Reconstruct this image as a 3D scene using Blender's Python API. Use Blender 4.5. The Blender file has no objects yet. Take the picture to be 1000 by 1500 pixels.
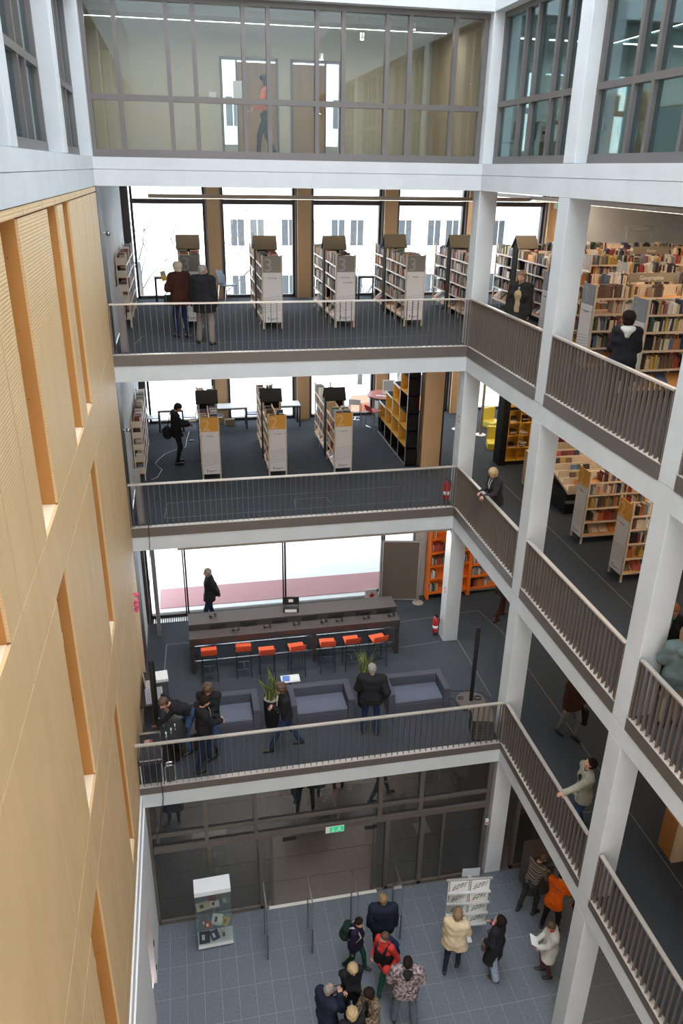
import bpy, bmesh, math, random
import numpy as np
from mathutils import Vector, Matrix, Euler
C = bpy.context.scene
COL = C.collection
random.seed(7)
R = math.radians

# ---------------- camera, world, large lights, exposure ----------------
cam_d = bpy.data.cameras.new('camera'); cam = bpy.data.objects.new('camera', cam_d); COL.objects.link(cam)
cam.location = (1.482, -16.6895, 15.6205)
cam.rotation_euler = (R(66.01441), R(-0.92854), R(-11.29204))
cam_d.sensor_fit = 'HORIZONTAL'; cam_d.sensor_width = 36.0; cam_d.lens = 36.0 * 1.13031
cam_d.clip_end = 400
C.cycles.transparent_max_bounces = 32
C.camera = cam
vs = C.view_settings
vs.view_transform = 'Standard'; vs.look = 'None'; vs.gamma = 1.0; vs.use_curve_mapping = False
vs.exposure = 0.20
w = bpy.data.worlds.new('sky'); C.world = w; w.use_nodes = True
nt = w.node_tree; bg = nt.nodes['Background']
tc = nt.nodes.new('ShaderNodeTexCoord'); sp = nt.nodes.new('ShaderNodeSeparateXYZ'); cr = nt.nodes.new('ShaderNodeValToRGB')
nt.links.new(tc.outputs['Generated'], sp.inputs[0]); nt.links.new(sp.outputs['Z'], cr.inputs[0]); nt.links.new(cr.outputs[0], bg.inputs[0])
cr.color_ramp.elements[0].color = (0.93, 0.95, 1.0, 1); cr.color_ramp.elements[1].color = (0.78, 0.87, 1.0, 1)
bg.inputs[1].default_value = 5.0

def area_light(name, loc, rot, sx, sy, power, color=(1, 1, 1), portal=False):
    l = bpy.data.lights.new(name, 'AREA'); l.shape = 'RECTANGLE'; l.size = sx; l.size_y = sy
    l.energy = power; l.color = color
    if portal: l.cycles.is_portal = True
    o = bpy.data.objects.new(name, l); COL.objects.link(o); o.location = loc; o.rotation_euler = rot
    return o
# the glass roof over the atrium (diffuse daylight), raised to soften its falloff ; portals at the window walls only guide sampling
area_light('skylight', (3.9, -9.5, 27.8), (0, 0, 0), 8.6, 20, 3000, (0.90, 0.95, 1.0))
# added warm fill from behind the viewer, over an assumed, unseen glazed end wall
area_light('end_wall_fill', (3.9, -20.6, 7.6), (R(90), 0, 0), 7.2, 14.0, 760, (1.0, 0.92, 0.85))
area_light('window_portal', (6.5, 8.1, 13.3), (R(-90), 0, 0), 13.4, 3.6, 1, portal=True)
area_light('window_portal', (6.5, 8.4, 9.5), (R(-90), 0, 0), 13.4, 3.4, 1, portal=True)
area_light('window_portal', (3.9, 2.9, 5.5), (R(-90), 0, 0), 7.6, 3.2, 1, portal=True)

# ---------------- materials ----------------
MATS = {}
def mat(name, col, rough=0.6, metal=0.0, var=0.0, scale=8.0, bump=0.0, bscale=60.0, spec=0.5, col2=None, stretch=None, emis=None, estr=0.0, objcol=False, attr=None, coat=0.0):
    if name in MATS: return MATS[name]
    m = bpy.data.materials.new(name); m.use_nodes = True; n = m.node_tree; L = n.links
    p = n.nodes['Principled BSDF']
    p.inputs['Base Color'].default_value = (*col, 1); p.inputs['Roughness'].default_value = rough
    p.inputs['Metallic'].default_value = metal; p.inputs['Specular IOR Level'].default_value = spec
    if coat: p.inputs['Coat Weight'].default_value = coat
    co = n.nodes.new('ShaderNodeTexCoord')
    vec = co.outputs['Object']
    if stretch:
        mp = n.nodes.new('ShaderNodeMapping'); mp.inputs['Scale'].default_value = stretch; L.new(vec, mp.inputs[0]); vec = mp.outputs[0]
    src = None
    if objcol:
        oi = n.nodes.new('ShaderNodeObjectInfo'); src = oi.outputs['Color']
    if attr:
        an = n.nodes.new('ShaderNodeVertexColor'); an.layer_name = attr; src = an.outputs['Color']
    if var > 0 or col2:
        no = n.nodes.new('ShaderNodeTexNoise'); no.inputs['Scale'].default_value = scale; no.inputs['Detail'].default_value = 4
        L.new(vec, no.inputs['Vector'])
        if col2:
            mx = n.nodes.new('ShaderNodeMix'); mx.data_type = 'RGBA'
            rp = n.nodes.new('ShaderNodeValToRGB'); rp.color_ramp.elements[0].position = .42; rp.color_ramp.elements[1].position = .58
            L.new(no.outputs['Fac'], rp.inputs[0]); L.new(rp.outputs[0], mx.inputs[0])
            mx.inputs[6].default_value = (*col, 1); mx.inputs[7].default_value = (*col2, 1); src = mx.outputs[2]
        else:
            hs = n.nodes.new('ShaderNodeHueSaturation')
            mr = n.nodes.new('ShaderNodeMapRange'); mr.inputs[3].default_value = 1 - var; mr.inputs[4].default_value = 1 + var
            mr.inputs[1].default_value = .25; mr.inputs[2].default_value = .75
            L.new(no.outputs['Fac'], mr.inputs[0]); L.new(mr.outputs[0], hs.inputs['Value'])
            if src is not None: L.new(src, hs.inputs['Color'])
            else: hs.inputs['Color'].default_value = (*col, 1)
            src = hs.outputs[0]
    if src is not None: L.new(src, p.inputs['Base Color'])
    if bump > 0:
        nb = n.nodes.new('ShaderNodeTexNoise'); nb.inputs['Scale'].default_value = bscale; nb.inputs['Detail'].default_value = 3
        L.new(vec, nb.inputs['Vector']); bp = n.nodes.new('ShaderNodeBump'); bp.inputs['Strength'].default_value = bump; bp.inputs['Distance'].default_value = .01
        L.new(nb.outputs['Fac'], bp.inputs['Height']); L.new(bp.outputs[0], p.inputs['Normal'])
    if emis: p.inputs['Emission Color'].default_value = (*emis, 1); p.inputs['Emission Strength'].default_value = estr
    MATS[name] = m; return m

def glass(name, tint=(0.9, 0.95, 0.95), refl=0.08, gcol=(1, 1, 1), rough=0.02):
    if name in MATS: return MATS[name]
    m = bpy.data.materials.new(name); m.use_nodes = True; n = m.node_tree; L = n.links; n.nodes.clear()
    o = n.nodes.new('ShaderNodeOutputMaterial'); t = n.nodes.new('ShaderNodeBsdfTransparent'); g = n.nodes.new('ShaderNodeBsdfGlossy')
    lw = n.nodes.new('ShaderNodeLayerWeight'); lw.inputs['Blend'].default_value = .5
    pw_ = n.nodes.new('ShaderNodeMath'); pw_.operation = 'POWER'; pw_.inputs[1].default_value = 5; L.new(lw.outputs['Facing'], pw_.inputs[0])
    f = n.nodes.new('ShaderNodeMath'); f.operation = 'MULTIPLY_ADD'; f.inputs[1].default_value = .9; f.inputs[2].default_value = .025; L.new(pw_.outputs[0], f.inputs[0])
    ma = n.nodes.new('ShaderNodeMath'); ma.operation = 'ADD'; ma.inputs[1].default_value = refl; ma.use_clamp = True
    mx = n.nodes.new('ShaderNodeMixShader')
    t.inputs[0].default_value = (*tint, 1); g.inputs[0].default_value = (*gcol, 1); g.inputs[1].default_value = rough
    L.new(f.outputs[0], ma.inputs[0]); L.new(ma.outputs[0], mx.inputs[0]); L.new(t.outputs[0], mx.inputs[1]); L.new(g.outputs[0], mx.inputs[2]); L.new(mx.outputs[0], o.inputs[0])
    MATS[name] = m; return m

def concrete(name, col, bumps=.15):
    if name in MATS: return MATS[name]
    m = mat(name, col, .75, var=.07, scale=1.3, bump=bumps, bscale=25)
    # pinholes of cast concrete
    n = m.node_tree; L = n.links; p = n.nodes['Principled BSDF']
    src = p.inputs['Base Color'].links[0].from_socket
    v = n.nodes.new('ShaderNodeTexVoronoi'); v.inputs['Scale'].default_value = 9
    co = [q for q in n.nodes if q.type == 'TEX_COORD'][0]; L.new(co.outputs['Object'], v.inputs['Vector'])
    r = n.nodes.new('ShaderNodeMapRange'); r.inputs[1].default_value = .03; r.inputs[2].default_value = .06; r.inputs[3].default_value = .75; r.inputs[4].default_value = 1
    L.new(v.outputs['Distance'], r.inputs[0])
    mx = n.nodes.new('ShaderNodeMix'); mx.data_type = 'RGBA'; mx.blend_type = 'MULTIPLY'; mx.inputs[0].default_value = 1
    L.new(src, mx.inputs[6]); L.new(r.outputs[0], mx.inputs[7]); L.new(mx.outputs[2], p.inputs['Base Color'])
    return m

def ribbed(name, col, freq, axis='Z', var=.06, scale=3, rough=.55, depth=.4, dark=.86):
    """wood veneer with fine horizontal grooves"""
    if name in MATS: return MATS[name]
    m = mat(name, col, rough, var=var, scale=scale, stretch=(1, 1, .25))
    n = m.node_tree; L = n.links; p = n.nodes['Principled BSDF']; src = p.inputs['Base Color'].links[0].from_socket
    co = n.nodes.new('ShaderNodeTexCoord'); wv = n.nodes.new('ShaderNodeTexWave'); wv.wave_type = 'BANDS'; wv.bands_direction = axis; wv.wave_profile = 'SIN'
    wv.inputs['Scale'].default_value = freq; L.new(co.outputs['Object'], wv.inputs['Vector'])
    r = n.nodes.new('ShaderNodeMapRange'); r.inputs[1].default_value = .0; r.inputs[2].default_value = .35; r.inputs[3].default_value = dark; r.inputs[4].default_value = 1
    L.new(wv.outputs['Fac'], r.inputs[0])
    mx = n.nodes.new('ShaderNodeMix'); mx.data_type = 'RGBA'; mx.blend_type = 'MULTIPLY'; mx.inputs[0].default_value = 1
    L.new(src, mx.inputs[6]); L.new(r.outputs[0], mx.inputs[7]); L.new(mx.outputs[2], p.inputs['Base Color'])
    bp = n.nodes.new('ShaderNodeBump'); bp.inputs['Strength'].default_value = depth; bp.inputs['Distance'].default_value = .004
    L.new(wv.outputs['Fac'], bp.inputs['Height']); L.new(bp.outputs[0], p.inputs['Normal'])
    return m

CONC = concrete('pale_concrete', (.56, .59, .61))
CONC2 = concrete('grey_concrete', (.47, .455, .44))
PLASTER = mat('white_plaster', (.78, .79, .80), .8, var=.02)
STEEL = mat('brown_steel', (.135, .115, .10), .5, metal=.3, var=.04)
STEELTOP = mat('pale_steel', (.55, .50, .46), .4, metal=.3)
FINM = mat('baluster_steel', (.17, .14, .12), .5, metal=.3)
HAND = mat('handrail_steel', (.55, .50, .45), .35, metal=.5)
FRAME = mat('window_frame', (.16, .145, .14), .45, metal=.4)
DARKFR = mat('dark_frame', (.045, .032, .03), .5)
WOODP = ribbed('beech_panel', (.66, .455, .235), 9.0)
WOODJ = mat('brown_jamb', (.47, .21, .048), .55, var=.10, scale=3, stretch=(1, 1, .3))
WOODS = mat('pale_sill', (.80, .66, .48), .5, var=.04)
PIER = ribbed('pier_veneer', (.56, .37, .20), 14.0)
CARPET = mat('blue_grey_carpet', (.058, .066, .078), .95, var=.18, scale=240, bump=.5, bscale=400, spec=.1)
TILE = mat('slate_tile', (.125, .145, .170), .45, var=.22, scale=22, bump=.05)
GROUT = mat('grout', (.31, .32, .33), .8)
BTILE = mat('brown_tile', (.14, .112, .094), .45, var=.12, scale=25)
BLACK = mat('black_lacquer', (.015, .014, .015), .4)
WHITE = mat('white_paint', (.75, .76, .78), .45)
BIRCH = mat('birch', (.62, .47, .31), .5, var=.07, scale=6, stretch=(1, 1, .3))
GL_CLEAR = glass('clear_glass', (.94, .97, .96), .0)
GL_BLUE = glass('blue_glass', (.62, .74, .76), .10, (.8, .95, 1.0))
GL_FRONT = glass('front_glass', (.80, .84, .82), .05, (.85, .95, 1.0))
GL_VEST = glass('vestibule_glass', (.75, .78, .80), .03)
SNOW = mat('snow', (.85, .87, .9), .8, var=.04, scale=.5)
CHROME = mat('chrome', (.7, .7, .72), .2, metal=1)
ALU = mat('aluminium', (.6, .58, .55), .35, metal=.7)

# ---------------- mesh builder ----------------
class B:
    def __init__(s): s.v = []; s.f = []; s.mi = []; s.c = []
    def add(s, vs, fs, mi=0, M=None, col=None):
        k = len(s.v)
        for a in vs:
            a = Vector(a); s.v.append(tuple(M @ a) if M is not None else tuple(a))
        for f in fs: s.f.append(tuple(k + i for i in f)); s.mi.append(mi); s.c.append(col)
        return s
    def box(s, x0, y0, z0, x1, y1, z1, mi=0, M=None, col=None):
        if x0 > x1: x0, x1 = x1, x0
        if y0 > y1: y0, y1 = y1, y0
        if z0 > z1: z0, z1 = z1, z0
        return s.add([(x0, y0, z0), (x1, y0, z0), (x1, y1, z0), (x0, y1, z0), (x0, y0, z1), (x1, y0, z1), (x1, y1, z1), (x0, y1, z1)],
                     [(3, 2, 1, 0), (4, 5, 6, 7), (0, 1, 5, 4), (1, 2, 6, 5), (2, 3, 7, 6), (3, 0, 4, 7)], mi, M, col)
    def cbox(s, cx, cy, cz, sx, sy, sz, mi=0, M=None, col=None):
        return s.box(cx - sx / 2, cy - sy / 2, cz - sz / 2, cx + sx / 2, cy + sy / 2, cz + sz / 2, mi, M, col)
    def chamf(s, x0, y0, z0, x1, y1, z1, b=.01, mi=0, M=None):
        bm = bmesh.new(); bmesh.ops.create_cube(bm, size=1)
        bmesh.ops.scale(bm, vec=(x1 - x0, y1 - y0, z1 - z0), verts=bm.verts)
        bmesh.ops.translate(bm, vec=((x0 + x1) / 2, (y0 + y1) / 2, (z0 + z1) / 2), verts=bm.verts)
        bmesh.ops.bevel(bm, geom=bm.edges[:], offset=b, segments=2, affect='EDGES', profile=.5)
        s.frombm(bm, mi, M); bm.free(); return s
    def frombm(s, bm, mi=0, M=None):
        bm.verts.ensure_lookup_table(); bm.verts.index_update()
        return s.add([v.co[:] for v in bm.verts], [[v.index for v in f.verts] for f in bm.faces], mi, M)
    def cyl(s, p0, p1, r0, r1=None, n=10, mi=0, cap=True, M=None, sy=1.0):
        r1 = r0 if r1 is None else r1
        p0, p1 = Vector(p0), Vector(p1); d = (p1 - p0)
        q = d.to_track_quat('Z', 'Y') if d.length > 1e-9 else Euler((0, 0, 0)).to_quaternion()
        vs = []
        for p, r in ((p0, r0), (p1, r1)):
            for i in range(n):
                a = 2 * math.pi * i / n; vs.append(tuple(p + q @ Vector((r * math.cos(a), r * sy * math.sin(a), 0))))
        fs = [(i, (i + 1) % n, n + (i + 1) % n, n + i) for i in range(n)]
        if cap: fs += [tuple(range(n - 1, -1, -1)), tuple(range(n, 2 * n))]
        return s.add(vs, fs, mi, M)
    def tube(s, pts, r, n=6, mi=0, M=None):
        pts = [Vector(p) for p in pts]; m = len(pts); vs = []; rs = r if isinstance(r, (list, tuple)) else [r] * m
        up = None
        for k, p in enumerate(pts):
            t = (pts[min(k + 1, m - 1)] - pts[max(k - 1, 0)]).normalized()
            if up is None: up = t.orthogonal().normalized()
            up = (up - t * up.dot(t)); up = up.normalized() if up.length > 1e-6 else t.orthogonal().normalized()
            sd = t.cross(up)
            for i in range(n):
                a = 2 * math.pi * i / n; vs.append(tuple(p + (up * math.cos(a) + sd * math.sin(a)) * rs[k]))
        fs = []
        for k in range(m - 1):
            for i in range(n): fs.append((k * n + i, k * n + (i + 1) % n, (k + 1) * n + (i + 1) % n, (k + 1) * n + i))
        fs += [tuple(range(n - 1, -1, -1)), tuple(range((m - 1) * n, m * n))]
        return s.add(vs, fs, mi, M)
    def lathe(s, prof, n=20, mi=0, M=None, cx=0, cy=0):
        vs = []; m = len(prof)
        for r, z in prof:
            for i in range(n): a = 2 * math.pi * i / n; vs.append((cx + r * math.cos(a), cy + r * math.sin(a), z))
        fs = [(k * n + i, k * n + (i + 1) % n, (k + 1) * n + (i + 1) % n, (k + 1) * n + i) for k in range(m - 1) for i in range(n)]
        fs += [tuple(range(n - 1, -1, -1)), tuple(range((m - 1) * n, m * n))]
        return s.add(vs, fs, mi, M)
    def prism(s, poly, axis, a0, a1, mi=0, M=None):
        """poly: 2-D points, extruded along axis (0,1,2) from a0 to a1"""
        n = len(poly)
        def P(u, v, a): return {0: (a, u, v), 1: (u, a, v), 2: (u, v, a)}[axis]
        vs = [P(u, v, a0) for u, v in poly] + [P(u, v, a1) for u, v in poly]
        fs = [tuple(range(n)), tuple(range(2 * n - 1, n - 1, -1))] + [((i + 1) % n, i, n + i, n + (i + 1) % n) for i in range(n)]
        return s.add(vs, fs, mi, M)
    def mesh(s, name, mats, smooth=False, fix=True):
        me = bpy.data.meshes.new(name); me.from_pydata(s.v, [], s.f)
        for m in (mats if isinstance(mats, (list, tuple)) else [mats]): me.materials.append(m)
        if any(s.mi): me.polygons.foreach_set('material_index', s.mi)
        if any(c is not None for c in s.c):
            ca = me.color_attributes.new('col', 'FLOAT_COLOR', 'CORNER'); arr = []
            for f, c in zip(s.f, s.c): arr += [*(c or (1, 1, 1)), 1.0] * len(f)
            ca.data.foreach_set('color', arr)
        if fix and len(s.f) < 60000:
            bm = bmesh.new(); bm.from_mesh(me); bmesh.ops.recalc_face_normals(bm, faces=bm.faces); bm.to_mesh(me); bm.free()
        if smooth: me.polygons.foreach_set('use_smooth', [True] * len(me.polygons))
        me.update(); return me
    def obj(s, name, mats, parent=None, loc=None, rot=None, smooth=False, **props):
        me = s.mesh(name, mats, smooth); o = bpy.data.objects.new(name, me); COL.objects.link(o)
        if parent is not None: o.parent = parent
        if loc is not None: o.location = loc
        if rot is not None: o.rotation_euler = rot
        for k, v in props.items(): o[k] = v
        return o

def empty(name, loc=(0, 0, 0), rz=0, label=None, cat=None, group=None, kind=None):
    o = bpy.data.objects.new(name, None); COL.objects.link(o); o.location = loc; o.rotation_euler = (0, 0, rz); o.empty_display_size = .1
    if label: o['label'] = label
    if cat: o['category'] = cat
    if group: o['group'] = group
    if kind: o['kind'] = kind
    return o
def tag(o, label, cat, group=None):
    o['label'] = label; o['category'] = cat
    if group: o['group'] = group
    return o
def inst(src, parent=None, loc=None, rot=None, name=None):
    o = src.copy(); COL.objects.link(o); o.parent = parent
    if loc is not None: o.location = loc
    if rot is not None: o.rotation_euler = rot
    if name: o.name = name
    return o
def copy_tree(o, parent=None):
    c = o.copy(); COL.objects.link(c); c.parent = parent
    for ch in list(o.children): copy_tree(ch, c)
    return c
def struct(name, b, m, parent=None, **k):
    return b.obj(name, m, parent, kind='structure', **k) if parent is None else b.obj(name, m, parent, **k)
FONT = bpy.data.fonts.load('<builtin>') if '<builtin>' in bpy.data.fonts else None
def text_mesh(name, body, size, mat_, parent=None, loc=(0, 0, 0), rot=(0, 0, 0), ext=.001, align='LEFT', **props):
    cu = bpy.data.curves.new(name, 'FONT'); cu.body = body; cu.size = size; cu.extrude = ext; cu.align_x = align; cu.resolution_u = 3
    t = bpy.data.objects.new(name + '_tmp', cu); COL.objects.link(t)
    dg = bpy.context.evaluated_depsgraph_get(); me = bpy.data.meshes.new_from_object(t.evaluated_get(dg))
    bpy.data.objects.remove(t); me.name = name; me.materials.clear(); me.materials.append(mat_)
    o = bpy.data.objects.new(name, me); COL.objects.link(o); o.parent = parent; o.location = loc; o.rotation_euler = rot
    for k, v in props.items(): o[k] = v
    return o

Z1, Z2, Z3, Z4 = 4.02, 7.97, 11.97, 15.80
W = 7.8; YA = -4.09; PITCH = 4.09; CT = .394
# ================= STRUCTURE =================
XR = 18.2; YB = -21.0
def slab(name, xa, ya, xb, yb, z, th, m):
    b = B(); b.box(xa, ya, z - th, xb, yb, z); return struct(name, b, m)
# carpeted galleries + concrete soffit
for nm, z, yb in (('2', Z2, 8.3), ('3', Z3, 8.0)):
    b = B(); b.box(0, .10, z - .02, XR, yb, z); b.box(W + .10, YB, z - .02, XR, .10, z); struct('floor', b, CARPET)
    b = B(); b.box(0, .35, z - .26, XR, yb, z - .02); b.box(W + .35, YB, z - .26, XR, .35, z - .02); struct('ceiling', b, CONC2)
b = B(); b.box(0, YA + .1, Z1 - .02, XR, 2.7, Z1); b.box(W + .1, YB, Z1 - .02, XR, YA + .1, Z1); struct('floor', b, CARPET)
b = B(); b.box(0, YA + .35, Z1 - .26, XR, 2.7, Z1 - .02); b.box(W + .35, YB, Z1 - .26, XR, YA + .35, Z1 - .02); struct('ceiling', b, CONC2)
b = B(); b.box(-.6, .3, Z4 - .25, XR, 8, Z4); b.box(W + .3, YB, Z4 - .25, XR, .3, Z4); b.box(-6, YB, Z4 - .25, -.3, 8, Z4); struct('floor', b, CONC2)
# concrete edge beams
def beam(y0, zb, zs):
    b = B(); b.box(0, y0, zb, W + .4, y0 + .38, zs); struct('trim_1', b, CONC)
    b = B(); b.box(W, YB, zb, W + .38, y0, zs); struct('trim_2', b, CONC)
beam(0, 11.397, 11.739); beam(0, 7.381, 7.736); beam(YA, 3.492, 3.847)
# level-4 beams: two casts with a joint between, all three sides
b = B(); b.box(0, .02, 15.25, W, .48, 15.75); b.box(W + .02, YB, 15.25, W + .48, .48, 15.75); b.box(-.68, YB, 15.25, -.02, .48, 15.75); struct('trim_3', b, CONC2)
for (za, zb) in ((15.245, 15.535), (15.543, 15.756)):
    b = B(); b.box(0, 0, za, W, .5, zb); struct('trim_3', b, CONC)
    b = B(); b.box(W, YB, za, W + .5, .5, zb); struct('trim_4', b, CONC)
    b = B(); b.box(-.7, YB, za, 0, .5, zb); struct('trim_5', b, CONC)
# brown steel upstand under each railing + pale top flange (only between the columns on the right)
SEG = [(-.0, YA + CT), (YA, 2 * YA + CT), (2 * YA, 3 * YA + CT), (3 * YA, 4 * YA + CT)]
def upstand(zs, zt, y0, segs):
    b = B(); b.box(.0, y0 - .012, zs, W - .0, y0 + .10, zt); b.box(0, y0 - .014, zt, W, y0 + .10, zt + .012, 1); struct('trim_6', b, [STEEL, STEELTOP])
    for a, c in segs:
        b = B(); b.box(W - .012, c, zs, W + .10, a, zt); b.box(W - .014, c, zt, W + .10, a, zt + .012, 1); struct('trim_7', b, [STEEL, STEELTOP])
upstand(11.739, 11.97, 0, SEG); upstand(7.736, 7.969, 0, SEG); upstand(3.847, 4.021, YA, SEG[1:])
# columns of the right gallery: each storey lift is one cast piece
CD = .40
def column(x, y, z0, z1, dx=CD, dy=CT, m=CONC, name='column'):
    b = B(); b.chamf(x, y, z0, x + dx, y + dy, z1, .012); return struct(name, b, m)
for y in (0, YA, 2 * YA, 3 * YA, 4 * YA):
    for za, zb, k in ((Z3 - .231, 15.245, 3), (Z2 - .234, 11.397, 2), (Z1 - .17, 7.381, 1), (0, 3.492, 0)):
        if y == 0 and k == 0: continue
        column(W - .001, y, za + (0 if y or k == 1 else .231), zb, m=CONC)
# level-4 columns
for y in (0, YA, 2 * YA, 3 * YA, 4 * YA):
    column(W - .001, y, 15.756, 18.5, dx=.36)
    b = B(); b.chamf(-.36, y, 15.756, .001, y + CT, 18.5, .012); struct('column', b, CONC)
# top beams
b = B(); b.box(-.6, 0, 18.45, W + .6, .4, 20.5); struct('trim_8', b, CONC)
b = B(); b.box(W, YB, 18.45, W + .5, 0, 20.5); struct('trim_9', b, CONC)
b = B(); b.box(-.6, YB, 18.45, 0, 0, 20.5); struct('trim_10', b, CONC)
# roof slab over level 4 rooms and atrium surround, rear wall behind the viewer
b = B(); b.box(-6, .4, 18.95, XR, 8, 19.15); b.box(W + .5, YB, 18.95, XR, .4, 19.15); b.box(-6, YB, 18.95, -.6, .4, 19.15); struct('ceiling', b, concrete('soffit_concrete', (.36, .37, .37)))
b = B(); b.box(-6, YB - .3, 0, XR, YB, 28.1); struct('wall_front', b, PLASTER)
wn = empty('window_30', kind='structure')  # assumed end glazing, unseen, added to go with the fill light
for x in (.3, 2.1, 3.9, 5.7, 7.5):
    b = B(); b.box(x - .04, YB + .02, .2, x + .04, YB + .12, 15); b.obj('mullion', FRAME, wn)
for z in (.2, 4, 8, 12, 15):
    b = B(); b.box(.3, YB + .02, z - .05, 7.5, YB + .12, z + .05); b.obj('transom', FRAME, wn)
b = B(); b.box(.3, YB + .05, .2, 7.5, YB + .07, 15); b.obj('pane', GL_CLEAR, wn)
b = B(); b.box(-.6, .4, 19.15, W + .6, .7, 28); b.box(-.9, YB, 19.15, -.6, .7, 28); b.box(W + .6, YB, 19.15, W + .9, .7, 28); b.box(-.9, YB, 28, W + .9, .7, 28.1); struct('ceiling', b, PLASTER)  # unseen white light well, made tall to even the skylight's falloff
b = B(); b.box(XR, YB, 0, XR + .3, 8.3, 19.1); struct('wall_right', b, CONC2)
b = B(); b.box(-6.3, YB, 15.6, -6, 8, 19.1); struct('wall_left', b, PLASTER)

# ---------------- back facade, levels 2 and 3 ----------------
WX = [(.22, 2.32), (2.78, 4.95), (5.45, 7.6), (8.1, 10.26), (10.75, 12.9)]
def facade(y, z0, z1, trans, solid_from):
    b = B(); b.box(solid_from, y - .1, z0, XR, y + .25, z1); struct('wall_back', b, CONC)
    b = B(); b.box(-.05, y - .25, z0, .18, y + .25, z1); struct('trim_11', b, DARKFR)
    for i in range(5):
        x0, x1 = WX[i]; nx = WX[i + 1][0] if i < 4 else 13.3
        wn = empty('window_%d' % (i + 1), (0, 0, 0), kind='structure')
        f = .07
        for (a, c, d, e) in ((x0, z0 + .02, x0 + f, z1), (x1 - f, z0 + .02, x1, z1), (x0, z0 + .02, x1, z0 + .08), (x0, z1 - .09, x1, z1)):
            b = B(); b.box(a, y - .08, c, d, y + .08, e); b.obj('window_frame', FRAME if i > 9 else DARKFR, wn)
        if trans:
            b = B(); b.box(x0, y - .09, trans, x1, y + .09, trans + .13); b.obj('transom', DARKFR, wn)
        b = B(); b.box(x0 + f, y - .012, z0 + .08, x1 - f, y + .012, z1 - .09); b.obj('pane', GL_CLEAR, wn)
        if i < 4 or solid_from > 13:
            b = B(); b.box(x1 + .05, y - .32, z0, nx - .05, y + .2, z1); struct('trim_12', b, PIER)
            b = B(); b.box(x1, y - .2, z0, x1 + .05, y + .2, z1); b.box(nx - .05, y - .2, z0, nx, y + .2, z1); struct('trim_13', b, FRAME)
facade(7.75, Z3, 15.55, 14.62, 13.3)
facade(8.1, Z2, 11.71, None, 13.3)
# left concrete return wall of the back galleries + dark steel end post
for z0, z1, y1 in ((Z3, 15.5, 7.5), (Z2, 11.71, 7.9), (Z1, 7.7, 2.4)):
    b = B(); b.box(-.3, .95, z0, -.02, y1, z1); struct('wall_left', b, CONC)
    b = B(); b.box(-.3, .10, z0, .0, .95, z1); struct('trim_14', b, DARKFR)
# ---------------- level 1 shop-front ----------------
y1 = 2.55
for i, (x0, x1) in enumerate(((.08, 1.05), (1.1, 3.8), (3.86, 6.66), (6.72, 7.62))):
    wn = empty('window_%d' % (i + 6), kind='structure')
    for (a, c, d, e) in ((x0 - .015, Z1, x0 + .03, 7.5), (x1 - .015, Z1, x1 + .02, 7.5), (x0, Z1, x1, Z1 + .07), (x0, 7.42, x1, 7.5)):
        b = B(); b.box(a, y1 - .05, c, d, y1 + .05, e); b.obj('window_frame', DARKFR, wn)
    b = B(); b.box(x0 + .04, y1 - .012, Z1 + .07, x1 - .03, y1 + .012, 7.42); b.obj('pane', GL_CLEAR, wn)
b = B(); b.box(7.64, y1 - .1, Z1, XR, y1 + .2, 7.71); struct('wall_back', b, CONC2)
b = B(); b.box(-.2, 2.2, Z1, .06, 2.7, 7.6); struct('trim_15', b, DARKFR)
b = B(); b.box(-.3, y1 + .1, 7.3, XR, 8.2, 7.72); struct('ceiling', b, CONC2)
# brass floor grille along the shop-front
g = B()
for k in range(110): g.box(.15 + k * .06, 2.2, Z1, .15 + k * .06 + .03, 2.42, Z1 + .012)
g.obj('trim_16', ALU, kind='structure')

# ---------------- outside: snowy ground, red carpet strip, white buildings ----------------
b = B(); b.box(-60, 2.8, 3.7, 80, 90, 4.0); o = struct('snow_ground', b, SNOW)
b = B(); b.box(.3, 3.0, 4.0, 14, 4.12, 4.02); tag(b.obj('carpet_strip', mat('red_carpet', (.50, .27, .29), .9)), 'pale red carpet strip lying outside along the glass front', 'carpet')
EXTW = mat('far_white_render', (.80, .81, .82), .8, var=.03, scale=.3)
EXTG = mat('far_window_glass', (.085, .09, .095), .6, spec=.1)
EXTB = mat('far_base', (.45, .44, .44), .8)
bd = empty('apartment_building', (6, 46, 4), label='long white apartment building with grid of grey windows beyond the library windows', cat='building')
b = B(); b.box(-2, 0, 0, 40, 8, 18.5); b.obj('wall', EXTW, bd)
wmesh = B(); wmesh.box(0, -.06, 0, 1.0, .02, 1.9)
fm = B(); fm.box(-.1, -.1, -.1, 1.1, 0, 0); fm.box(-.1, -.1, 1.9, 1.1, 0, 2.0); fm.box(.47, -.1, 0, .53, 0, 1.9)
wm = wmesh.mesh('window', EXTG); fmm = fm.mesh('window_frame', EXTW)
for r in range(4):
    for c in range(11):
        for dx in (0, 1.5):
            o = bpy.data.objects.new('window', wm); COL.objects.link(o); o.parent = bd; o.location = (-.5 + c * 3.9 + dx, 0, 2.0 + r * 4.1)
            q = bpy.data.objects.new('window_frame', fmm); COL.objects.link(q); q.parent = o
bd2 = empty('apartment_building', (33, 34, 4), label='white office building with wide windows seen through the right-hand rear window', cat='building')
b = B(); b.box(-6, 0, 0, 12, 8, 20); b.obj('wall', EXTW, bd2)
for r in range(5):
    for c in range(5):
        q = B(); q.box(-5 + c * 3.4, -.08, 1.6 + r * 3.6, -5 + c * 3.4 + 2.1, .02, 3.2 + r * 3.6, 0); q.box(-5 + c * 3.4 + 1.0, -.12, 1.6 + r * 3.6, -5 + c * 3.4 + 1.08, 0, 3.2 + r * 3.6, 1); q.obj('window', [EXTG, EXTW], bd2)

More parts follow.
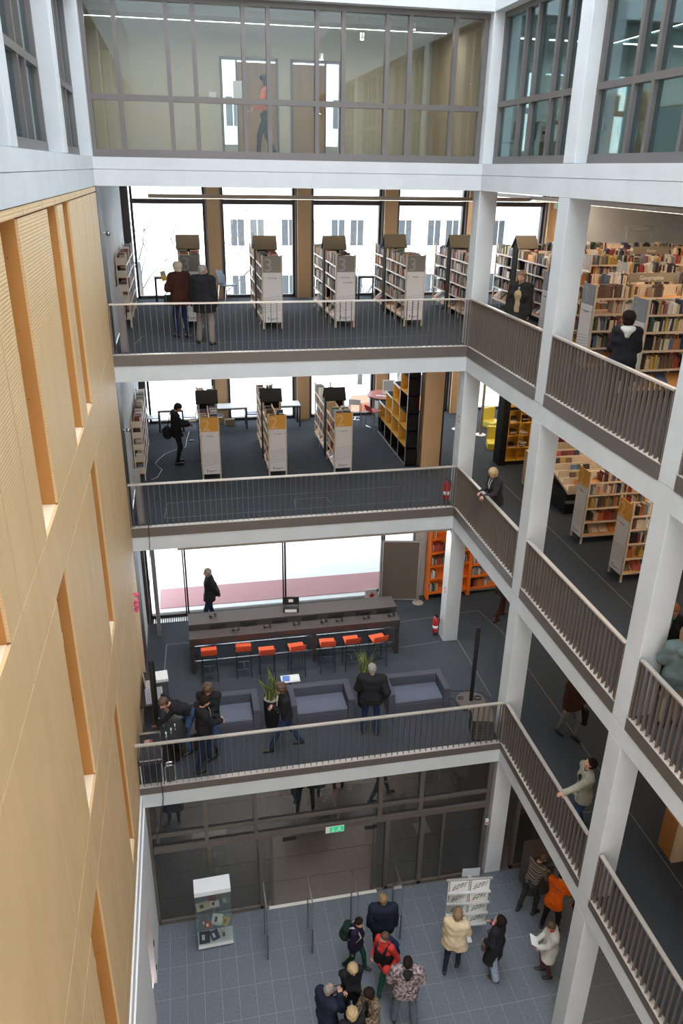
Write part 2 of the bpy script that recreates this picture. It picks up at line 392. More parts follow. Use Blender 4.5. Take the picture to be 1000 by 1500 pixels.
# ---------------- left wall: beech panels with deep slots ----------------
SL = [  # row, near y, far y, z0, z1
    [(-12.15, -11.2), (-9.25, -8.4), (-6.45, -5.6), (-5.05, -4.35)],
    [(-9.25, -8.5), (-5.5, -4.75)],
    [(-10.2, -9.4), (-6.3, -5.7)]]
ROWZ = [(12.18, 15.14), (8.42, 11.46), (4.36, 7.58)]
BANDS = [(15.14, 15.243), (11.46, 12.18), (7.58, 8.42), (3.82, 4.36)]
wl = empty('wall_left', kind='structure')
JY = [0, -1.3, -2.6, -3.5]
def panel(ya, yb, za, zb):
    g = .009
    b = B(); b.box(-.03, min(ya, yb) + g, za + g, 0, max(ya, yb) - g, zb - g); b.obj('panel', WOODP, wl)
PB = [0, -1.3, -2.6, -3.5, -4.35, -5.05, -5.7, -6.75, -8.05, -9.35, -9.85, -10.7, -12.15, -13.4, -14.7, -16, -18.5, -21]
for za, zb in BANDS:
    for a, c in zip(PB[:-1], PB[1:]): panel(a, c, za, zb)
for (za, zb), sl in zip(ROWZ, SL):
    ys = sorted(set([-21, 0] + [v for s in sl for v in s]), reverse=True)
    for a, c in zip(ys[:-1], ys[1:]):
        if any(abs(a - s[1]) < 1e-6 and abs(c - s[0]) < 1e-6 for s in sl): continue
        inner = [a] + [p for p in PB if c + .35 < p < a - .35] + [c]
        for p, q in zip(inner[:-1], inner[1:]): panel(p, q, za, zb)
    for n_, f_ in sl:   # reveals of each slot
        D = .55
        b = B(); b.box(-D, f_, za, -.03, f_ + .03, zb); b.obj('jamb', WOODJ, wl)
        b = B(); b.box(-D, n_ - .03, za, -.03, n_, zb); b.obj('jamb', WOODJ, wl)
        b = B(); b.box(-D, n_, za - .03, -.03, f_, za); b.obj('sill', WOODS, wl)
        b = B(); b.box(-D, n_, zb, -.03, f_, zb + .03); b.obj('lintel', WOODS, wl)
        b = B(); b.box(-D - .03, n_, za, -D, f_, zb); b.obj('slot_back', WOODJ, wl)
        s = B()
        for zz in np.arange(za + .5, zb, .7):
            for xx in (-.14, -.36): s.cyl((xx, f_ - .004, zz), (xx, f_ + .002, zz), .008, n=6)
        s.obj('screws', CHROME, wl, kind='stuff')
# backing so no light leaks behind the panels
b = B(); b.box(-.9, YB, 3.5, -.62, .95, 15.245); struct('wall_left', b, PLASTER)
b = B(); b.box(-.62, -.06, 3.5, -.035, -.0, 15.245); b.obj('panel_end', WOODS, wl)
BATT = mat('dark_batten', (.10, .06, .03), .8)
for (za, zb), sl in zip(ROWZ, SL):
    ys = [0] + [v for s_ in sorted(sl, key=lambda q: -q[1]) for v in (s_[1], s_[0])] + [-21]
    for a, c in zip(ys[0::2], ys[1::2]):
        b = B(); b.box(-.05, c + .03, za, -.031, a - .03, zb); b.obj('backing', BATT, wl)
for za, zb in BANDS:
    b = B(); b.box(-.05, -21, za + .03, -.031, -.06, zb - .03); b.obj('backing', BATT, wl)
# small wooden catches in two slots
for y, z in ((-9.19, 13.95), (-9.18, 10.9), (-10.14, 7.0)):
    b = B(); b.box(-.18, y - .06, z - .06, -.02, y + .04, z + .08); b.obj('catch', WOODS, wl)
# white plaster ground-floor wall with recessed door
b = B(); b.box(-.6, -5.44, 0, .06, -4.0, 3.5); b.box(-.6, -6.2, 2.45, .06, -5.44, 3.5); b.box(-.6, YB, 0, .06, -6.2, 3.5); b.box(-.6, YB, 3.49, .03, -.0, 3.82); struct('wall_left', b, PLASTER)
d = empty('door_1', kind='structure')
b = B(); b.box(-.50, -6.3, 0, -.44, -5.44, 2.45); b.obj('door_leaf', mat('pinkish_door', (.46, .38, .36), .5), d)
b = B(); b.box(-.6, -5.452, 0, .058, -5.44, 2.45); b.obj('door_jamb', MATS['pinkish_door'], d)
b = B(); b.cyl((-.44, -6.1, 1.05), (-.38, -6.1, 1.05), .012); b.cyl((-.39, -6.1, 1.05), (-.39, -5.96, 1.05), .012); b.obj('door_handle', BLACK, d)
b = B(); b.box(.05, -5.38, 1.0, .075, -5.3, 1.12); b.box(.05, -5.38, .3, .075, -5.32, .4); b.obj('trim_17', BLACK, kind='structure')

# ---------------- level-4 glazed screens ----------------
def screen(name_i, horiz, fixed, spans, zmid, z0, z1, gl, lo, hi):
    wn = empty('window_%d' % name_i, kind='structure'); t = .075
    def bx(a, c, za, zb, d=.07, nm='mullion', m=FRAME):
        b = B()
        if horiz: b.box(a, fixed - d, za, c, fixed + d, zb)
        else: b.box(fixed - d, a, za, fixed + d, c, zb)
        b.obj(nm, m, wn)
    for s in spans: bx(s - .04, s + .04, z0, z1)
    bx(lo, hi, z0, z0 + .14, .075, 'sill_rail'); bx(lo, hi, zmid - .05, zmid + .05, .072, 'mid_rail'); bx(lo, hi, z1 - .1, z1, .075, 'head_rail')
    ss = sorted(spans)
    for a, c in zip(ss[:-1], ss[1:]):
        for za, zb in ((z0 + .14, zmid - .05), (zmid + .05, z1 - .1)):
            bx(a + .04, c - .04, za, zb, .006, 'pane', gl)
screen(10, True, .28, [.04, .6, 1.53, 2.02, 2.94, 3.41, 4.35, 4.87, 5.74, 6.2, 7.13, 7.74], 16.78, 15.756, 18.45, GL_FRONT, 0, W)
for k, y0 in enumerate((CT, YA + CT, 2 * YA + CT, 3 * YA + CT)):
    if k == 0: continue
    a, c = y0 - PITCH + 0.0, y0
for k in range(4):
    hi = k * YA; lo = (k + 1) * YA + CT
    L_ = hi - lo; sp_ = [hi - .04, hi - L_ * .29, hi - L_ * .43, hi - L_ * .66, hi - L_ * .79, lo + .04]
    screen(11 + k, False, 8.09, sp_, 16.85, 15.756, 18.45, GL_BLUE, lo, hi)
    screen(15 + k, False, -.29, sp_, 16.85, 15.756, 18.45, GL_BLUE, lo, hi)
# level-4 back room: walls, doors
ROOM = mat('beige_wall', (.52, .47, .38), .8, var=.02)
b = B(); b.box(-.6, 4.5, Z4, 2.72, 4.7, 19); b.box(2.72, 4.5, 18.0, 5.68, 4.7, 19); b.box(5.68, 4.5, Z4, 8.4, 4.7, 19); b.box(4.12, 4.5, Z4, 4.42, 4.7, 18.0); struct('wall_back', b, ROOM)
b = B(); b.box(7.95, .5, Z4, 8.15, 4.5, 19); b.box(-.65, .5, Z4, -.45, 4.5, 19); struct('wall_right', b, mat('tan_wall', (.42, .33, .23), .8, var=.03))
def room_door(i, x0, x1, glass_left):
    d = empty('door_%d' % i, kind='structure')
    b = B(); b.box(x0, 4.46, Z4, x0 + .06, 4.6, 18); b.box(x1 - .06, 4.46, Z4, x1, 4.6, 18); b.box(x0, 4.46, 17.94, x1, 4.6, 18); b.obj('door_frame', FRAME, d)
    gx = (x0 + .06, x0 + .38) if glass_left else (x1 - .38, x1 - .06); lx = (x0 + .42, x1 - .06) if glass_left else (x0 + .06, x1 - .42)
    b = B(); b.box(lx[0], 4.5, Z4 + .01, lx[1], 4.56, 17.9); b.obj('door_leaf', mat('oak_door', (.30, .175, .075), .5, var=.15, scale=5, stretch=(3, 3, .2)), d)
    hx = lx[0] + .1 if glass_left else lx[1] - .1
    b = B(); b.cyl((hx, 4.5, 16.85), (hx, 4.43, 16.85), .012); b.cyl((hx, 4.44, 16.85), (hx + (.13 if glass_left else -.13), 4.44, 16.85), .011); b.obj('door_handle', CHROME, d)
    b = B(); b.box(gx[0], 4.53, Z4 + .01, gx[1], 4.55, 17.9); b.obj('side_pane', GL_CLEAR, d)
    b = B(); mx_ = gx[1] if glass_left else gx[0] - .04; b.box(mx_, 4.48, Z4, mx_ + .04, 4.58, 17.94); b.obj('door_frame', FRAME, d)
b = B(); b.box(3.02, 4.44, 17.1, 3.24, 4.455, 17.5); tag(b.obj('notice', WHITE), 'white notice sheet taped beside the left office door', 'notice')
room_door(2, 2.72, 4.12, True); room_door(3, 4.42, 5.68, False)
b = B(); b.box(2.45, 4.48, 17.05, 2.62, 4.5, 17.25); b.obj('trim_18', WHITE, kind='structure')
b = B(); b.box(-.6, 7.7, Z4, 8.6, 7.9, 16.2); b.box(-.6, 7.7, 18.3, 8.6, 7.9, 19); struct('wall_back', b, ROOM)
# level-4 right room back wall
b = B(); b.box(12.4, YB, Z4, 12.6, 6, 19); struct('wall_right', b, mat('teal_grey_wall', (.30, .36, .36), .8))
b = B(); b.box(-3.5, YB, Z4, -3.3, 6, 19); struct('wall_left', b, MATS['teal_grey_wall'])
b = B(); b.box(8.15, 3, Z4, 12.4, 3.2, 19); struct('wall_back', b, MATS['teal_grey_wall'])

# ---------------- ground floor ----------------
fl = empty('floor', kind='structure')
b = B(); b.box(0, -21, -.1, XR, -4.1, -.006); b.obj('grout_bed', GROUT, fl)
tm = B(); tm.box(0.004, .004, -.010, .346, .676, 0); tmesh = tm.mesh('tile', TILE)
TY0 = -4.48; n = 0
for j in range(-1, 7):
    for i in range(-1, 34):
        x = -.03 + i * .35; y = TY0 - (j + 1) * .685 + .004
        if x < -.1 and False: continue
        if i < 0: continue
        if y + .68 > -4.1: 
            continue
        if n >= 245: break
        o = bpy.data.objects.new('tile', tmesh); COL.objects.link(o); o.parent = fl; o.location = (x, y, random.uniform(-.0012, .0)); n += 1
rest = B()
for i in range(34):
    rest.box(-.03 + i * .35 + .003, -4.474, -.012, -.03 + i * .35 + .347, -4.103, -.001)
for j in range(7, 24):
    for i in range(34):
        x = -.03 + i * .35; y = TY0 - (j + 1) * .685 + .004; rest.box(x + .003, y + .003, -.012, x + .347, y + .677, -.001)
rest.obj('tiles', TILE, fl, kind='stuff')
b = B(); b.box(-1, -4.1, -.1, XR, 9, -.012); struct('floor', b, mat('brown_grout', (.16, .14, .12), .8))
v = B()
for j in range(16):
    for i in range(50):
        x = -.03 + i * .35; y = -4.09 + j * .685; v.box(x + .003, y + .003, -.012, x + .347, y + .68, -.001)
v.obj('floor', BTILE, kind='structure')
b = B(); b.box(-.5, 8.9, 0, XR, 9.2, 3.65); b.box(-.6, -4.1, 0, -.03, 9, 3.49); struct('wall_back', b, mat('dark_wall', (.14, .11, .09), .8))
b = B(); b.box(XR - .2, -21, 0, XR - .05, 9, 4); struct('wall_right', b, MATS['dark_wall'])
# entrance screen at y = -4.1
fy = -4.02
dn = empty('door_4', kind='structure')
def fr(x0, x1, z0, z1, d=.06, nm='frame', m=STEEL, par=None):
    b = B(); b.box(x0, fy - d, z0, x1, fy + d, z1); return b.obj(nm, m, par or dn)
for x in (.03, 7.62): fr(x, x + .1, 0, 3.5)
for x in (1.22, 2.28): fr(x, x + .085, 2.25, 3.5)
for x in (5.05, 6.0): fr(x, x + .1, 2.25, 3.5)
for x0, x1 in ((.1, 7.65),): 
    fr(x0, x1, 2.58, 2.66, .05, 'transom'); fr(x0, x1, 2.16, 2.3, .07, 'transom')
for x in (1.25, 2.36, 5.25, 6.08): fr(x, x + .1, 0, 2.2, .06)
fr(.1, 2.45, 0, .08, .06, 'sill'); fr(5.3, 7.65, 0, .08, .06, 'sill')
for x in (2.62, 4.98): fr(x, x + .06, 0, 2.2, .03)
fr(6.62, 6.68, 0, 2.2, .03)
b = B(); b.box(2.55, fy - .12, -.005, 5.1, fy - .04, .012); b.obj('threshold', mat('pale_threshold', (.7, .68, .62), .4), dn)
for x0, x1, z0, z1 in ((.13, 1.25, .08, 2.16), (1.35, 2.36, .08, 2.16), (2.46, 2.62, .02, 2.16), (5.04, 5.25, .02, 2.16), (5.35, 6.08, .08, 2.16), (6.18, 7.62, .08, 2.16),
                       (.13, 1.22, 2.66, 3.5), (1.31, 2.28, 2.66, 3.5), (2.37, 5.05, 2.66, 3.5), (5.15, 6.0, 2.66, 3.5), (6.1, 7.62, 2.66, 3.5),
                       (.13, 1.22, 2.3, 2.58), (1.31, 2.28, 2.3, 2.58), (2.37, 5.05, 2.3, 2.58), (5.15, 6.0, 2.3, 2.58), (6.1, 7.62, 2.3, 2.58)):
    fr(x0, x1, z0, z1, .005, 'pane', GL_VEST)
# screen continues to the right of the column
dn2 = empty('window_20', kind='structure')
fr(8.45, 17, 0, .09, .05, 'sill', STEEL, dn2); fr(8.45, 17, 2.2, 2.3, .05, 'transom', STEEL, dn2)
for x in (8.45, 10.4, 12.4, 14.4): fr(x, x + .08, 0, 3.5, .05, 'frame', STEEL, dn2)
for x in (8.53, 10.48, 12.48): fr(x, x + 1.87, .09, 3.5, .005, 'pane', GL_VEST, dn2)
# second line of the vestibule
dn3 = empty('window_21', kind='structure')
for x in (0.3, 2.4, 5.2, 7.4): 
    b = B(); b.box(x, 1.9, 0, x + .1, 2.0, 3.6); b.obj('frame', STEEL, dn3)
b = B(); b.box(0, 1.9, 2.2, 8, 2.0, 2.32); b.obj('transom', STEEL, dn3)

# ---------------- railings ----------------
def railing(x_or_y, along_x, a, c, z, label, top=1.085, step=.125):
    r = empty('railing', (0, 0, 0), label=label, cat='railing', group='steel railings round the atrium')
    fin = B(); h = top - .03
    if along_x: fin.box(-.004, -.005, 0, .004, .055, h)
    else: fin.box(-.005, -.004, 0, .055, .004, h)
    fm_ = fin.mesh('baluster', FINM)
    n = int(abs(c - a) / step); 
    for k in range(n):
        t = a + (c - a) * (k + .5) / n
        o = bpy.data.objects.new('baluster', fm_); COL.objects.link(o); o.parent = r
        o.location = (t, x_or_y + .012, z + .012) if along_x else (x_or_y + .012, t, z + .012)
    b = B()
    if along_x: b.box(a, x_or_y - .012, z + top - .03, c, x_or_y + .06, z + top)
    else: b.box(x_or_y - .012, min(a, c), z + top - .03, x_or_y + .06, max(a, c), z + top)
    b.obj('handrail', HAND, r)
    for e in (a, c):
        b = B()
        if along_x: b.box(e - .012, x_or_y - .005, z + .01, e + .012, x_or_y + .06, z + top - .02)
        else: b.box(x_or_y - .005, e - .012, z + .01, x_or_y + .06, e + .012, z + top - .02)
        b.obj('end_post', FINM, r)
    return r
railing(0, True, .02, W - .02, Z3, 'long brown steel railing across the back of the uppermost open gallery, numbered 3', 1.06)
railing(0, True, .02, W - .02, Z2, 'long brown steel railing across the back gallery with orange number 2 bookcases')
railing(YA, True, -.08, W - .02, Z1, 'long brown steel railing below the grey sofas', 1.09)
side = {3: ['in front of the man in cardigan and dark jacket', 'in front of the woman in black coat', 'at the right frame edge on the upper gallery'],
        2: ['under the hands of the blonde woman in dark jacket', 'in front of the two orange number 2 bookcases', 'in front of the person in grey-green hooded jacket']}
for lv, z in ((3, Z3), (2, Z2)):
    for k in range(3):
        a, c = SEG[k]
        railing(W, False, a - .03, c + .02, z, 'right-hand gallery steel railing ' + side[lv][k], 1.06 if lv == 3 else 1.085)
for k in (1, 2):
    a, c = SEG[k]; railing(W, False, a - .03, c + .02, Z1, ('right-hand gallery steel railing under the outstretched hand of the man in pale jacket', 'right-hand gallery steel railing at the lower right corner of the picture')[k - 1], 1.085)
# ================= BOOKCASES =================
BOARD = mat('orange_beech_board', (.62, .30, .09), .5, var=.06, scale=4, stretch=(1, 1, .3))
POST = mat('birch_post', (.66, .55, .42), .45)
STRIP = mat('pale_label_strip', (.74, .70, .66), .35)
HOUSE = mat('black_house', (.014, .012, .012), .8, spec=.15)
HROOF = mat('lit_roof_board', (.075, .056, .032), .7, spec=.2)  # black pier roofs with the upper gallery's light put into the colour
SG3 = mat('sign_grey', (.25, .225, .195), .5); SG3B = mat('sign_blue_grey', (.29, .305, .33), .5)
SG2 = mat('sign_orange', (.80, .37, .03), .5)
SGW = mat('sign_white', (.80, .75, .72), .45)
SGN3 = mat('numeral_pale', (.40, .375, .34), .5); SGN2 = mat('numeral_pale_orange', (.85, .56, .24), .5)
INK = mat('print_ink', (.09, .07, .07), .6); INKP = mat('print_pale', (.48, .45, .44), .6)
PAL = [('white', (.66, .62, .57)), ('cream', (.55, .43, .30)), ('red', (.34, .05, .035)), ('orange', (.50, .18, .05)), ('dark blue', (.035, .045, .10)), ('blue', (.09, .15, .24)),
       ('black', (.02, .018, .018)), ('green', (.06, .12, .07)), ('brown', (.16, .09, .055)), ('yellow', (.50, .34, .09)), ('grey', (.22, .21, .20)), ('burgundy', (.13, .03, .03))]
WARM = [2, 3, 3, 1, 1, 1, 0, 0, 0, 8, 8, 9, 6, 6, 6, 4, 5, 11, 7, 10, 10]; COOL = [0, 0, 0, 1, 1, 1, 2, 4, 5, 6, 10, 10, 8, 3, 7, 11]
BOOKS = []     # (matrix, size, colour index, case key, level)
LEV = [.20, .53, .86, 1.18, 1.47]; LEVN = ['bottom', 'second-lowest', 'middle', 'second-highest', 'top']
H = 1.74; TH = .25
def place_books(M, key, li, z, xa, xb, side, rnd, pal, fill=.8, hmax=.27, deep=0.2, face=.05, bdc=None):
    x = xa
    while x < xb - .03:
        if rnd.random() > fill:
            x += rnd.uniform(.05, .22); continue
        c = rnd.choice(pal)
        if rnd.random() < face and x < xb - .2:
            w, h, d = rnd.uniform(.13, .18), rnd.uniform(.2, .26), rnd.uniform(.02, .04)
            BOOKS.append((M @ Matrix.Translation((x + w / 2, side * (TH - .10), z + .012)) @ Matrix.Rotation(side * .18, 4, 'X'), (w, d, h), c, key, li)); x += w + .02; continue
        run = rnd.randint(3, 12)
        lean = rnd.choice((0, 0, 0, .12, -.12))
        for _ in range(run):
            w = rnd.uniform(.016, .045); h = min(hmax, rnd.uniform(.15, .25)); d = rnd.uniform(.14, .19)
            if x + w > xb: break
            if rnd.random() < .45: c = rnd.choice(pal)
            BOOKS.append((M @ Matrix.Translation((x + w / 2, side * (TH - .025 - d / 2 - rnd.uniform(0, .02)), z + .012)) @ Matrix.Rotation(lean if _ == run - 1 else 0, 4, 'Y'), (w - .001, d, h), c, key, li)); x += w
def sign(parent, num, blue, cap, M, cap2=None):
    """printed end panel in the local plane x = 0 facing -X"""
    b = B(); b.box(-.012, -.22, .16, -.002, .22, 1.34, 0); b.obj('end_panel', SGW, parent)
    b = B(); b.box(-.013, -.22, 1.34, -.002, .22, 1.72, 0); b.obj('sign_head', SG2 if num == '2' else (SG3B if blue else SG3), parent)
    rot = (R(90), 0, R(-90))
    text_mesh('numeral', num, .44, SGN2 if num == '2' else SGN3, parent, (-.015, .20, 1.365), rot)
    text_mesh('caption', cap, .05, INK, parent, (-.014, 0, 1.20), rot, align='CENTER')
    if cap2: text_mesh('caption', cap2, .05, INK, parent, (-.014, -.06, 1.08), rot, align='CENTER')
    b = B()
    for s_ in (-1, 1): b.prism([(s_ * .185, 1.205), (s_ * .185, 1.235), (s_ * .2, 1.22)], 0, -.015, -.0125)
    b.obj('arrows', INK, parent)
    b = B()
    rr = random.Random(5)
    for k in range(7):
        z0 = .42 + k * .055; y = -.20
        while y < .18:
            l = rr.uniform(.02, .07); l = min(l, .2 - y)
            b.add([(-.0138, y, z0 + (y) * -.12), (-.0138, y + l, z0 + (y + l) * -.12), (-.0138, y + l, z0 + .016 + (y + l) * -.12), (-.0138, y, z0 + .016 + y * -.12)], [(0, 1, 2, 3)]); y += l + .012
    b.obj('printed_lines', INKP, parent, kind='stuff')
    b = B(); b.box(-.014, .10, .22, -.012, .12, .29); b.box(-.014, -.14, .245, -.012, .07, .255); b.box(-.014, -.05, .22, -.012, .07, .23); b.obj('imprint', INK, parent)
def bookcase(key, label, x, y, rz, L, num, cap, sides=(1, -1), house=None, blue=False, pal=COOL, seed=1, bay=.8, signs=True, strip=True, display=True, cap2=None, fill=.8, group=None):
    rnd = random.Random(seed); k = empty('bookcase', (x, y, Z3 if num == '3' else Z2), rz, label, 'bookcase', group)
    z0 = Z3 if num == '3' else Z2
    M = Matrix.Translation((x, y, z0)) @ Matrix.Rotation(rz, 4, 'Z')
    segs = [(0, L)] if house is None else [(0, house[0]), (house[1], L)]
    postm = None
    bm_post = B(); bm_post.box(-.018, -.02, 0, .018, .02, H); bm_post.cyl((0, 0, 0), (0, 0, .02), .026, n=8); pm = bm_post.mesh('post', POST)
    ups = []
    for a, c in segs:
        nb = max(1, round((c - a) / bay)); bl = (c - a) / nb
        for i in range(nb + 1):
            xx = min(max(a + i * bl, a + .018), c - .018); ups.append(xx)
            for s_ in (-1, 1):
                o = bpy.data.objects.new('post', pm); COL.objects.link(o); o.parent = k; o.location = (xx, s_ * (TH - .02), 0)
                if 0 < i < nb: o.scale = (.6, .6, (H - .03) / H)
        for li, z in enumerate(LEV):
            b = B()
            if li == 0 and display:
                b.box(a, -TH, z - .03, c, TH, z - .008); b.prism([(-TH, z), (-TH, z + .02), (-.02, z + .2), (-.02, z + .17)], 0, a, c); b.prism([(TH, z), (TH, z + .02), (.02, z + .2), (.02, z + .17)], 0, a, c)
            else: b.box(a, -TH + .012, z - .012, c, TH - .012, z + .010)
            b.obj('shelf_board', BOARD, k)
            e = B(); e.box(a, -TH - .004, z - .022, c, -TH + .012, z + .012); e.box(a, TH - .012, z - .022, c, TH + .004, z + .012); e.obj('label_strip', STRIP if strip else POST, k)
            for i in range(nb):
                xa, xb = a + i * bl + .03, a + (i + 1) * bl - .03
                for s_ in sides:
                    if li == 0 and display:
                        xx = xa
                        while xx < xb - .2:
                            w_ = rnd.uniform(.17, .22)
                            if rnd.random() < .75:
                                BOOKS.append((M @ Matrix.Translation((xx + w_ / 2, s_ * .135, z + .14)) @ Matrix.Rotation(s_ * R(52), 4, 'X') @ Matrix.Translation((0, 0, -.13)), (w_ - .02, .012, .26), rnd.choice(pal), key, li))
                            xx += w_ + .03
                    else:
                        f = fill * (.95 if li < 4 else .7)
                        place_books(M, key, li, z, xa, xb, s_, rnd, pal, f)
        # bookends, low cross boards with hand slots on the top shelf
    be = B(); be.box(-.16, -.011, 0, .16, .011, .15)
    for a, c in segs:
        nb = max(1, round((c - a) / bay)); bl = (c - a) / nb
        for i in range(nb):
            cb = B(); xx = a + (i + .5 + rnd.uniform(-.25, .25)) * bl
            for s_ in sides: cb.box(xx - .008, s_ * .03, LEV[4] + .01, xx + .008, s_ * (TH - .02), LEV[4] + .17)
            cb.obj('divider', POST, k)
            cb = B(); cb.box(a + i * bl + .02, -.012, LEV[4] + .01, a + (i + 1) * bl - .02, .012, LEV[4] + .20); cb.box(a + (i + .3) * bl, -.014, LEV[4] + .13, a + (i + .7) * bl, .014, LEV[4] + .16, 1); cb.obj('back_rail', [POST, HOUSE], k)
            if rnd.random() < .6:
                bw = rnd.uniform(.16, .2); xx = a + (i + rnd.uniform(.1, .6)) * bl
                li = rnd.choice((1, 2, 3)); s_ = rnd.choice(sides)
                cb = B(); cb.box(xx, s_ * (TH - .03), LEV[li] + .012, xx + bw, s_ * (TH - .045), LEV[li] + .2); cb.obj('bookend', POST, k)
    if house:
        a, c = house; h = B(); h.prism([(a + .01, .03), (c - .01, .03), (c - .01, 1.78), ((a + c) / 2, 2.02), (a + .01, 1.78)], 1, -TH - .02, TH + .02)
        h.obj('house_pier', HOUSE, k)
        h = B(); m_ = (a + c) / 2
        h.prism([(m_, 2.06), (a - .07, 1.74), (a - .05, 1.72), (m_, 2.02)], 1, -TH - .05, TH + .05); h.prism([(m_, 2.06), (m_, 2.02), (c + .05, 1.72), (c + .07, 1.74)], 1, -TH - .05, TH + .05)
        h.obj('pitched_roof', HROOF if num == '3' else HOUSE, k)
    if signs: sign(k, num, blue, cap, M, cap2)
    return k
q = R(90)
FL3 = 'top open gallery'
bookcase('a', 'bookcase with grey number 3 end panel directly beyond the elderly couple', 1.73, 2.9, q, 3.0, '3', 'Psychologie', house=(1.35, 1.65), seed=1)
bookcase('b', 'second free-standing bookcase from the left with grey number 3, just right of the elderly couple', 3.66, 2.55, q, 3.3, '3', 'Psychologie', house=(1.45, 1.75), seed=2)
bookcase('c', 'third free-standing bookcase with grey number 3, in the middle of the back gallery', 5.47, 2.55, q, 3.3, '3', 'Psychologie', house=(1.45, 1.75), seed=3, cap2='Grundlagen')
bookcase('d', 'fourth free-standing bookcase with grey number 3 and magazines on its sloping bottom shelf', 7.24, 2.52, q, 3.3, '3', 'Medizin', house=(2.0, 2.3), seed=4)
bookcase('e', 'bookcase with tall black gabled pier partly hidden by the concrete corner column', 9.02, 2.7, q, 3.1, '3', 'Medizin', house=(1.65, 1.95), seed=5)
bookcase('f', 'bookcase with black gabled pier behind the man in dark jacket and tan cardigan', 10.85, 2.2, q, 3.5, '3', 'Technik', house=(1.9, 2.25), seed=6)
bookcase('g', 'first bookcase of level 2 with orange number 2, right of the reading man', 1.98, 2.8, q, 3.1, '2', 'Schicksale', house=(1.3, 1.6), seed=11)
bookcase('h', 'second bookcase of level 2 with orange number 2, in the middle of the row', 3.74, 2.75, q, 3.2, '2', 'Schicksale', house=(1.3, 1.6), seed=12)
bookcase('i', 'third bookcase of level 2 with orange number 2 and a red box on top', 5.52, 2.72, q, 3.2, '2', 'Schicksale', house=(1.2, 1.5), seed=13, fill=.55)
# right-hand rows, level 3
def ro(key, label, x, y, L, num, cap, seed, sides=(-1,), blue=True, **k):
    return bookcase(key, label, x, y, 0, L, num, cap, sides=sides, blue=blue, pal=WARM, seed=seed, bay=.92, fill=.86, strip=False, **k)
ro('r1', 'long bookcase behind the woman in black coat, the nearest row on the right', 9.16, -4.48, 7.4, '3', 'Reise', 21)
ro('r2', 'long bookcase left of the woman in black coat, second row on the right', 9.16, -2.68, 7.4, '3', 'Geographie', 22)
ro('r3', 'long bookcase whose grey number 3 peeps past the second column', 9.16, -.9, 7.4, '3', 'Geschichte', 23)
ro('r4', 'long bookcase in the fourth row of the upper right-hand gallery', 11.9, .9, 5.4, '3', 'Kunst', 24)
ro('r5', 'long bookcase in the fifth row of the upper right-hand gallery', 11.9, 2.7, 5.4, '3', 'Musik', 25)
ro('r6', 'long bookcase in the sixth row of the upper right-hand gallery', 11.9, 4.5, 5.4, '3', 'Politik', 26)
ro('r7', 'long bookcase in the last row before the concrete wall, upper right', 11.9, 6.3, 5.4, '3', 'Recht', 27)
ro('r8', 'orange number 2 bookcase behind the second column, the farther of the two', 9.93, -2.22, 2.8, '2', 'Romane', 31)
ro('r9', 'orange number 2 bookcase nearer the camera, beside the third column', 9.9, -4.0, 2.8, '2', 'Romane', 32)
ro('r10', 'bookcase full of red books behind the red-haired woman with green scarf', 10.4, -6.9, 4, '2', 'Krimi', 33, signs=False)
# hanging topic signs on the rows
SBR = mat('topic_sign', (.28, .235, .17), .5)
def topic(x, y, z, w, txt, m=SBR, lab=None):
    t = empty('topic_sign', (x, y, z), 0, lab, 'sign')
    b = B(); b.box(0, -.012, 0, w, .012, .17); b.obj('board', m, t)
    b = B(); b.cyl((.06, 0, -.3), (.06, 0, .0), .008); b.obj('stem', POST, t); b = B(); b.cyl((w - .06, 0, -.3), (w - .06, 0, .0), .008); b.obj('stem', POST, t)
    text_mesh('lettering', txt, .11, mat('sign_lettering', (.78, .76, .70), .5), t, (w / 2, -.014, .045), (R(90), 0, 0), align='CENTER')
topic(9.95, -2.68, Z3 + 1.74, .95, 'Geographie', lab='brown topic sign reading Geographie on the second row')
topic(12.1, .9, Z3 + 1.9, .95, 'Reise', lab='brown topic sign standing on the fourth row of shelves')
topic(12.6, -.9, Z3 + 1.74, 1.0, 'Kultur', lab='brown topic sign on the third row, right of the Geographie sign')
topic(15.0, 6.3, Z3 + 2.03, .95, 'Gesellschaft', SG3B, lab='blue-grey topic sign in front of the bare concrete wall')
# ---- single-sided wall shelves on the left ----
def wall_shelf(z0, x, ya, yb, key, label, seed):
    rnd = random.Random(seed); k = empty('wall_shelf', (x, 0, z0), 0, label, 'bookcase')
    for y in (ya, (ya + yb) / 2, yb):
        for xx in (.02, .24):
            b = B(); b.box(xx - .015, y - .015, 0, xx + .015, y + .015, H); b.obj('post', POST, k)
    M = Matrix.Translation((x + .02, ya, z0)) @ Matrix.Rotation(q, 4, 'Z') @ Matrix.Translation((0, -TH + .02, 0))
    for li, z in enumerate(LEV):
        b = B(); b.box(0, ya, z - .012, .25, yb, z + .01); b.obj('shelf_board', BOARD, k)
        b = B(); b.box(.25, ya, z - .02, .262, yb, z + .012); b.obj('label_strip', STRIP, k)
        b = B(); b.box(.0, ya - .02, z + .01, .26, ya - .005, z + .17); b.obj('side_cheek', POST, k)
        place_books(Matrix.Translation((x + .27 - TH + .01, ya, z0)) @ Matrix.Rotation(q, 4, 'Z'), key, li, z, .02, yb - ya - .02, -1, rnd, COOL, .85)
wall_shelf(Z3, 0.0, 3.1, 5.9, 'wa', 'narrow white-edged shelf against the left wall beside the red extinguisher', 41)
wall_shelf(Z2, 0.0, 3.0, 5.9, 'wb', 'narrow shelf against the left wall behind the reading man', 42)
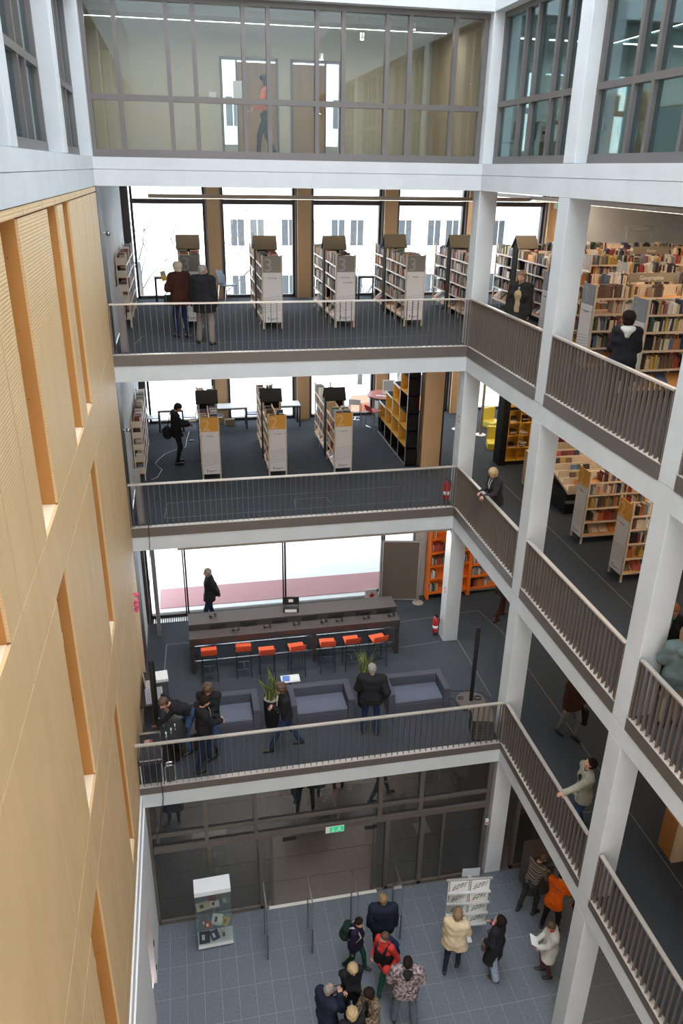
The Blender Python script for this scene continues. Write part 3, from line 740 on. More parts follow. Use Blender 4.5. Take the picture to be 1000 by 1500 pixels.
KEYTXT = {'a': 'bookcase beyond the elderly couple', 'b': 'bookcase right of elderly couple', 'c': 'middle grey 3 bookcase', 'd': 'fourth grey 3 bookcase', 'e': 'bookcase behind the corner column',
 'f': 'bookcase behind man in cardigan', 'g': 'orange 2 bookcase by the reader', 'h': 'middle orange 2 bookcase', 'i': 'third orange 2 bookcase', 'r1': 'bookcase behind woman in black coat',
 'r2': 'second row, upper right gallery', 'r3': 'third row, upper right gallery', 'r4': 'fourth row, upper right gallery', 'r5': 'fifth row, upper right gallery', 'r6': 'sixth row, upper right gallery', 'r7': 'last row, upper right gallery',
 'r8': 'farther orange 2 bookcase on right', 'r9': 'nearer orange 2 bookcase on right', 'r10': 'bookcase behind red-haired woman', 'wa': 'left wall shelf of level 3', 'wb': 'left wall shelf of level 2',
 'o1': 'bright orange shelf', 'y1': 'yellow grid shelf', 't1': 'birch browsing table'}
# ================= FURNITURE AND FITTINGS =================
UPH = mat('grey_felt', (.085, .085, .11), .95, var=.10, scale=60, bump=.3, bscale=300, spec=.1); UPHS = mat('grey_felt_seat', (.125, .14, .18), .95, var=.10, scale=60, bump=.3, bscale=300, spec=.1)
DOAK = mat('dark_stained_oak', (.050, .038, .036), .45, var=.15, scale=6, stretch=(.3, 3, 3)); DOAKT = mat('dark_counter_top', (.075, .062, .06), .45, var=.08, scale=5, stretch=(.3, 3, 3))
REDS = mat('orange_red_plastic', (.72, .095, .035), .35); REDS2 = mat('orange_red_seat', (.80, .13, .05), .35)
GOLD = mat('gold_plinth', (.45, .28, .08), .4); REDX = mat('extinguisher_red', (.50, .022, .02), .25, coat=.5)
SCREEN = mat('dark_screen', (.03, .035, .05), .15); PINK = mat('pinkish_top', (.55, .20, .18), .35); PAPER = mat('paper', (.78, .78, .76), .7)
BLUEP = mat('blue_print', (.10, .22, .55), .5); YEL = mat('yellow_lacquer', (.72, .40, .05), .45); YELB = mat('bright_yellow', (.70, .58, .08), .5); ORG = mat('bright_orange', (.78, .17, .015), .4)
PIN = mat('brown_pinboard', (.115, .09, .072), .95, var=.08, scale=80); GREYL = mat('shelf_edge_grey', (.34, .33, .36), .4); PLY = mat('warm_ply', (.60, .40, .22), .5, var=.05, scale=3, stretch=(1, 1, .3))
MULTI = mat('printed_cover', (.40, .10, .06), .5, col2=(.55, .50, .40), scale=14)
# ---- bar counter with headphone stations ----
ct = empty('counter', (0, 0, Z1), 0, 'long two-tier black media counter behind the orange-red bar stools', 'counter')
b = B(); b.chamf(1.13, -.38, .95, 6.45, .74, 1.05, .006); b.obj('lower_top', DOAKT, ct)
b = B(); b.box(1.125, -.386, .90, 6.455, -.37, 1.046); b.obj('front_edge', DOAK, ct)
b = B(); b.chamf(1.13, .0, 1.05, 6.45, .55, 1.21, .006); b.obj('upper_box', DOAK, ct)
b = B(); b.box(1.128, -.003, 1.205, 6.452, .553, 1.222); b.obj('upper_top', DOAKT, ct)
for x in (1.13, 4.18, 6.35):
    b = B(); b.box(x, -.34, 0, x + .1, .70, .95); b.obj('leg', DOAK, ct)
for y, z in ((-.18, .22), (.42, .26)):
    b = B(); b.box(1.23, y - .02, z, 6.35, y + .02, z + .05); b.obj('foot_rail', CHROME, ct)
for x in (1.85, 2.6, 3.4, 4.15, 4.85, 5.55, 6.1):
    b = B(); b.box(x - .2, -.02, 1.07, x + .2, .0, 1.18); b.box(x - .13, -.03, 1.10, x + .13, -.018, 1.15); b.obj('player_slot', BLACK, ct)
def headphones(x, y, z, rz, lab):
    h = empty('headphones', (x, y, z), rz, lab, 'headphones', 'headphones on the counter')
    for s_ in (-1, 1):
        b = B(); b.cyl((s_ * .05, 0, .045), (s_ * .085, 0, .045), .045, .04, n=12); b.obj('ear_cup', BLACK, h)
    b = B(); b.tube([(.075 * math.cos(a), .02, .05 + .10 * math.sin(a)) if True else 0 for a in [math.pi * k / 10 for k in range(11)]], .009, 6)
    b.obj('headband', BLACK, h, rot=(R(60), 0, 0))
for i, (x, y) in enumerate(((2.27, -.16), (3.06, -.16), (3.8, -.16), (4.5, -.18), (4.9, -.18), (5.6, -.18), (6.27, -.18))):
    headphones(x, y, Z1 + 1.05, (.1 * i) % .4, 'black headphones on the lower tier, %s pair from the left' % ('first', 'second', 'third', 'fourth', 'fifth', 'sixth', 'last')[i])
headphones(1.74, .28, Z1 + 1.222, .5, 'black headphones lying alone on the upper tier of the counter')
cr_ = empty('open_box', (3.72, .3, Z1 + 1.222), R(-8), 'black open box with screen and white card on the counter', 'box')
b = B(); b.box(-.19, -.14, 0, .19, .14, .02); b.box(-.19, -.14, 0, -.17, .14, .11); b.box(.17, -.14, 0, .19, .14, .11); b.box(-.19, -.14, 0, .19, -.12, .11); b.obj('tray', BLACK, cr_)
b = B(); b.box(-.21, .12, .10, .21, .15, .30); b.box(-.21, .115, .10, .21, .12, .13); b.obj('lid', BLACK, cr_)
b = B(); b.box(-.06, .112, .16, .06, .119, .24); b.obj('white_card', PAPER, cr_); b = B(); b.box(-.15, -.147, .015, .15, -.141, .095); b.obj('white_card', PAPER, cr_)
# ---- bar stools ----
def bar_stool(x, y, z, rz, lab, group, h=.80, mseat=REDS2, mback=REDS, mleg=None):
    s = empty('bar_stool', (x, y, z), rz, lab, 'stool', group); ml = mleg or BLACK
    b = B(); b.chamf(-.19, -.17, h - .03, .19, .19, h, .01); b.obj('seat', mseat, s)
    b = B()
    prof = [(-.17, h - .02), (-.19, h + .02), (-.215, h + .10), (-.23, h + .17), (-.215, h + .17), (-.20, h + .10), (-.172, h + .03), (-.15, h - .0)]
    b.prism(prof, 0, -.19, .19); b.obj('backrest', mback, s)
    for sx in (-1, 1):
        for sy in (-1, 1):
            b = B(); b.cyl((sx * .165, sy * .15, h - .03), (sx * .185, sy * .185, 0), .010, n=6); b.obj('leg', ml, s)
    b = B(); b.box(-.17, -.185, .24, .17, -.155, .265); b.obj('footrest', CHROME, s)
    b = B(); b.box(-.012, -.17, .245, .012, .16, .262); b.box(-.14, .15, .245, .14, .17, .262); b.obj('cross_bar', CHROME, s)
    return s
ORD = ('first', 'second', 'third', 'fourth', 'fifth', 'sixth', 'last')
for i, (x, y) in enumerate(((1.58, -.58), (2.42, -.55), (2.97, -.80), (3.71, -.76), (4.49, -.70), (5.11, -.68), (5.79, -.72))):
    bar_stool(x, y, Z1, (.02, -.05, .0, .08, -.04, .03, .16)[i], 'orange-red bar stool with thin black legs, %s from the left at the counter' % ORD[i], 'bar stools at the counter')
bar_stool(7.14, 5.95, Z2, R(-70), 'red bar stool with chrome legs beside the round internet table', 'stools at the round table', .78, PINK, mat('deep_red', (.42, .03, .03), .35), CHROME)
bar_stool(6.75, 6.85, Z2, R(-20), 'pale washed-out bar stool standing close to the rear window', 'stools at the round table', .78, WHITE, WHITE, CHROME)
# ---- sofas ----
def sofa(x0, x1, lab, y0=-2.80, dep=.80, rz=0.0):
    w = x1 - x0; s = empty('sofa', (x0, y0, Z1), rz, lab, 'sofa', 'grey cube sofas')
    h = .62; a = .15
    b = B(); b.chamf(0, 0, .05, a, dep, h, .018); b.obj('armrest', UPH, s); b = B(); b.chamf(w - a, 0, .05, w, dep, h, .018); b.obj('armrest', UPH, s)
    b = B(); b.chamf(a - .01, dep - .17, .05, w - a + .01, dep, h, .018); b.obj('backrest', UPH, s)
    b = B(); b.chamf(a, .012, .05, w - a, dep - .16, .30, .015); b.obj('base', UPH, s)
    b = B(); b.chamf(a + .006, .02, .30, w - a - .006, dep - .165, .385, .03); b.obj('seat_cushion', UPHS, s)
    b = B(); b.box(.02, .02, 0, w - .02, dep - .02, .05); b.obj('plinth', GOLD, s)
sofa(1.45, 2.60, 'grey felt cube sofa behind the two men in black at left'); sofa(3.28, 4.75, 'grey felt cube sofa between the two tall planters'); sofa(5.55, 7.02, 'grey felt cube sofa at the right, by the column speaker')
# ---- planters with snake plants ----
LEAF = mat('sansevieria_leaf', (.06, .115, .045), .45, var=.3, scale=14, stretch=(1, 1, .6)); LEAFE = mat('leaf_margin', (.50, .50, .16), .5)
def planter(x, y, seed, lab, hp=.78, rp=.20, flowers=0):
    rnd = random.Random(seed); p = empty('potted_snake_plant', (x, y, Z1), 0, lab, 'plant')
    b = B(); b.lathe([(rp * .72, 0), (rp * .80, .1), (rp * .97, hp - .04), (rp, hp), (rp - .02, hp), (rp - .03, hp - .05)], 24); b.obj('pot', BLACK, p, smooth=True)
    b = B(); b.lathe([(rp - .02, hp - .06), (rp - .02, hp - .035), (.02, hp - .02)], 18); b.obj('gravel', mat('pale_gravel', (.45, .40, .33), .9, var=.4, scale=90, bump=.8, bscale=120), p)
    for k in range(17):
        a = rnd.uniform(0, 6.28); r0 = rnd.uniform(.0, rp * .6); L_ = rnd.uniform(.45, .85); lean = rnd.uniform(.02, .22); wd = rnd.uniform(.024, .036); ph = rnd.uniform(0, 6.28)
        for mm, ww, off in ((LEAF, wd, 0), (LEAFE, wd * 1.35, -.002)):
            b = B(); n = 8; vs = []
            for i in range(n + 1):
                t = i / n; cx = r0 * math.cos(a) + math.cos(a) * lean * t * t * L_ * 1.6 + .02 * math.sin(t * 5 + ph); cy = r0 * math.sin(a) + math.sin(a) * lean * t * t * L_ * 1.6 + .02 * math.cos(t * 5 + ph)
                wv = ww * (1 - .75 * t ** 3) * (1 if i < n else .15); tw = ph + t * 1.2
                dx, dy = math.cos(tw) * wv, math.sin(tw) * wv; ox, oy = -math.sin(tw) * (.004 + off), math.cos(tw) * (.004 + off); z = hp - .04 + t * L_
                vs += [(cx - dx, cy - dy, z), (cx + ox, cy + oy, z), (cx + dx, cy + dy, z), (cx - ox, cy - oy, z)]
            fs = []
            for i in range(n):
                for j in range(4): fs.append((i * 4 + j, i * 4 + (j + 1) % 4, i * 4 + 4 + (j + 1) % 4, i * 4 + 4 + j))
            b.add(vs, fs)
            if off == 0: lf = b.obj('leaf', mm, p, smooth=True)
            else: b.obj('leaf_margin', mm, lf, smooth=True)
planter(2.88, -2.62, 3, 'snake plant in tall round black planter left of the walking man'); planter(5.10, -2.25, 8, 'snake plant in tall black planter half hidden behind the man seen from behind')
lt = empty('side_table', (3.42, -1.72, Z1), 0, 'low side table with leaflets behind the left planter', 'table')
b = B(); b.box(-.22, -.14, .56, .22, .14, .58); b.obj('table_top', WHITE, lt); b = B(); b.cyl((0, 0, 0), (0, 0, .56), .02); b.obj('leg', BLACK, lt); b = B(); b.cyl((0, 0, 0), (0, 0, .02), .16, n=18); b.obj('foot', BLACK, lt)
for dx, m_, l_ in ((-.1, BLUEP, 'blue leaflet on the low side table'), (.1, PAPER, 'white leaflets on the low side table')):
    b = B(); b.cbox(0, 0, .004, .17, .2, .008); tag(b.obj('leaflet', m_, loc=(3.42 + dx, -1.72, Z1 + .581), rot=(0, 0, dx)), l_, 'leaflet')
# ---- column speakers ----
def cable(pts, r, label, m=BLACK, cat='cable', name='cable'):
    b = B(); b.tube(pts, r, 6); return tag(b.obj(name, m, smooth=True), label, cat)
s = empty('column_speaker', (7.62, -2.65, Z1), 0, 'tall thin black column loudspeaker on round base at the right corner', 'speaker')
b = B(); b.lathe([(.36, 0), (.36, .07), (.33, .09), (.05, .095)], 32); b.obj('base', mat('speaker_base', (.10, .08, .075), .5), s, smooth=False)
b = B(); b.cyl((0, 0, .09), (0, 0, 2.12), .048, n=16); b.obj('column', BLACK, s, smooth=False)
b = B(); b.box(-.10, -.34, .092, .06, -.27, .10); b.obj('control_panel', BLACK, s)
def coil(cx, cy, cz, r, turns, seed, th=.006, n=40):
    rnd = random.Random(seed); return [(cx + (r + .01 * math.sin(t * .9)) * math.cos(t * 6.28 * turns / n) + rnd.uniform(-.004, .004), cy + r * .8 * math.sin(t * 6.28 * turns / n), cz + .004 + .0006 * t) for t in range(n)]
cable(coil(7.80, -2.62, Z1 + .095, .09, 3, 1), .006, 'black cable coiled on the right of the round speaker base')
cable(coil(7.40, -2.55, Z1 + .095, .06, 2, 2), .006, 'small cable loop on the left of the round speaker base')
cable([(7.30, -2.5, Z1 + .008), (7.1, -2.3, Z1 + .008), (7.2, -2.1, Z1 + .008), (7.5, -2.15, Z1 + .008), (7.75, -2.2, Z1 + .008), (8.0, -2.3, Z1 + .008), (8.15, -2.6, Z1 + .008), (8.05, -2.95, Z1 + .008)], .006, 'black cable lying on the carpet behind the round speaker base')
cable([(7.95, -2.9, Z1 + .008), (7.9, -3.2, Z1 + .008), (7.7, -3.3, Z1 + .008), (7.6, -3.45, Z1 + .008)], .006, 'black cable running from the speaker base to the amplifier')
am = empty('amplifier_rack', (7.46, -3.72, Z1), R(-12), 'brown-topped black equipment rack beside the corner of the railing', 'equipment')
b = B(); b.chamf(-.23, -.25, 0, .23, .25, .54, .01); b.obj('case', BLACK, am); b = B(); b.box(-.235, -.255, .535, .235, .255, .55); b.obj('top', PIN, am)
for k in range(6):
    b = B(); b.box(-.21, -.262, .05 + k * .08, .21, -.25, .11 + k * .08); b.cyl((.1, -.262, .08 + k * .08), (.1, -.275, .08 + k * .08), .015, n=8); b.obj('unit', mat('rack_unit', (.05, .05, .055), .4), am)
s = empty('column_speaker', (.36, -2.69, Z1), 0, 'thick black column loudspeaker beside the man bending over the mixing desk', 'speaker')
b = B(); b.cyl((0, 0, .05), (0, 0, 2.13), .065, n=16); b.obj('column', BLACK, s); b = B(); b.lathe([(.16, 0), (.16, .05), (.07, .06)], 24); b.obj('base', BLACK, s)
cable([(.36, -2.69, Z1 + 2.13), (.30, -2.4, Z1 + 2.45), (.22, -1.6, Z1 + 2.9), (.12, -.5, Z1 + 3.6), (.10, .02, Z2 + .01 - .0)] and
      [(.40, -.03, Z2 + .3), (.395, -.05, Z2 + .02), (.39, -.06, Z2 - .4), (.35, -.5, Z2 - 1.0), (.33, -1.3, Z2 - 1.45), (.34, -2.2, Z2 - 1.7), (.36, -2.69, Z1 + 2.13)], .008, 'black cable dropping from level 2 to the left column loudspeaker')
cable([(.40, -4.0, Z1 + .62), (.42, -4.03, Z1 + .35), (.44, -4.12, Z1 + .05), (.45, -4.13, Z1 - .25), (.42, -4.16, Z1 - .55), (.30, -4.2, 2.9), (.18, -4.2, 2.6), (.12, -4.18, 2.2)], .009, 'black cable hanging over the edge beam at lower left')
# ---- technician's corner ----
FC = mat('flight_case', (.035, .035, .04), .45)
fc = empty('flight_case_rack', (.26, -3.80, Z1), 0, 'flight case with open silver-edged lid at the left end of the lower railing', 'flight case')
b = B(); b.box(-.23, -.20, .5, .23, .20, .62); b.obj('case', FC, fc)
b = B()
for x0, x1, y0, y1_, z0, z1_ in ((-.235, .235, -.205, -.19, .60, .625), (-.235, .235, .19, .205, .60, .625), (-.235, -.22, -.205, .205, .60, .625), (.22, .235, -.205, .205, .60, .625)): b.box(x0, y0, z0, x1, y1_, z1_)
b.obj('edge_trim', CHROME, fc)
b = B(); b.box(-.21, .19, .62, .21, .22, .98); b.obj('lid', FC, fc, rot=None)
b = B(); b.box(-.22, .18, .97, .22, .225, .99); b.box(-.22, .18, .62, -.205, .225, .98); b.box(.205, .18, .62, .22, .225, .98); b.box(-.22, .18, .62, .22, .225, .64); b.obj('lid_trim', CHROME, fc)
for sx in (-1, 1):
    for sy in (-1, 1):
        b = B(); b.box(sx * .21 - .012, sy * .18 - .012, 0, sx * .21 + .012, sy * .18 + .012, .5); b.obj('leg', CHROME, fc)
b = B(); b.box(-.12, .184, .74, .05, .189, .82); b.obj('red_sticker', MULTI, fc)
fc = empty('small_case', (.62, -3.95, Z1), R(6), 'small upright silver-edged case standing behind the railing', 'case')
b = B(); b.box(-.10, -.06, .0, .10, .06, .42); b.obj('case', FC, fc)
b = B()
for a in (-.105, .09): b.box(a, -.065, 0, a + .015, .065, .43)
b.box(-.105, -.065, .415, .105, .065, .43); b.box(-.105, -.065, 0, .105, .065, .015); b.obj('edge_trim', CHROME, fc); b = B(); b.tube([(-.05, 0, .43), (-.045, 0, .47), (.045, 0, .47), (.05, 0, .43)], .008); b.obj('handle', CHROME, fc)
dk = empty('mixing_table', (.30, -1.85, Z1), 0, 'cluttered black table with mixing desk against the beech wall', 'table')
b = B(); b.box(-.28, -.55, .70, .28, .75, .73); b.obj('table_top', BLACK, dk)
for sx in (-.25, .25):
    for sy in (-.5, .7): 
        b = B(); b.box(sx - .02, sy - .02, 0, sx + .02, sy + .02, .7); b.obj('leg', CHROME, dk)
mx_ = empty('mixing_desk', (.30, -2.1, Z1 + .73), R(5), 'grey mixing console on the technician table', 'mixer')
b = B(); b.prism([(-.25, 0), (.25, 0), (.25, .09), (-.25, .04)], 0, -.18, .2); b.obj('body', mat('mixer_grey', (.30, .30, .33), .5), mx_)
b = B()
for i in range(8):
    for j in range(6): b.cyl((-.14 + i * .042, -.2 + j * .075, .05 + .008 * j), (-.14 + i * .042, -.2 + j * .075, .068 + .008 * j), .007, n=6)
b.obj('knobs', BLACK, mx_, kind='stuff')
lp = empty('laptop', (.20, -1.62, Z1 + .73), R(100), 'open laptop with dark blue screen near the beech wall', 'laptop')
b = B(); b.box(-.17, -.12, 0, .17, .12, .02); b.obj('base', ALU, lp); b = B(); b.box(-.17, .11, .02, .17, .125, .25); b.obj('lid', ALU, lp); b = B(); b.box(-.155, .105, .035, .155, .111, .235); b.obj('screen', mat('blue_screen', (.03, .05, .20), .2), lp)
for k, (yy, l_) in enumerate(((-1.42, 'upper'), (-1.30, 'lower'))): pass
b = B(); b.box(-.14, -.18, 0, .14, .18, .07); b.box(-.13, -.17, .07, .13, .17, .078); tag(b.obj('white_case', WHITE, loc=(.46, -1.38, Z1 + .73), rot=(0, 0, .1)), 'white flat case on the far end of the technician table', 'case')
bt = empty('round_table', (.66, -3.24, Z1), 0, 'dark low round table with glasses and bottles beside the bending man', 'table')
b = B(); b.lathe([(.36, .66), (.38, .68), (.38, .70), (.02, .70)], 28); b.obj('table_top', BLACK, bt); b = B(); b.cyl((0, 0, 0), (0, 0, .66), .03); b.obj('leg', BLACK, bt); b = B(); b.lathe([(.22, 0), (.22, .02), (.04, .03)], 20); b.obj('foot', BLACK, bt)
GB = glass('bottle_glass', (.45, .72, .72), .12); GG = glass('tumbler_glass', (.9, .95, .95), .12)
for i, (dx, dy) in enumerate(((-.12, .0), (-.22, .12))):
    b = B(); b.lathe([(.032, 0), (.035, .02), (.035, .15), (.014, .2), (.013, .24)], 14); o = b.obj('bottle', GB, loc=(.66 + dx, -3.24 + dy, Z1 + .701), smooth=True); tag(o, ('water bottle nearest the bending man\'s hand', 'water bottle close to the beech wall')[i], 'bottle')
    b = B(); b.cyl((0, 0, .238), (0, 0, .26), .015, n=10); b.obj('cap', mat('cap_blue', (.1, .3, .5), .4), o)
for i, (dx, dy) in enumerate(((.02, -.1), (.1, .02), (-.08, -.2))):
    b = B(); b.lathe([(.026, 0), (.034, .11), (.032, .11), (.024, .008)], 14); tag(b.obj('tumbler', GG, loc=(.66 + dx, -3.24 + dy, Z1 + .701), smooth=True), ('empty tumbler in the middle of the round table', 'empty tumbler at the right of the round table', 'empty tumbler at the front of the round table')[i], 'glass')
bx_ = B(); bx_.chamf(-.22, -.3, 0, .22, .3, .45, .02); tag(bx_.obj('equipment_bag', FC, loc=(.95, -2.9, Z1), rot=(0, 0, .4)), 'black equipment bag on the carpet behind the bending man', 'bag')
# pin board on feet, window box
pb = empty('pinboard', (0, 0, Z1), 0, 'free-standing brown pinboard with aluminium frame in front of the windows', 'pinboard')
def along(p0, p1): return Vector((p1[0] - p0[0], p1[1] - p0[1], 0))
P0, P1 = (6.62, 2.26), (7.72, 2.06); dv = along(P0, P1); ang = math.atan2(dv.y, dv.x); Lb = dv.length
pb.location = (P0[0], P0[1], Z1); pb.rotation_euler = (0, 0, ang)
b = B(); b.box(.03, -.012, .14, Lb - .08, .012, 1.98); b.obj('board', PIN, pb)
b = B(); b.box(.0, -.02, .10, Lb - .05, .02, .14); b.obj('bottom_rail', ALU, pb); b = B(); b.box(.0, -.02, 1.98, Lb - .05, .02, 2.02); b.obj('top_rail', ALU, pb)
for x in (0, Lb - .08): 
    b = B(); b.box(x, -.02, .10, x + .03, .02, 2.02); b.obj('side_rail', ALU, pb)
for x in (-.04, Lb - .02):
    b = B(); b.cyl((x, 0, .02), (x, 0, 2.04), .018, n=10); b.obj('post', ALU, pb); b = B(); b.lathe([(.16, 0), (.16, .012), (.03, .02)], 24, cx=x); b.obj('foot', mat('disc_foot', (.5, .46, .40), .35, metal=.4), pb)
b = B(); b.chamf(-.19, -.05, 0, .19, .05, .36, .01); ob_ = b.obj('first_aid_box', mat('clear_grey_case', (.42, .38, .38), .4), loc=(6.37, 2.36, Z1 + .06)); tag(ob_, 'grey case with red cross emblem leaning by the glass front', 'box')
b = B(); b.box(-.08, -.056, .15, .08, -.05, .21); b.box(-.03, -.056, .10, .03, -.05, .26); b.obj('red_cross', mat('cross_red', (.5, .03, .03), .5), ob_)
b = B(); b.box(.13, -.056, .3, .19, .0, .36); b.obj('latch', BLACK, ob_)
# ---- bright orange shelf ----
osf = empty('orange_bookcase', (7.98, 2.10, Z1), R(3), 'tall bright orange bookcase behind the concrete column on level 1', 'bookcase')
def grid_shelf(root, x0, x1, z0, z1, nx, nz, dep, m, legs=.18, t=.05):
    cw = (x1 - x0 - t) / nx; ch = (z1 - z0 - t) / nz
    for i in range(nx + 1):
        b = B(); b.box(x0 + i * cw, 0, z0 - (legs if i in (0, nx) or True else 0), x0 + i * cw + t, dep, z1); b.obj('upright', m, root)
    for j in range(nz + 1):
        b = B(); b.box(x0, .004, z0 + j * ch, x1, dep - .004, z0 + j * ch + t); b.obj('shelf_board', m, root)
    b = B(); b.box(x0, dep - .02, z0, x1, dep - .004, z1); b.obj('back_panel', m, root)
grid_shelf(osf, 0, 1.3, .22, 2.46, 1, 5, .30, ORG); grid_shelf(osf, 1.3, 2.6, .22, 1.45, 1, 3, .30, ORG)
Mo = Matrix.Translation((7.98, 2.10, Z1)) @ Matrix.Rotation(R(3), 4, 'Z'); rnd_ = random.Random(77)
for j in range(5):
    z = .22 + j * .438 + .05
    place_books(Mo @ Matrix.Translation((0, .27, 0)), 'o1', min(j, 4), z, .10, (.36, .3, 1.2, .5, .2)[j], -1, rnd_, COOL, .95, hmax=.26)
    if j < 3: place_books(Mo @ Matrix.Translation((0, .27, 0)), 'o1', j, .22 + j * .393 + .05, 1.40, 1.95, -1, rnd_, COOL, .95, hmax=.26)
# extinguishers
def extinguisher(x, y, z, lab, k=1.0):
    e = empty('fire_extinguisher', (x, y, z), 0, lab, 'extinguisher')
    b = B(); b.lathe([(.0, 0), (.07 * k, .005), (.075 * k, .03), (.075 * k, .40), (.06 * k, .45), (.03, .48), (.022, .50)], 20); b.obj('cylinder', REDX, e, smooth=True)
    b = B(); b.cyl((0, 0, .49), (0, 0, .54), .025, n=10); b.box(-.02, -.09, .54, .02, .04, .56); b.box(-.02, -.10, .50, .02, -.03, .515); b.obj('valve', BLACK, e)
    b = B(); b.tube([(.03, 0, .52), (.09, -.01, .48), (.10, -.01, .36), (.085, 0, .15)], .012); b.obj('hose', BLACK, e)
    b = B(); b.lathe([(.0758 * k, .13), (.0765 * k, .13), (.0765 * k, .22), (.0758 * k, .22)], 20); b.obj('label', PAPER, e, smooth=True)
    b = B(); b.lathe([(.0758 * k, 0.0), (.079 * k, 0.0), (.079 * k, .02)], 20); b.obj('foot_ring', BLACK, e)
extinguisher(7.66, .30, Z1 + .12, 'red fire extinguisher on the column foot on level 1'); extinguisher(7.66, .26, Z2 + .12, 'red fire extinguisher behind the railing on level 2'); extinguisher(.06, 3.02, Z3 + .1, 'red fire extinguisher at the foot of the left wall shelf, level 3')
for z in (Z1 + 1.42, Z2 + 2.15):
    b = B(); b.box(-.002, -.045, 0, 0, .045, .16, 0); b.box(-.003, -.02, .03, -.002, .02, .12, 1); o = b.obj('safety_sign', [mat('sign_red', (.55, .03, .04), .4), PAPER], loc=(7.797, .16, z)); tag(o, 'small red extinguisher sign on the corner column %s' % ('above the sofas level extinguisher' if z < 6 else 'of the orange-numeral gallery'), 'sign')
# ================= level 2 furniture =================
def chair(x, y, z, rz, lab, seatc=None):
    c = empty('chair', (x, y, z), rz, lab, 'chair', 'chairs by the rear windows'); m = seatc or mat('pale_chair', (.40, .42, .48), .35)
    b = B(); b.chamf(-.20, -.20, .43, .20, .21, .455, .01); b.obj('seat', m, c)
    b = B(); b.prism([(-.20, .50), (-.21, .56), (-.27, .88), (-.25, .88), (-.19, .56), (-.185, .50)], 0, -.19, .19); b.obj('backrest', m, c)
    for sx in (-1, 1):
        b = B(); b.tube([(sx * .19, .18, 0), (sx * .19, .17, .43), (sx * .19, -.17, .43), (sx * .19, -.20, .50), (sx * .19, -.24, .78)], .010); b.obj('side_frame', CHROME, c)
        b = B(); b.cyl((sx * .19, -.17, .43), (sx * .19, -.22, 0), .010, n=6); b.obj('leg', CHROME, c)
def table(x, y, z, w, d, lab, h=.72, mt=WHITE):
    t = empty('table', (x, y, z), 0, lab, 'table', 'reading tables by the rear windows')
    b = B(); b.box(-w / 2, -d / 2, h - .03, w / 2, d / 2, h); b.obj('table_top', mt, t)
    b = B(); b.box(-w / 2 + .03, -d / 2 + .03, h - .08, w / 2 - .03, d / 2 - .03, h - .03); b.obj('apron', BLACK, t)
    for sx in (-1, 1):
        for sy in (-1, 1):
            b = B(); b.box(sx * (w / 2 - .03) - .025, sy * (d / 2 - .03) - .025, 0, sx * (w / 2 - .03) + .025, sy * (d / 2 - .03) + .025, h - .03); b.obj('leg', BLACK, t)
table(.92, 7.3, Z2, .78, .55, 'white-topped reading table behind the reading man'); table(2.75, 7.3, Z2, 1.1, .55, 'white reading table right of the first orange 2 bookcase'); table(4.55, 7.3, Z2, .9, .55, 'reading table right of the second orange 2 bookcase')
chair(.40, 7.3, Z2, R(-90), 'pale chair at the left end of the table by the reading man'); chair(1.5, 7.3, Z2, R(90), 'pale chair at the right end of the table by the reading man')
chair(3.45, 7.3, Z2, R(90), 'dark-backed chair right of the first orange 2 bookcase', mat('dark_chair', (.08, .10, .16), .4)); chair(2.35, 7.2, Z2, R(-90), 'pale chair partly behind the first orange 2 bookcase')
table(1.05, 7.1, Z3, .60, .5, 'small reading table left of the elderly couple', .74); chair(1.55, 7.05, Z3, R(90), 'pale chair beside the elderly woman, at the window'); chair(2.85, 7.2, Z3, R(-60), 'dark-backed chair between the first two grey 3 bookcases', mat('dark_chair', (.08, .10, .16), .4))
table(7.0, 6.9, Z3, .6, .5, 'reading table between the third and fourth grey 3 bookcases', .74)
b = B(); b.box(-.16, -.1, 0, .16, .1, .2); tag(b.obj('cardboard_box', mat('cardboard', (.25, .18, .12), .9), loc=(2.75, 7.55, Z2), rot=(0, 0, .1)), 'small brown box on the floor by the rear window', 'box')
rt = empty('round_internet_table', (7.72, 6.72, Z2), 0, 'high round table with pinkish top and black pedestal', 'table')
b = B(); b.lathe([(.58, .98), (.60, 1.0), (.60, 1.05), (.3, 1.051)], 36); b.obj('rim', mat('dark_rim', (.10, .07, .07), .4), rt); b = B(); b.lathe([(.595, 1.048), (.595, 1.056), (.05, 1.057)], 36); b.obj('table_top', PINK, rt)
b = B(); b.box(-.28, -.2, 0, .2, .2, .98); b.obj('pedestal', mat('navy_pedestal', (.03, .032, .05), .5), rt)
lp = empty('laptop', (7.85, 6.85, Z2 + 1.057), R(-8), 'white open laptop on the round pinkish table', 'laptop')
b = B(); b.box(-.18, -.13, 0, .18, .13, .02); b.obj('base', WHITE, lp); b = B(); b.box(-.19, .12, .02, .19, .135, .40); b.obj('lid', WHITE, lp); b = B(); b.box(-.165, .115, .05, .165, .121, .36); b.obj('screen', mat('pale_screen', (.35, .42, .45), .3), lp)
b = B(); b.box(-.2, -.07, 0, .2, .07, .015); tag(b.obj('keyboard', WHITE, loc=(7.55, 6.5, Z2 + 1.058), rot=(0, 0, R(-25))), 'white keyboard on the round pinkish table', 'keyboard')
b = B(); b.box(-.11, -.08, 0, .11, .08, .006); tag(b.obj('leaflet', BLUEP, loc=(7.95, 6.50, Z2 + 1.058), rot=(0, 0, R(-15))), 'blue and white leaflet on the round pinkish table', 'leaflet')
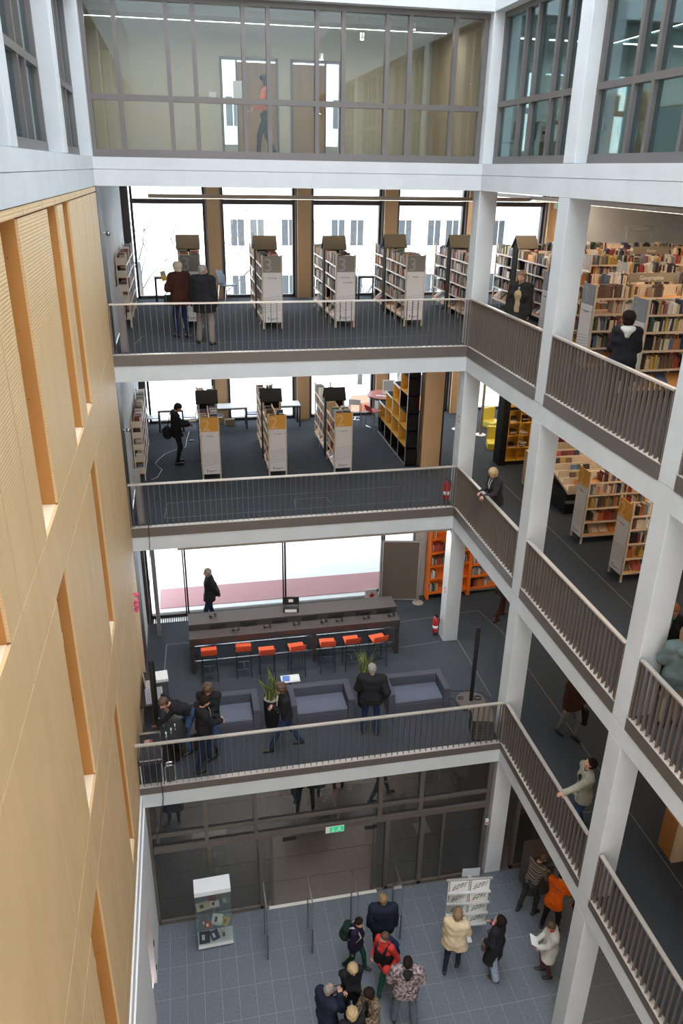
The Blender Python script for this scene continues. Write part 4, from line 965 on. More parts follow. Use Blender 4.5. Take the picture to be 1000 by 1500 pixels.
# stepped black shelf with yellow linings
st = empty('stepped_shelf', (7.36, 3.0, Z2), 0, 'tall black stepped shelf with yellow-lined compartments beside the birch column', 'shelf')
CW = .775; CH = .50; nrow = [6, 4, 3, 2]
for k, n in enumerate(nrow):
    y0 = k * CW
    b = B(); b.box(.0, y0, 0, .33, y0 + .04, n * CH + .06); b.obj('upright', HOUSE, st)
    for j in range(n + 1):
        b = B(); b.box(0, y0, j * CH, .33, y0 + CW + .02, j * CH + .035); b.obj('shelf_board', HOUSE, st)
        if j in (0, n): 
            b = B(); b.box(-.006, y0, j * CH - .005, .0, y0 + CW + .02, j * CH + .055); b.obj('grey_edge', GREYL, st)
    b = B(); b.box(.31, y0, 0, .33, y0 + CW, n * CH); b.obj('back_panel', HOUSE, st)
    b = B(); b.box(-.006, y0, 0, .0, y0 + .045, n * CH + .05); b.obj('grey_edge', GREYL, st)
b = B(); b.box(.0, 4 * CW, 0, .33, 4 * CW + .04, 2 * CH + .06); b.obj('upright', HOUSE, st)
for k, js in ((0, (1, 2, 4)), (1, (1, 2, 3)), (2, (1, 2)), (3, (1,))):
    for j in js:
        y0 = k * CW + .04; z0 = j * CH + .035; b = B(); t = .012
        b.box(-.003, y0, z0, .31, y0 + t, z0 + CH - .04); b.box(-.003, y0 + CW - .05, z0, .31, y0 + CW - .05 + t, z0 + CH - .04); b.box(-.003, y0, z0, .31, y0 + CW - .04, z0 + t); b.box(.30, y0, z0, .309, y0 + CW - .04, z0 + CH - .04)
        b.obj('yellow_lining', YEL, st)
b = B(); b.prism([(1.0, 3.05), (1.35, 3.05), (3.35, .9), (3.35, .3)], 0, .36, .40); b.obj('slanted_board', mat('pale_slanted_board', (.55, .53, .55), .5), st)
b = B(); b.chamf(7.78, 2.84, Z2, 8.32, 3.22, 11.4, .006); o = b.obj('birch_clad_column', PLY, kind='structure')
b = B(); b.box(8.32, 2.86, Z2, 8.37, 4.1, 11.3); b.obj('trim_20', BLACK, kind='structure')
# yellow grid shelf
yg = empty('yellow_grid_shelf', (10.0, 2.62, Z2), 0, 'black-framed yellow grid shelf with lying books beyond the blonde woman', 'shelf')
grid_shelf(yg, .2, 2.2, .12, 1.62, 6, 4, .36, YEL, legs=0, t=.025)
b = B(); b.box(.0, -.02, 0, .19, .40, 2.3); b.obj('side_panel', HOUSE, yg); b = B(); b.box(.19, -.01, .02, 2.3, .38, .12); b.obj('plinth', HOUSE, yg); b = B(); b.box(.19, -.01, 1.62, 2.3, .38, 1.70); b.obj('top_panel', HOUSE, yg)
grid_shelf(yg, .2, 2.2, 1.70, 2.25, 3, 1, .36, YEL, legs=0, t=.025)
rr = random.Random(9)
for i in range(4):
    for j in range(1, 4):
        z = .12 + j * .368 + .03; x = .2 + i * .329 + .05
        for k in range(rr.randint(2, 4)):
            BOOKS.append((Matrix.Translation((10.0 + x + .12, 2.62 + .17, Z2 + z + k * .03)) @ Matrix.Rotation(rr.uniform(-.3, .3), 4, 'Z'), (.2, .26, .028), rr.choice(WARM), 'y1', j))
# display table with browsing bins
dt = empty('browsing_table', (10.3, -.95, Z2), 0, 'birch browsing table with tiered bins behind the second column', 'table')
b = B(); b.prism([(0, .62), (1.5, 1.02), (1.5, .96), (0, .56)], 0, 0, 1.8); b.obj('bin_floor', POST, dt)
for k in range(6):
    y = k * .29; z = .62 + k * .08; b = B(); b.box(0, y, z, 1.8, y + .02, z + .17); b.obj('bin_front', POST, dt)
b = B(); b.box(0, 1.5, .9, 1.8, 1.53, 1.35); b.obj('rear_panel', mat('tan_panel', (.38, .31, .20), .5), dt)
b = B(); b.box(.0, .02, .30, 1.8, .08, .36); b.obj('front_rail', mat('grey_rail', (.18, .17, .16), .5), dt)
b = B(); b.box(.02, .1, 0, 1.78, 1.45, .55); b.obj('black_base', BLACK, dt)
rr = random.Random(15)
for k in range(6):
    x = .05
    while x < .8:
        if rr.random() < .6: BOOKS.append((Matrix.Translation((10.3 + x + .08, -.95 + k * .29 + .10, Z2 + .66 + k * .08)) @ Matrix.Rotation(-.35, 4, 'X'), (.15, .03, .22), rr.choice(WARM), 't1', min(k, 4)))
        x += .17
rp_ = empty('red_partition', (10.9, 1.2, Z2), 0, 'dark red partition panel behind the browsing table', 'panel')
b = B(); b.box(0, 0, .35, 2.4, .05, 1.9); b.obj('panel', mat('dark_red_panel', (.17, .012, .012), .35), rp_)
for x in (.05, 2.3):
    b = B(); b.box(x, -.1, 0, x + .05, .15, .35); b.obj('foot', BLACK, rp_)
bc_ = B(); bc_.box(0, 0, 0, .45, .35, .95); tag(bc_.obj('wooden_cabinet', PLY, loc=(10.12, .9, Z2)), 'narrow birch cabinet half hidden by the second column', 'cabinet')
# floor stand, yellow lounge cushions
for i, (x, y) in enumerate(((10.5, 5.35), (9.95, 6.0))):
    fs_ = empty('floor_stand', (x, y, Z2), 0, ('brown floor stand with round white foot right of the corner column', 'floor stand with round white foot left of the corner column')[i], 'stand')
    b = B(); b.lathe([(.17, 0), (.17, .02), (.03, .03)], 24); b.obj('foot', WHITE, fs_); b = B(); b.box(-.04, -.02, .02, .04, .02, 2.4); b.obj('post', mat('brown_post', (.22, .17, .11), .5), fs_)
for i, (x, y, s_, t_) in enumerate(((11.1, 6.3, .5, .35), (10.55, 4.3, .42, -.3))):
    b = B(); b.chamf(-.25, -.05, 0, .25, .05, .62, .02); b.chamf(-.25, -.5, 0, .25, .0, .22, .03); o = b.obj('yellow_lounger', YELB, loc=(x, y, Z2), rot=(0, 0, t_)); tag(o, ('yellow cardboard-like lounger near the right rear window', 'second yellow lounger beside the black shelf side panel')[i], 'seat')
# white floor cord on level 2
cable([(1.45, 7.0, Z2 + .01), (1.36, 6.2, Z2 + .01), (1.32, 5.55, Z2 + .01), (1.15, 5.38, Z2 + .01), (.98, 5.3, Z2 + .01), (.72, 5.0, Z2 + .01), (.56, 4.62, Z2 + .01), (.46, 4.22, Z2 + .01), (.56, 3.95, Z2 + .01), (.65, 3.75, Z2 + .01), (.60, 3.45, Z2 + .01), (.53, 3.15, Z2 + .01), (.39, 3.02, Z2 + .01)], .008, 'thin white cord snaking over the carpet by the reading man', mat('pale_cord', (.5, .52, .55), .5), 'cord', 'cord')
b = B(); b.box(-.06, -.03, 0, .06, .03, .03); tag(b.obj('socket_block', BLACK, loc=(1.5, 6.1, Z2), rot=(0, 0, .3)), 'small black plug block on the carpet by the cord', 'plug')
b = B(); b.tube([(.6, .18, Z2 + .012), (.42, .12, Z2 + .02), (.40, .02, Z2 + .06), (.39, -.02, Z2 + .03)], .012); tag(b.obj('cable', BLACK), 'black cable loop at the left foot of the level 2 railing', 'cable')
# carpet seams and floor boxes
SEAM = mat('carpet_seam', (.20, .19, .18), .8)
def seam(pts, z):
    for (x0, y0), (x1, y1_) in zip(pts[:-1], pts[1:]):
        b = B(); d = Vector((x1 - x0, y1_ - y0, 0)); n = Vector((-d.y, d.x, 0)).normalized() * .009
        b.add([(x0 - n.x, y0 - n.y, z + .004), (x1 - n.x, y1_ - n.y, z + .004), (x1 + n.x, y1_ + n.y, z + .004), (x0 + n.x, y0 + n.y, z + .004)], [(0, 1, 2, 3)]); b.obj('trim_21', SEAM, kind='structure')
seam([(.75, .45), (7.4, .55)], Z2); seam([(.8, 1.35), (.75, .45)], Z2); seam([(.8, 1.35), (6.8, 1.55)], Z2); seam([(3.9, .6), (3.95, 1.1), (4.75, 1.12), (4.85, .62)], Z2)
seam([(9.62, 1.2), (9.62, -9)], Z2); seam([(.4, 1.1), (.55, 2.0)], Z3); seam([(1.4, 1.0), (7.4, 1.3)], Z3)
seam([(1.1, 1.1), (.5, 1.1), (.4, -1.6)], Z1); seam([(6.6, 1.1), (9.3, 1.35), (9.55, .2), (9.55, -9)], Z1); seam([(4.8, 0.05), (6.5, -.1), (7.7, .0)], Z1); seam([(8.2, .1), (8.2, -2.5)], Z1); seam([(8.5, -6.3), (9.0, -6.35), (9.0, -7.2), (8.4, -7.2)], Z1)
# level 1 browsing troughs on the right
for i, y in enumerate((-7.75, -8.75)):
    wb = empty('wooden_trough', (9.66, y, Z1), 0, ('orange-brown wooden book trough on the dark level 1 carpet', 'second wooden book trough at the right frame edge')[i], 'trough')
    b = B(); b.box(.1, .45, .0, 1.6, .47, .9); b.box(.0, .08, .0, .02, .46, .9); b.obj('side_panel', mat('red_brown_ply', (.36, .15, .045), .5), wb); b = B(); b.box(0, 0, 0, 1.6, .07, .9); b.obj('end_panel', BIRCH, wb)
    b = B(); b.box(.02, .07, .5, 1.6, .45, .52); b.obj('trough_floor', BIRCH, wb)
# ================= ground floor =================
vt = empty('display_case', (.93, -4.88, 0), R(1.5), 'glass display case with white top and base full of open books', 'display case')
GV = glass('vitrine_glass', (.92, .96, .955), .03)
b = B(); b.chamf(0, 0, 1.62, .76, .36, 1.74, .004); b.obj('top_panel', WHITE, vt); b = B(); b.box(0, 0, .04, .76, .36, .14); b.obj('base', WHITE, vt); b = B(); b.box(.03, .03, 0, .73, .33, .04); b.obj('plinth', BLACK, vt)
for a in ((0, 0, .76, .008), (0, .352, .76, .36), (0, 0, .008, .36), (.752, 0, .76, .36)):
    b = B(); b.box(a[0], a[1], .14, a[2], a[3], 1.62); b.obj('pane', GV, vt)
for z in (.62, 1.1):
    b = B(); b.box(.01, .01, z, .75, .35, z + .008); b.obj('glass_shelf', GV, vt)
rr = random.Random(4)
ITEMS = [(.14, .18, .15, .2, .26, 6, 0, 'black open book on the left of the vitrine base'), (.36, .20, .15, .16, .22, 4, .3, 'brown framed print on the vitrine base'), (.58, .18, .15, .18, .22, 0, 0, 'white card with dark photographs on the vitrine base'),
         (.16, .16, .63, .12, .15, 8, .5, 'small brown booklet on the lower glass shelf'), (.24, .10, .63, .14, .12, 2, .2, 'small red booklet on the lower glass shelf'), (.44, .2, .63, .2, .2, 0, -.3, 'open pale book standing on the lower glass shelf'), (.62, .12, .63, .13, .16, 9, -.6, 'yellow booklet on the lower glass shelf'),
         (.16, .18, 1.11, .26, .18, 1, .15, 'cream open book on the upper glass shelf'), (.40, .2, 1.11, .18, .14, 0, 0, 'white open book in the middle of the upper glass shelf'), (.62, .25, 1.11, .1, .16, 10, .2, 'grey booklet on the right of the upper glass shelf'),
         (.36, .28, 1.35, .14, .12, 11, 0, 'burgundy booklet at the back of the vitrine')]
for x, y, z, w_, d_, c, a, lb in ITEMS:
    b = B(); w_ *= 1.15; d_ *= 1.15
    if z == 1.35: z = 1.12; b.box(-w_ / 2, -.01, 0, w_ / 2, .01, .2)
    else:
        b.prism([(-w_ / 2, .012), (0, .004), (w_ / 2, .014), (w_ / 2, .022), (0, .012), (-w_ / 2, .02)], 1, -d_ / 2, d_ / 2)
    o = b.obj('exhibit_book', mat('exhibit_' + PAL[c][0].replace(' ', '_'), PAL[c][1], .5), loc=(.93 + x, -4.88 + y, z), rot=(0 if z != .63 else R(20), 0, a)); tag(o, lb, 'book')
    b = B(); b.box(-w_ * .25, -d_ * .25, .0205, w_ * .02, d_ * .2, .022); b.obj('print', INK if c in (0, 1, 9) else PAPER, o)
# security gates
for i, (x, yf, yb_) in enumerate(((2.39, -5.36, -4.72), (3.35, -5.40, -4.74), (4.33, -5.42, -4.76), (5.31, -5.42, -4.70))):
    g = empty('security_gate', (x, yf, 0), 0, ('clear security gate panel right of the glass display case', 'second clear security gate panel in front of the doorway', 'third security gate panel, behind the boy with green backpack', 'fourth security gate panel, right of the tall man in navy')[i], 'gate', 'security gates')
    D_ = yb_ - yf
    b = B(); b.box(-.008, .03, .12, .008, D_ - .03, 1.55); b.obj('pane', GV, g)
    b = B(); b.tube([(0, .015, 0), (0, .015, .75)], .018); b.obj('front_post', mat('grey_post', (.16, .16, .17), .3, metal=.6), g); b = B(); b.tube([(0, D_ - .015, 0), (0, D_ - .015, .95)], .018); b.obj('rear_post', MATS['grey_post'], g)
    b = B(); b.box(-.014, .0, 1.54, .014, D_, 1.565); b.obj('top_edge', CHROME, g); b = B(); b.box(-.012, .0, .12, .012, .03, 1.54); b.obj('front_edge', GV, g)
    b = B(); b.box(-.016, .015, .10, .016, .07, .62); b.obj('white_aerial', WHITE, g)
# brochure rack
rk = empty('brochure_rack', (6.24, -5.62, 0), R(-6), 'white brochure rack with eight pockets beside the concrete column', 'rack')
b = B(); b.box(.42, .0, 0, .50, .06, 1.9); b.obj('post', ALU, rk); b = B(); b.box(.28, -.1, 0, .64, .28, .02); b.obj('foot', WHITE, rk)
b = B(); b.box(-.04, -.02, 1.83, .96, .02, 1.87); b.obj('top_rail', ALU, rk); b = B(); b.box(.30, .06, 1.45, .68, .075, 2.08); b.obj('rear_card', mat('grey_card', (.38, .42, .46), .5), rk)
GRN = mat('brochure_green', (.18, .42, .34), .5)
for c in range(2):
    for r in range(4):
        x = .03 + c * .46; z = .55 + r * .33; yo = -.02
        b = B(); b.box(x, yo - .02, z, x + .40, yo - .01, z + .30); bp_ = b.obj('brochure', PAPER, rk)
        b = B()
        for i in range(4):
            for j in range(3):
                x0 = x + .05 + i * .075 + j * .02; z0 = z + .05 + i * .028 + j * .055
                b.add([(x0, yo - .0215, z0), (x0 + .055, yo - .0215, z0 + .018), (x0 + .065, yo - .0215, z0 + .05), (x0 + .01, yo - .0215, z0 + .032)], [(0, 1, 2, 3)], 1 if (i + j) % 3 == 2 or (i > 2) else 0)
        b.obj('printed_pattern', [INK, GRN], bp_)
        b = B(); b.box(x - .03, yo - .07, z - .02, x + .43, yo - .0, z - .005); b.box(x - .03, yo - .075, z - .02, x + .43, yo - .07, z + .03); b.obj('pocket', WHITE, rk)
    b = B(); b.box(.0 + c * .46, -.01, .5, .02 + c * .46, .0, 1.85); b.obj('side_rail', WHITE, rk)
# reception desk in the shade, exit signs, phone etc
kd = empty('service_desk', (8.55, -4.9, 0), R(0), 'dark brown service terminal the striped man leans towards', 'terminal')
b = B(); b.chamf(0, 0, 0, .6, .5, 1.25, .01); b.obj('body', mat('terminal_brown', (.09, .07, .055), .5), kd); b = B(); b.prism([(-.08, .95), (.05, 1.0), (.05, 1.03), (-.08, .98)], 0, .05, .55); b.obj('keyboard_ledge', SCREEN, kd)
EX = mat('exit_green', (.01, .30, .12), .4, emis=(.02, .55, .25), estr=.6)
def exit_sign(x, y, z, lab, s=1.0):
    e = empty('exit_sign', (x, y, z), 0, lab, 'sign')
    b = B(); b.box(0, -.02, 0, .42 * s, .02, .18 * s); b.obj('housing', WHITE, e); b = B(); b.box(.09 * s, -.024, .01, .41 * s, -.02, .17 * s); b.obj('green_face', EX, e)
    b = B(); b.box(.16 * s, -.027, .05 * s, .18 * s, -.024, .15 * s); b.prism([(.13 * s, .07 * s), (.17 * s, .02 * s), (.21 * s, .07 * s)], 1, -.027, -.024); b.obj('arrow', PAPER, e)
    b = B()
    for p0, p1, r_ in (((.31, .13), (.31, .145), .014), ((.30, .12), (.30, .075), .012), ((.30, .075), (.34, .05), .008), ((.34, .05), (.36, .025), .008), ((.30, .075), (.27, .045), .008), ((.27, .045), (.24, .05), .008), ((.30, .11), (.35, .10), .007), ((.30, .11), (.26, .09), .007)):
        b.cyl((p0[0] * s, -.026, p0[1] * s), (p1[0] * s, -.026, p1[1] * s + 1e-4), r_ * s, n=6)
    b.obj('running_figure', PAPER, e)
exit_sign(3.86, fy - .06, 2.06, 'green exit sign above the entrance doorway'); exit_sign(13.05, 7.4, Z3 + 2.62, 'green exit sign at the right end of the rear windows', 1.3)
b = B(); b.box(0, -.03, 0, .3, .03, .05); tag(b.obj('door_sensor', BLACK, loc=(2.9, fy - .08, 2.04)), 'black door sensor left of the exit sign', 'sensor'); b = B(); b.box(0, -.03, 0, .28, .03, .05); tag(b.obj('door_sensor', BLACK, loc=(4.75, fy - .08, 2.04)), 'black door sensor right of the exit sign', 'sensor')
b = B(); b.box(0, -.03, 0, .07, .0, .16, 0); b.box(.015, -.034, .03, .055, -.03, .08, 1); tag(b.obj('call_point', [WHITE, REDX], loc=(7.66, fy - .06, 1.62)), 'small white and red call point beside the ground-floor column', 'alarm')
# wall light / camera brackets and the pink balloon-like rosette on the beech wall
for z, lv in ((14.35, 3), (Z2 + 2.2, 2)):
    s_ = empty('wall_camera', (.01, .55, z), 0, 'small chrome dome camera on the left steel post of the %s gallery' % ('uppermost' if lv == 3 else 'orange-numeral'), 'camera')
    b = B(); b.cyl((0, 0, 0), (.09, 0, .0), .022, n=10); b.obj('arm', ALU, s_); b = B(); b.lathe([(.0, -.06), (.035, -.045), (.05, -.01), (.045, .02), (.0, .03)], 14, cx=.1); b.obj('dome', CHROME, s_, smooth=True)
rs = empty('pink_rosette', (.02, -1.66, 6.95), 0, 'crumpled pink paper flower fixed to the beech wall near its rear edge', 'decoration')
rr = random.Random(2)
for k in range(14):
    a = rr.uniform(0, 6.28); r_ = rr.uniform(.03, .12); b = B(); b.lathe([(.0, -.03), (.05, -.01), (.035, .03), (0, .035)], 7); b.obj('petal', mat('pink_paper', (.75, .12, .22), .7), rs, loc=(.04 + rr.uniform(0, .08), r_ * math.cos(a), r_ * 1.9 * math.sin(a)), rot=(rr.uniform(0, 3), rr.uniform(0, 3), 0))
# tube where column meets back railing at the left (round steel upright)
for z, y in ((Z3, .30), (Z2, .25), (Z1, 1.6)):
    b = B(); b.cyl((.32, y, z), (.32, y, z + (3.2 if z != Z1 else 2.6)), .055, n=16) if z == Z1 else b.box(.16, y - .05, z, .30, y + .05, z + (1.35 if z == Z3 else 1.35)); b.obj('pipe_post' if z == Z1 else 'barrier_post', mat('post_grey', (.20, .18, .175), .5), None, label='round grey steel pipe standing at the left of level 1' if z == Z1 else 'grey steel box post behind the railing at the left of %s' % ('the uppermost carpeted gallery' if z == Z3 else 'the gallery with orange numerals'), category='post')
# ================= level 4 =================
mq = empty('wicker_mannequin', (9.75, -1.55, Z4), 0, 'tall wicker torso sculpture behind the right glass', 'sculpture')
WK = mat('wicker', (.45, .27, .12), .7, var=.25, scale=60, bump=.6, bscale=150)
b = B(); b.lathe([(.14, 0), (.17, .1), (.20, .3), (.12, .55), (.10, .62), (.17, .80), (.22, .98), (.20, 1.12), (.12, 1.2), (.02, 1.22)], 18); b.obj('torso', WK, mq, smooth=True)
b = B(); b.lathe([(.02, 0), (.14, .01), (.02, .03)], 12); 
mq2 = empty('wicker_mannequin', (10.2, -1.95, Z4), 0, 'second wicker sculpture half hidden by the window mullion', 'sculpture'); b = B(); b.lathe([(.12, 0), (.16, .15), (.10, .5), (.16, .85), (.20, 1.05), (.13, 1.2), (.02, 1.25)], 18); b.obj('torso', WK, mq2, smooth=True)
wbd = empty('whiteboard', (9.75, -3.3, Z4), R(90), 'pale whiteboard on a stand behind the rightmost upper window', 'whiteboard'); b = B(); b.box(-.9, 0, .05, .35, .03, .85); b.obj('board', mat('board_white', (.55, .62, .64), .4), wbd); b = B(); b.box(-.92, -.01, .85, .37, .04, .88); b.obj('wood_rail', BIRCH, wbd)
for i, (x, y, rz) in enumerate(((9.9, -1.0, .5), (9.6, 1.9, 1.2), (9.9, 2.6, 2.0))): 
    pass
chair(9.9, -1.05, Z4, R(120), 'dark office chair beside the wicker sculpture', mat('office_grey', (.06, .075, .09), .5)); chair(9.5, 1.9, Z4, R(80), 'dark office chair behind the left panes of the right glass wall', MATS['office_grey']); chair(9.4, 2.45, Z4, R(20), 'chrome-legged chair at the corner of the upper office', MATS['office_grey'])
cp = empty('photocopier', (9.7, .9, Z4), 0, 'white photocopier with paper trays behind the right glass', 'printer'); b = B(); b.box(0, 0, 0, .7, .6, .45); b.obj('cabinet', mat('copier_dark', (.12, .14, .15), .4), cp); b = B(); b.chamf(0, 0, .45, .7, .6, .78, .03); b.obj('body', WHITE, cp); b = B(); b.box(.1, -.05, .78, .5, .5, .86); b.obj('lid', WHITE, cp); b = B(); b.box(-.01, .1, .6, 0, .5, .66); b.obj('slot', SCREEN, cp)
# ================= luminaires =================
LGT = mat('lamp_diffuser', (.9, .9, .9), .5, emis=(1.0, .96, .9), estr=9.0)
def linear_lamp(x0, x1, y, z, lab, power, color, along_y=False, emit=LGT, hw=.05):
    l = empty('linear_lamp', (0, 0, 0), 0, lab, 'lamp'); b = B(); e = B()
    if along_y: b.box(y - hw, x0, z, y + hw, x1, z + .09); e.box(y - hw * .7, x0 + .02, z - .006, y + hw * .7, x1 - .02, z)
    else: b.box(x0, y - hw, z, x1, y + hw, z + .09); e.box(x0 + .02, y - hw * .7, z - .006, x1 - .02, y + hw * .7, z)
    b.obj('housing', mat('lamp_housing', (.40, .34, .28), .5), l); e.obj('diffuser', emit, l)
    n = 2
    for k in range(n):
        t = x0 + (x1 - x0) * (k + .5) / n; c_ = B(); p = (y, t) if along_y else (t, y); c_.cyl((p[0], p[1], z + .09), (p[0], p[1], z + .40), .004, n=5); c_.obj('suspension', CHROME, l)
    if power:
        cx, cy = (y, (x0 + x1) / 2) if along_y else ((x0 + x1) / 2, y)
        a = area_light('lamp_light', (cx, cy, z - .02), (0, 0, 0), .12 if along_y else abs(x1 - x0), abs(x1 - x0) if along_y else .12, power, color)
        a.parent = l
WM = (1.0, .80, .58); NW = (1.0, .93, .85)
DIM = mat('lamp_diffuser_dim', (.9, .9, .9), .5, emis=(1.0, .9, .75), estr=3.0)
linear_lamp(.85, 12.4, 4.0, 14.90, 'long suspended linear lamp in front of the level 3 windows', 90, NW, emit=DIM)
linear_lamp(-.4, 7.7, 2.6, 18.42, 'thin bright linear lamp across the ceiling of the upper glazed room', 120, NW, hw=.02)
linear_lamp(-10, 2.5, 11.0, 18.2, 'thin bright linear lamp in the upper right offices', 260, NW, along_y=True, hw=.02)
for z, yy, nm in ((11.25, 4.0, 'the orange-numeral'), (7.25, .2, 'the sofa-level')):
    linear_lamp(1.0, 12.0, yy, z, 'suspended linear lamp under the soffit of %s back gallery' % nm, 90, NW, emit=DIM)
for z, nm, pw in ((14.95, 'grey-numeral', 230), (11.25, 'orange-numeral', 190), (7.25, 'sofa-level', 45)):
    for i, x in enumerate((10.8, 14.2)):
        linear_lamp(-12, 7.2 if z > 8 else 2.2, x, z, 'suspended linear lamp over the %s right gallery, %s row' % (nm, ('inner', 'outer')[i]), pw, WM, along_y=True, emit=DIM)
linear_lamp(.8, 7.0, 1.0, 3.2, 'linear lamp inside the entrance vestibule', 120, NW, emit=DIM)
linear_lamp(-14, -4.5, 10.2, 3.2, 'linear lamp over the ground floor under the right gallery', 40, WM, along_y=True, emit=DIM)
# spotlights seen in the glazed room
for i, (px_, yy, z) in enumerate(((4.95, 3.2, 17.9), (5.75, 2.6, 18.25), (6.75, 2.0, 18.4))):
    s_ = empty('ceiling_spot', (px_, yy, z), 0, '%s ceiling spotlight in the glazed upper room' % ('leftmost', 'middle', 'rightmost')[i], 'lamp')
    b = B(); b.cyl((0, 0, -.02), (0, 0, .1), .045, n=12); b.obj('housing', WHITE, s_); b = B(); b.cyl((0, 0, -.03), (0, 0, -.02), .04, n=12); b.obj('bulb', mat('bulb', (1, 1, 1), .5, emis=(1, .95, .9), estr=25), s_)
# ================= OUTSIDE, seen washed-out through the rear windows =================
BARK = mat('bark', (.10, .09, .085), .9)
def bare_tree(x, y, h, seed, lab):
    rr = random.Random(seed); t = empty('bare_tree', (x, y, 4), 0, lab, 'tree'); b = B(); b.tube([(0, 0, 0), (.05, 0, h * .25), (0, .05, h * .5)], [.16, .12, .09], 8); b.obj('trunk', BARK, t, smooth=True)
    b = B()
    def br(p, d, L, r, n):
        q_ = p + d * L; b.tube([p, (p + q_) / 2 + Vector((rr.uniform(-.1, .1), rr.uniform(-.1, .1), .03)) * L, q_], [r, r * .8, r * .6], 4)
        if n:
            for _ in range(3):
                nd = (d + Vector((rr.uniform(-.8, .8), rr.uniform(-.8, .8), rr.uniform(-.1, .6)))).normalized(); br(q_, nd, L * .7, r * .55, n - 1)
    for k in range(5): a = k * 1.257; br(Vector((0, .03, h * (.35 + .04 * k))), Vector((math.cos(a) * .7, math.sin(a) * .7, .8)).normalized(), h * .2, .06, 3)
    b.obj('branches', BARK, t, kind='stuff')
bare_tree(3.3, 30, 11, 1, 'bare winter tree outside the leftmost upper rear window'); bare_tree(11.5, 27, 9, 2, 'bare winter tree outside, between the far buildings'); bare_tree(-1, 36, 12, 3, 'bare winter tree farthest left outside'); bare_tree(15.5, 24, 9, 4, 'slender bare tree outside the fourth upper rear window')
sh_ = empty('shelter', (2.2, 33, 4), 0, 'small white roofed shelter outside the leftmost upper rear window', 'shelter')
b = B(); b.box(-2.5, -1, 2.6, 3, 1.2, 2.8); b.obj('roof', EXTW, sh_)
for x in (-2.3, -.4, 1.2, 2.8):
    b = B(); b.box(x, -.8, 0, x + .1, -.7, 2.6); b.obj('post', EXTG, sh_)
b = B(); b.box(-2.3, .9, .4, 2.8, .95, 2.4); b.obj('rear_panel', EXTB, sh_)
# wheel loader
wlr = empty('wheel_loader', (11.2, 17.5, 4), R(8), 'washed-out wheel loader with orange cab parked outside the rear windows', 'vehicle')
TYRE = mat('tyre', (.12, .12, .12), .8); HUB = mat('wheel_hub', (.45, .30, .22), .5); LORG = mat('loader_orange', (.42, .13, .06), .5)
for x, y in ((-1.5, -1), (1.3, -1), (-1.5, 1), (1.3, 1)):
    b = B(); b.cyl((x, y - .25, .75), (x, y + .25, .75), .75, n=28); w_ = b.obj('wheel', TYRE, wlr); b = B(); b.cyl((x, y - .27, .75), (x, y + .27, .75), .36, n=20); b.obj('hub', HUB, w_)
b = B(); b.chamf(-2.2, -.7, .9, .2, .7, 1.9, .1); b.obj('engine_cover', LORG, wlr); b = B(); b.chamf(.1, -.7, .9, 1.3, .7, 2.0, .08); b.obj('lower_cab', LORG, wlr); b = B(); b.chamf(.15, -.65, 2.0, 1.25, .65, 3.0, .06); b.obj('cab_glass', EXTG, wlr); b = B(); b.chamf(.05, -.75, 3.0, 1.35, .75, 3.12, .04); b.obj('cab_roof', EXTW, wlr)
b = B(); b.prism([(1.2, 1.2), (2.6, .5), (2.7, .7), (1.3, 1.5)], 1, -.8, -.6); b.obj('lift_arm', LORG, wlr); b = B(); b.prism([(1.2, 1.2), (2.6, .5), (2.7, .7), (1.3, 1.5)], 1, .6, .8); b.obj('lift_arm', LORG, wlr); b = B(); b.prism([(2.5, .2), (3.4, .1), (3.45, .2), (2.7, .35), (2.75, 1.2), (2.6, 1.2)], 1, -1.2, 1.2); b.obj('bucket', EXTB, wlr)
# low slushy kerb ridges in the snow
SL_ = mat('slush', (.42, .42, .42), .9, var=.4, scale=2)
for i, (x, y, w_, d_) in enumerate(((4, 9.5, 7, .5), (9, 12.0, 6, .6), (1.0, 13.0, 4, .7), (6.0, 15.5, 5, .4))):
    b = B(); rr = random.Random(i); n = 14
    for k in range(n):
        t = k / n; b.lathe([(d_ * rr.uniform(.5, 1), 0), (d_ * .3, rr.uniform(.04, .12)), (.02, .13)], 7, cx=x + t * w_, cy=y + rr.uniform(-.3, .3))
    b.obj('slush_ridge', SL_, loc=(0, 0, 4), kind='stuff', label='trodden grey slush on the snowy forecourt, ridge %s' % ('by the entrance windows', 'right of the middle', 'at far left', 'farther out')[i], category='slush')
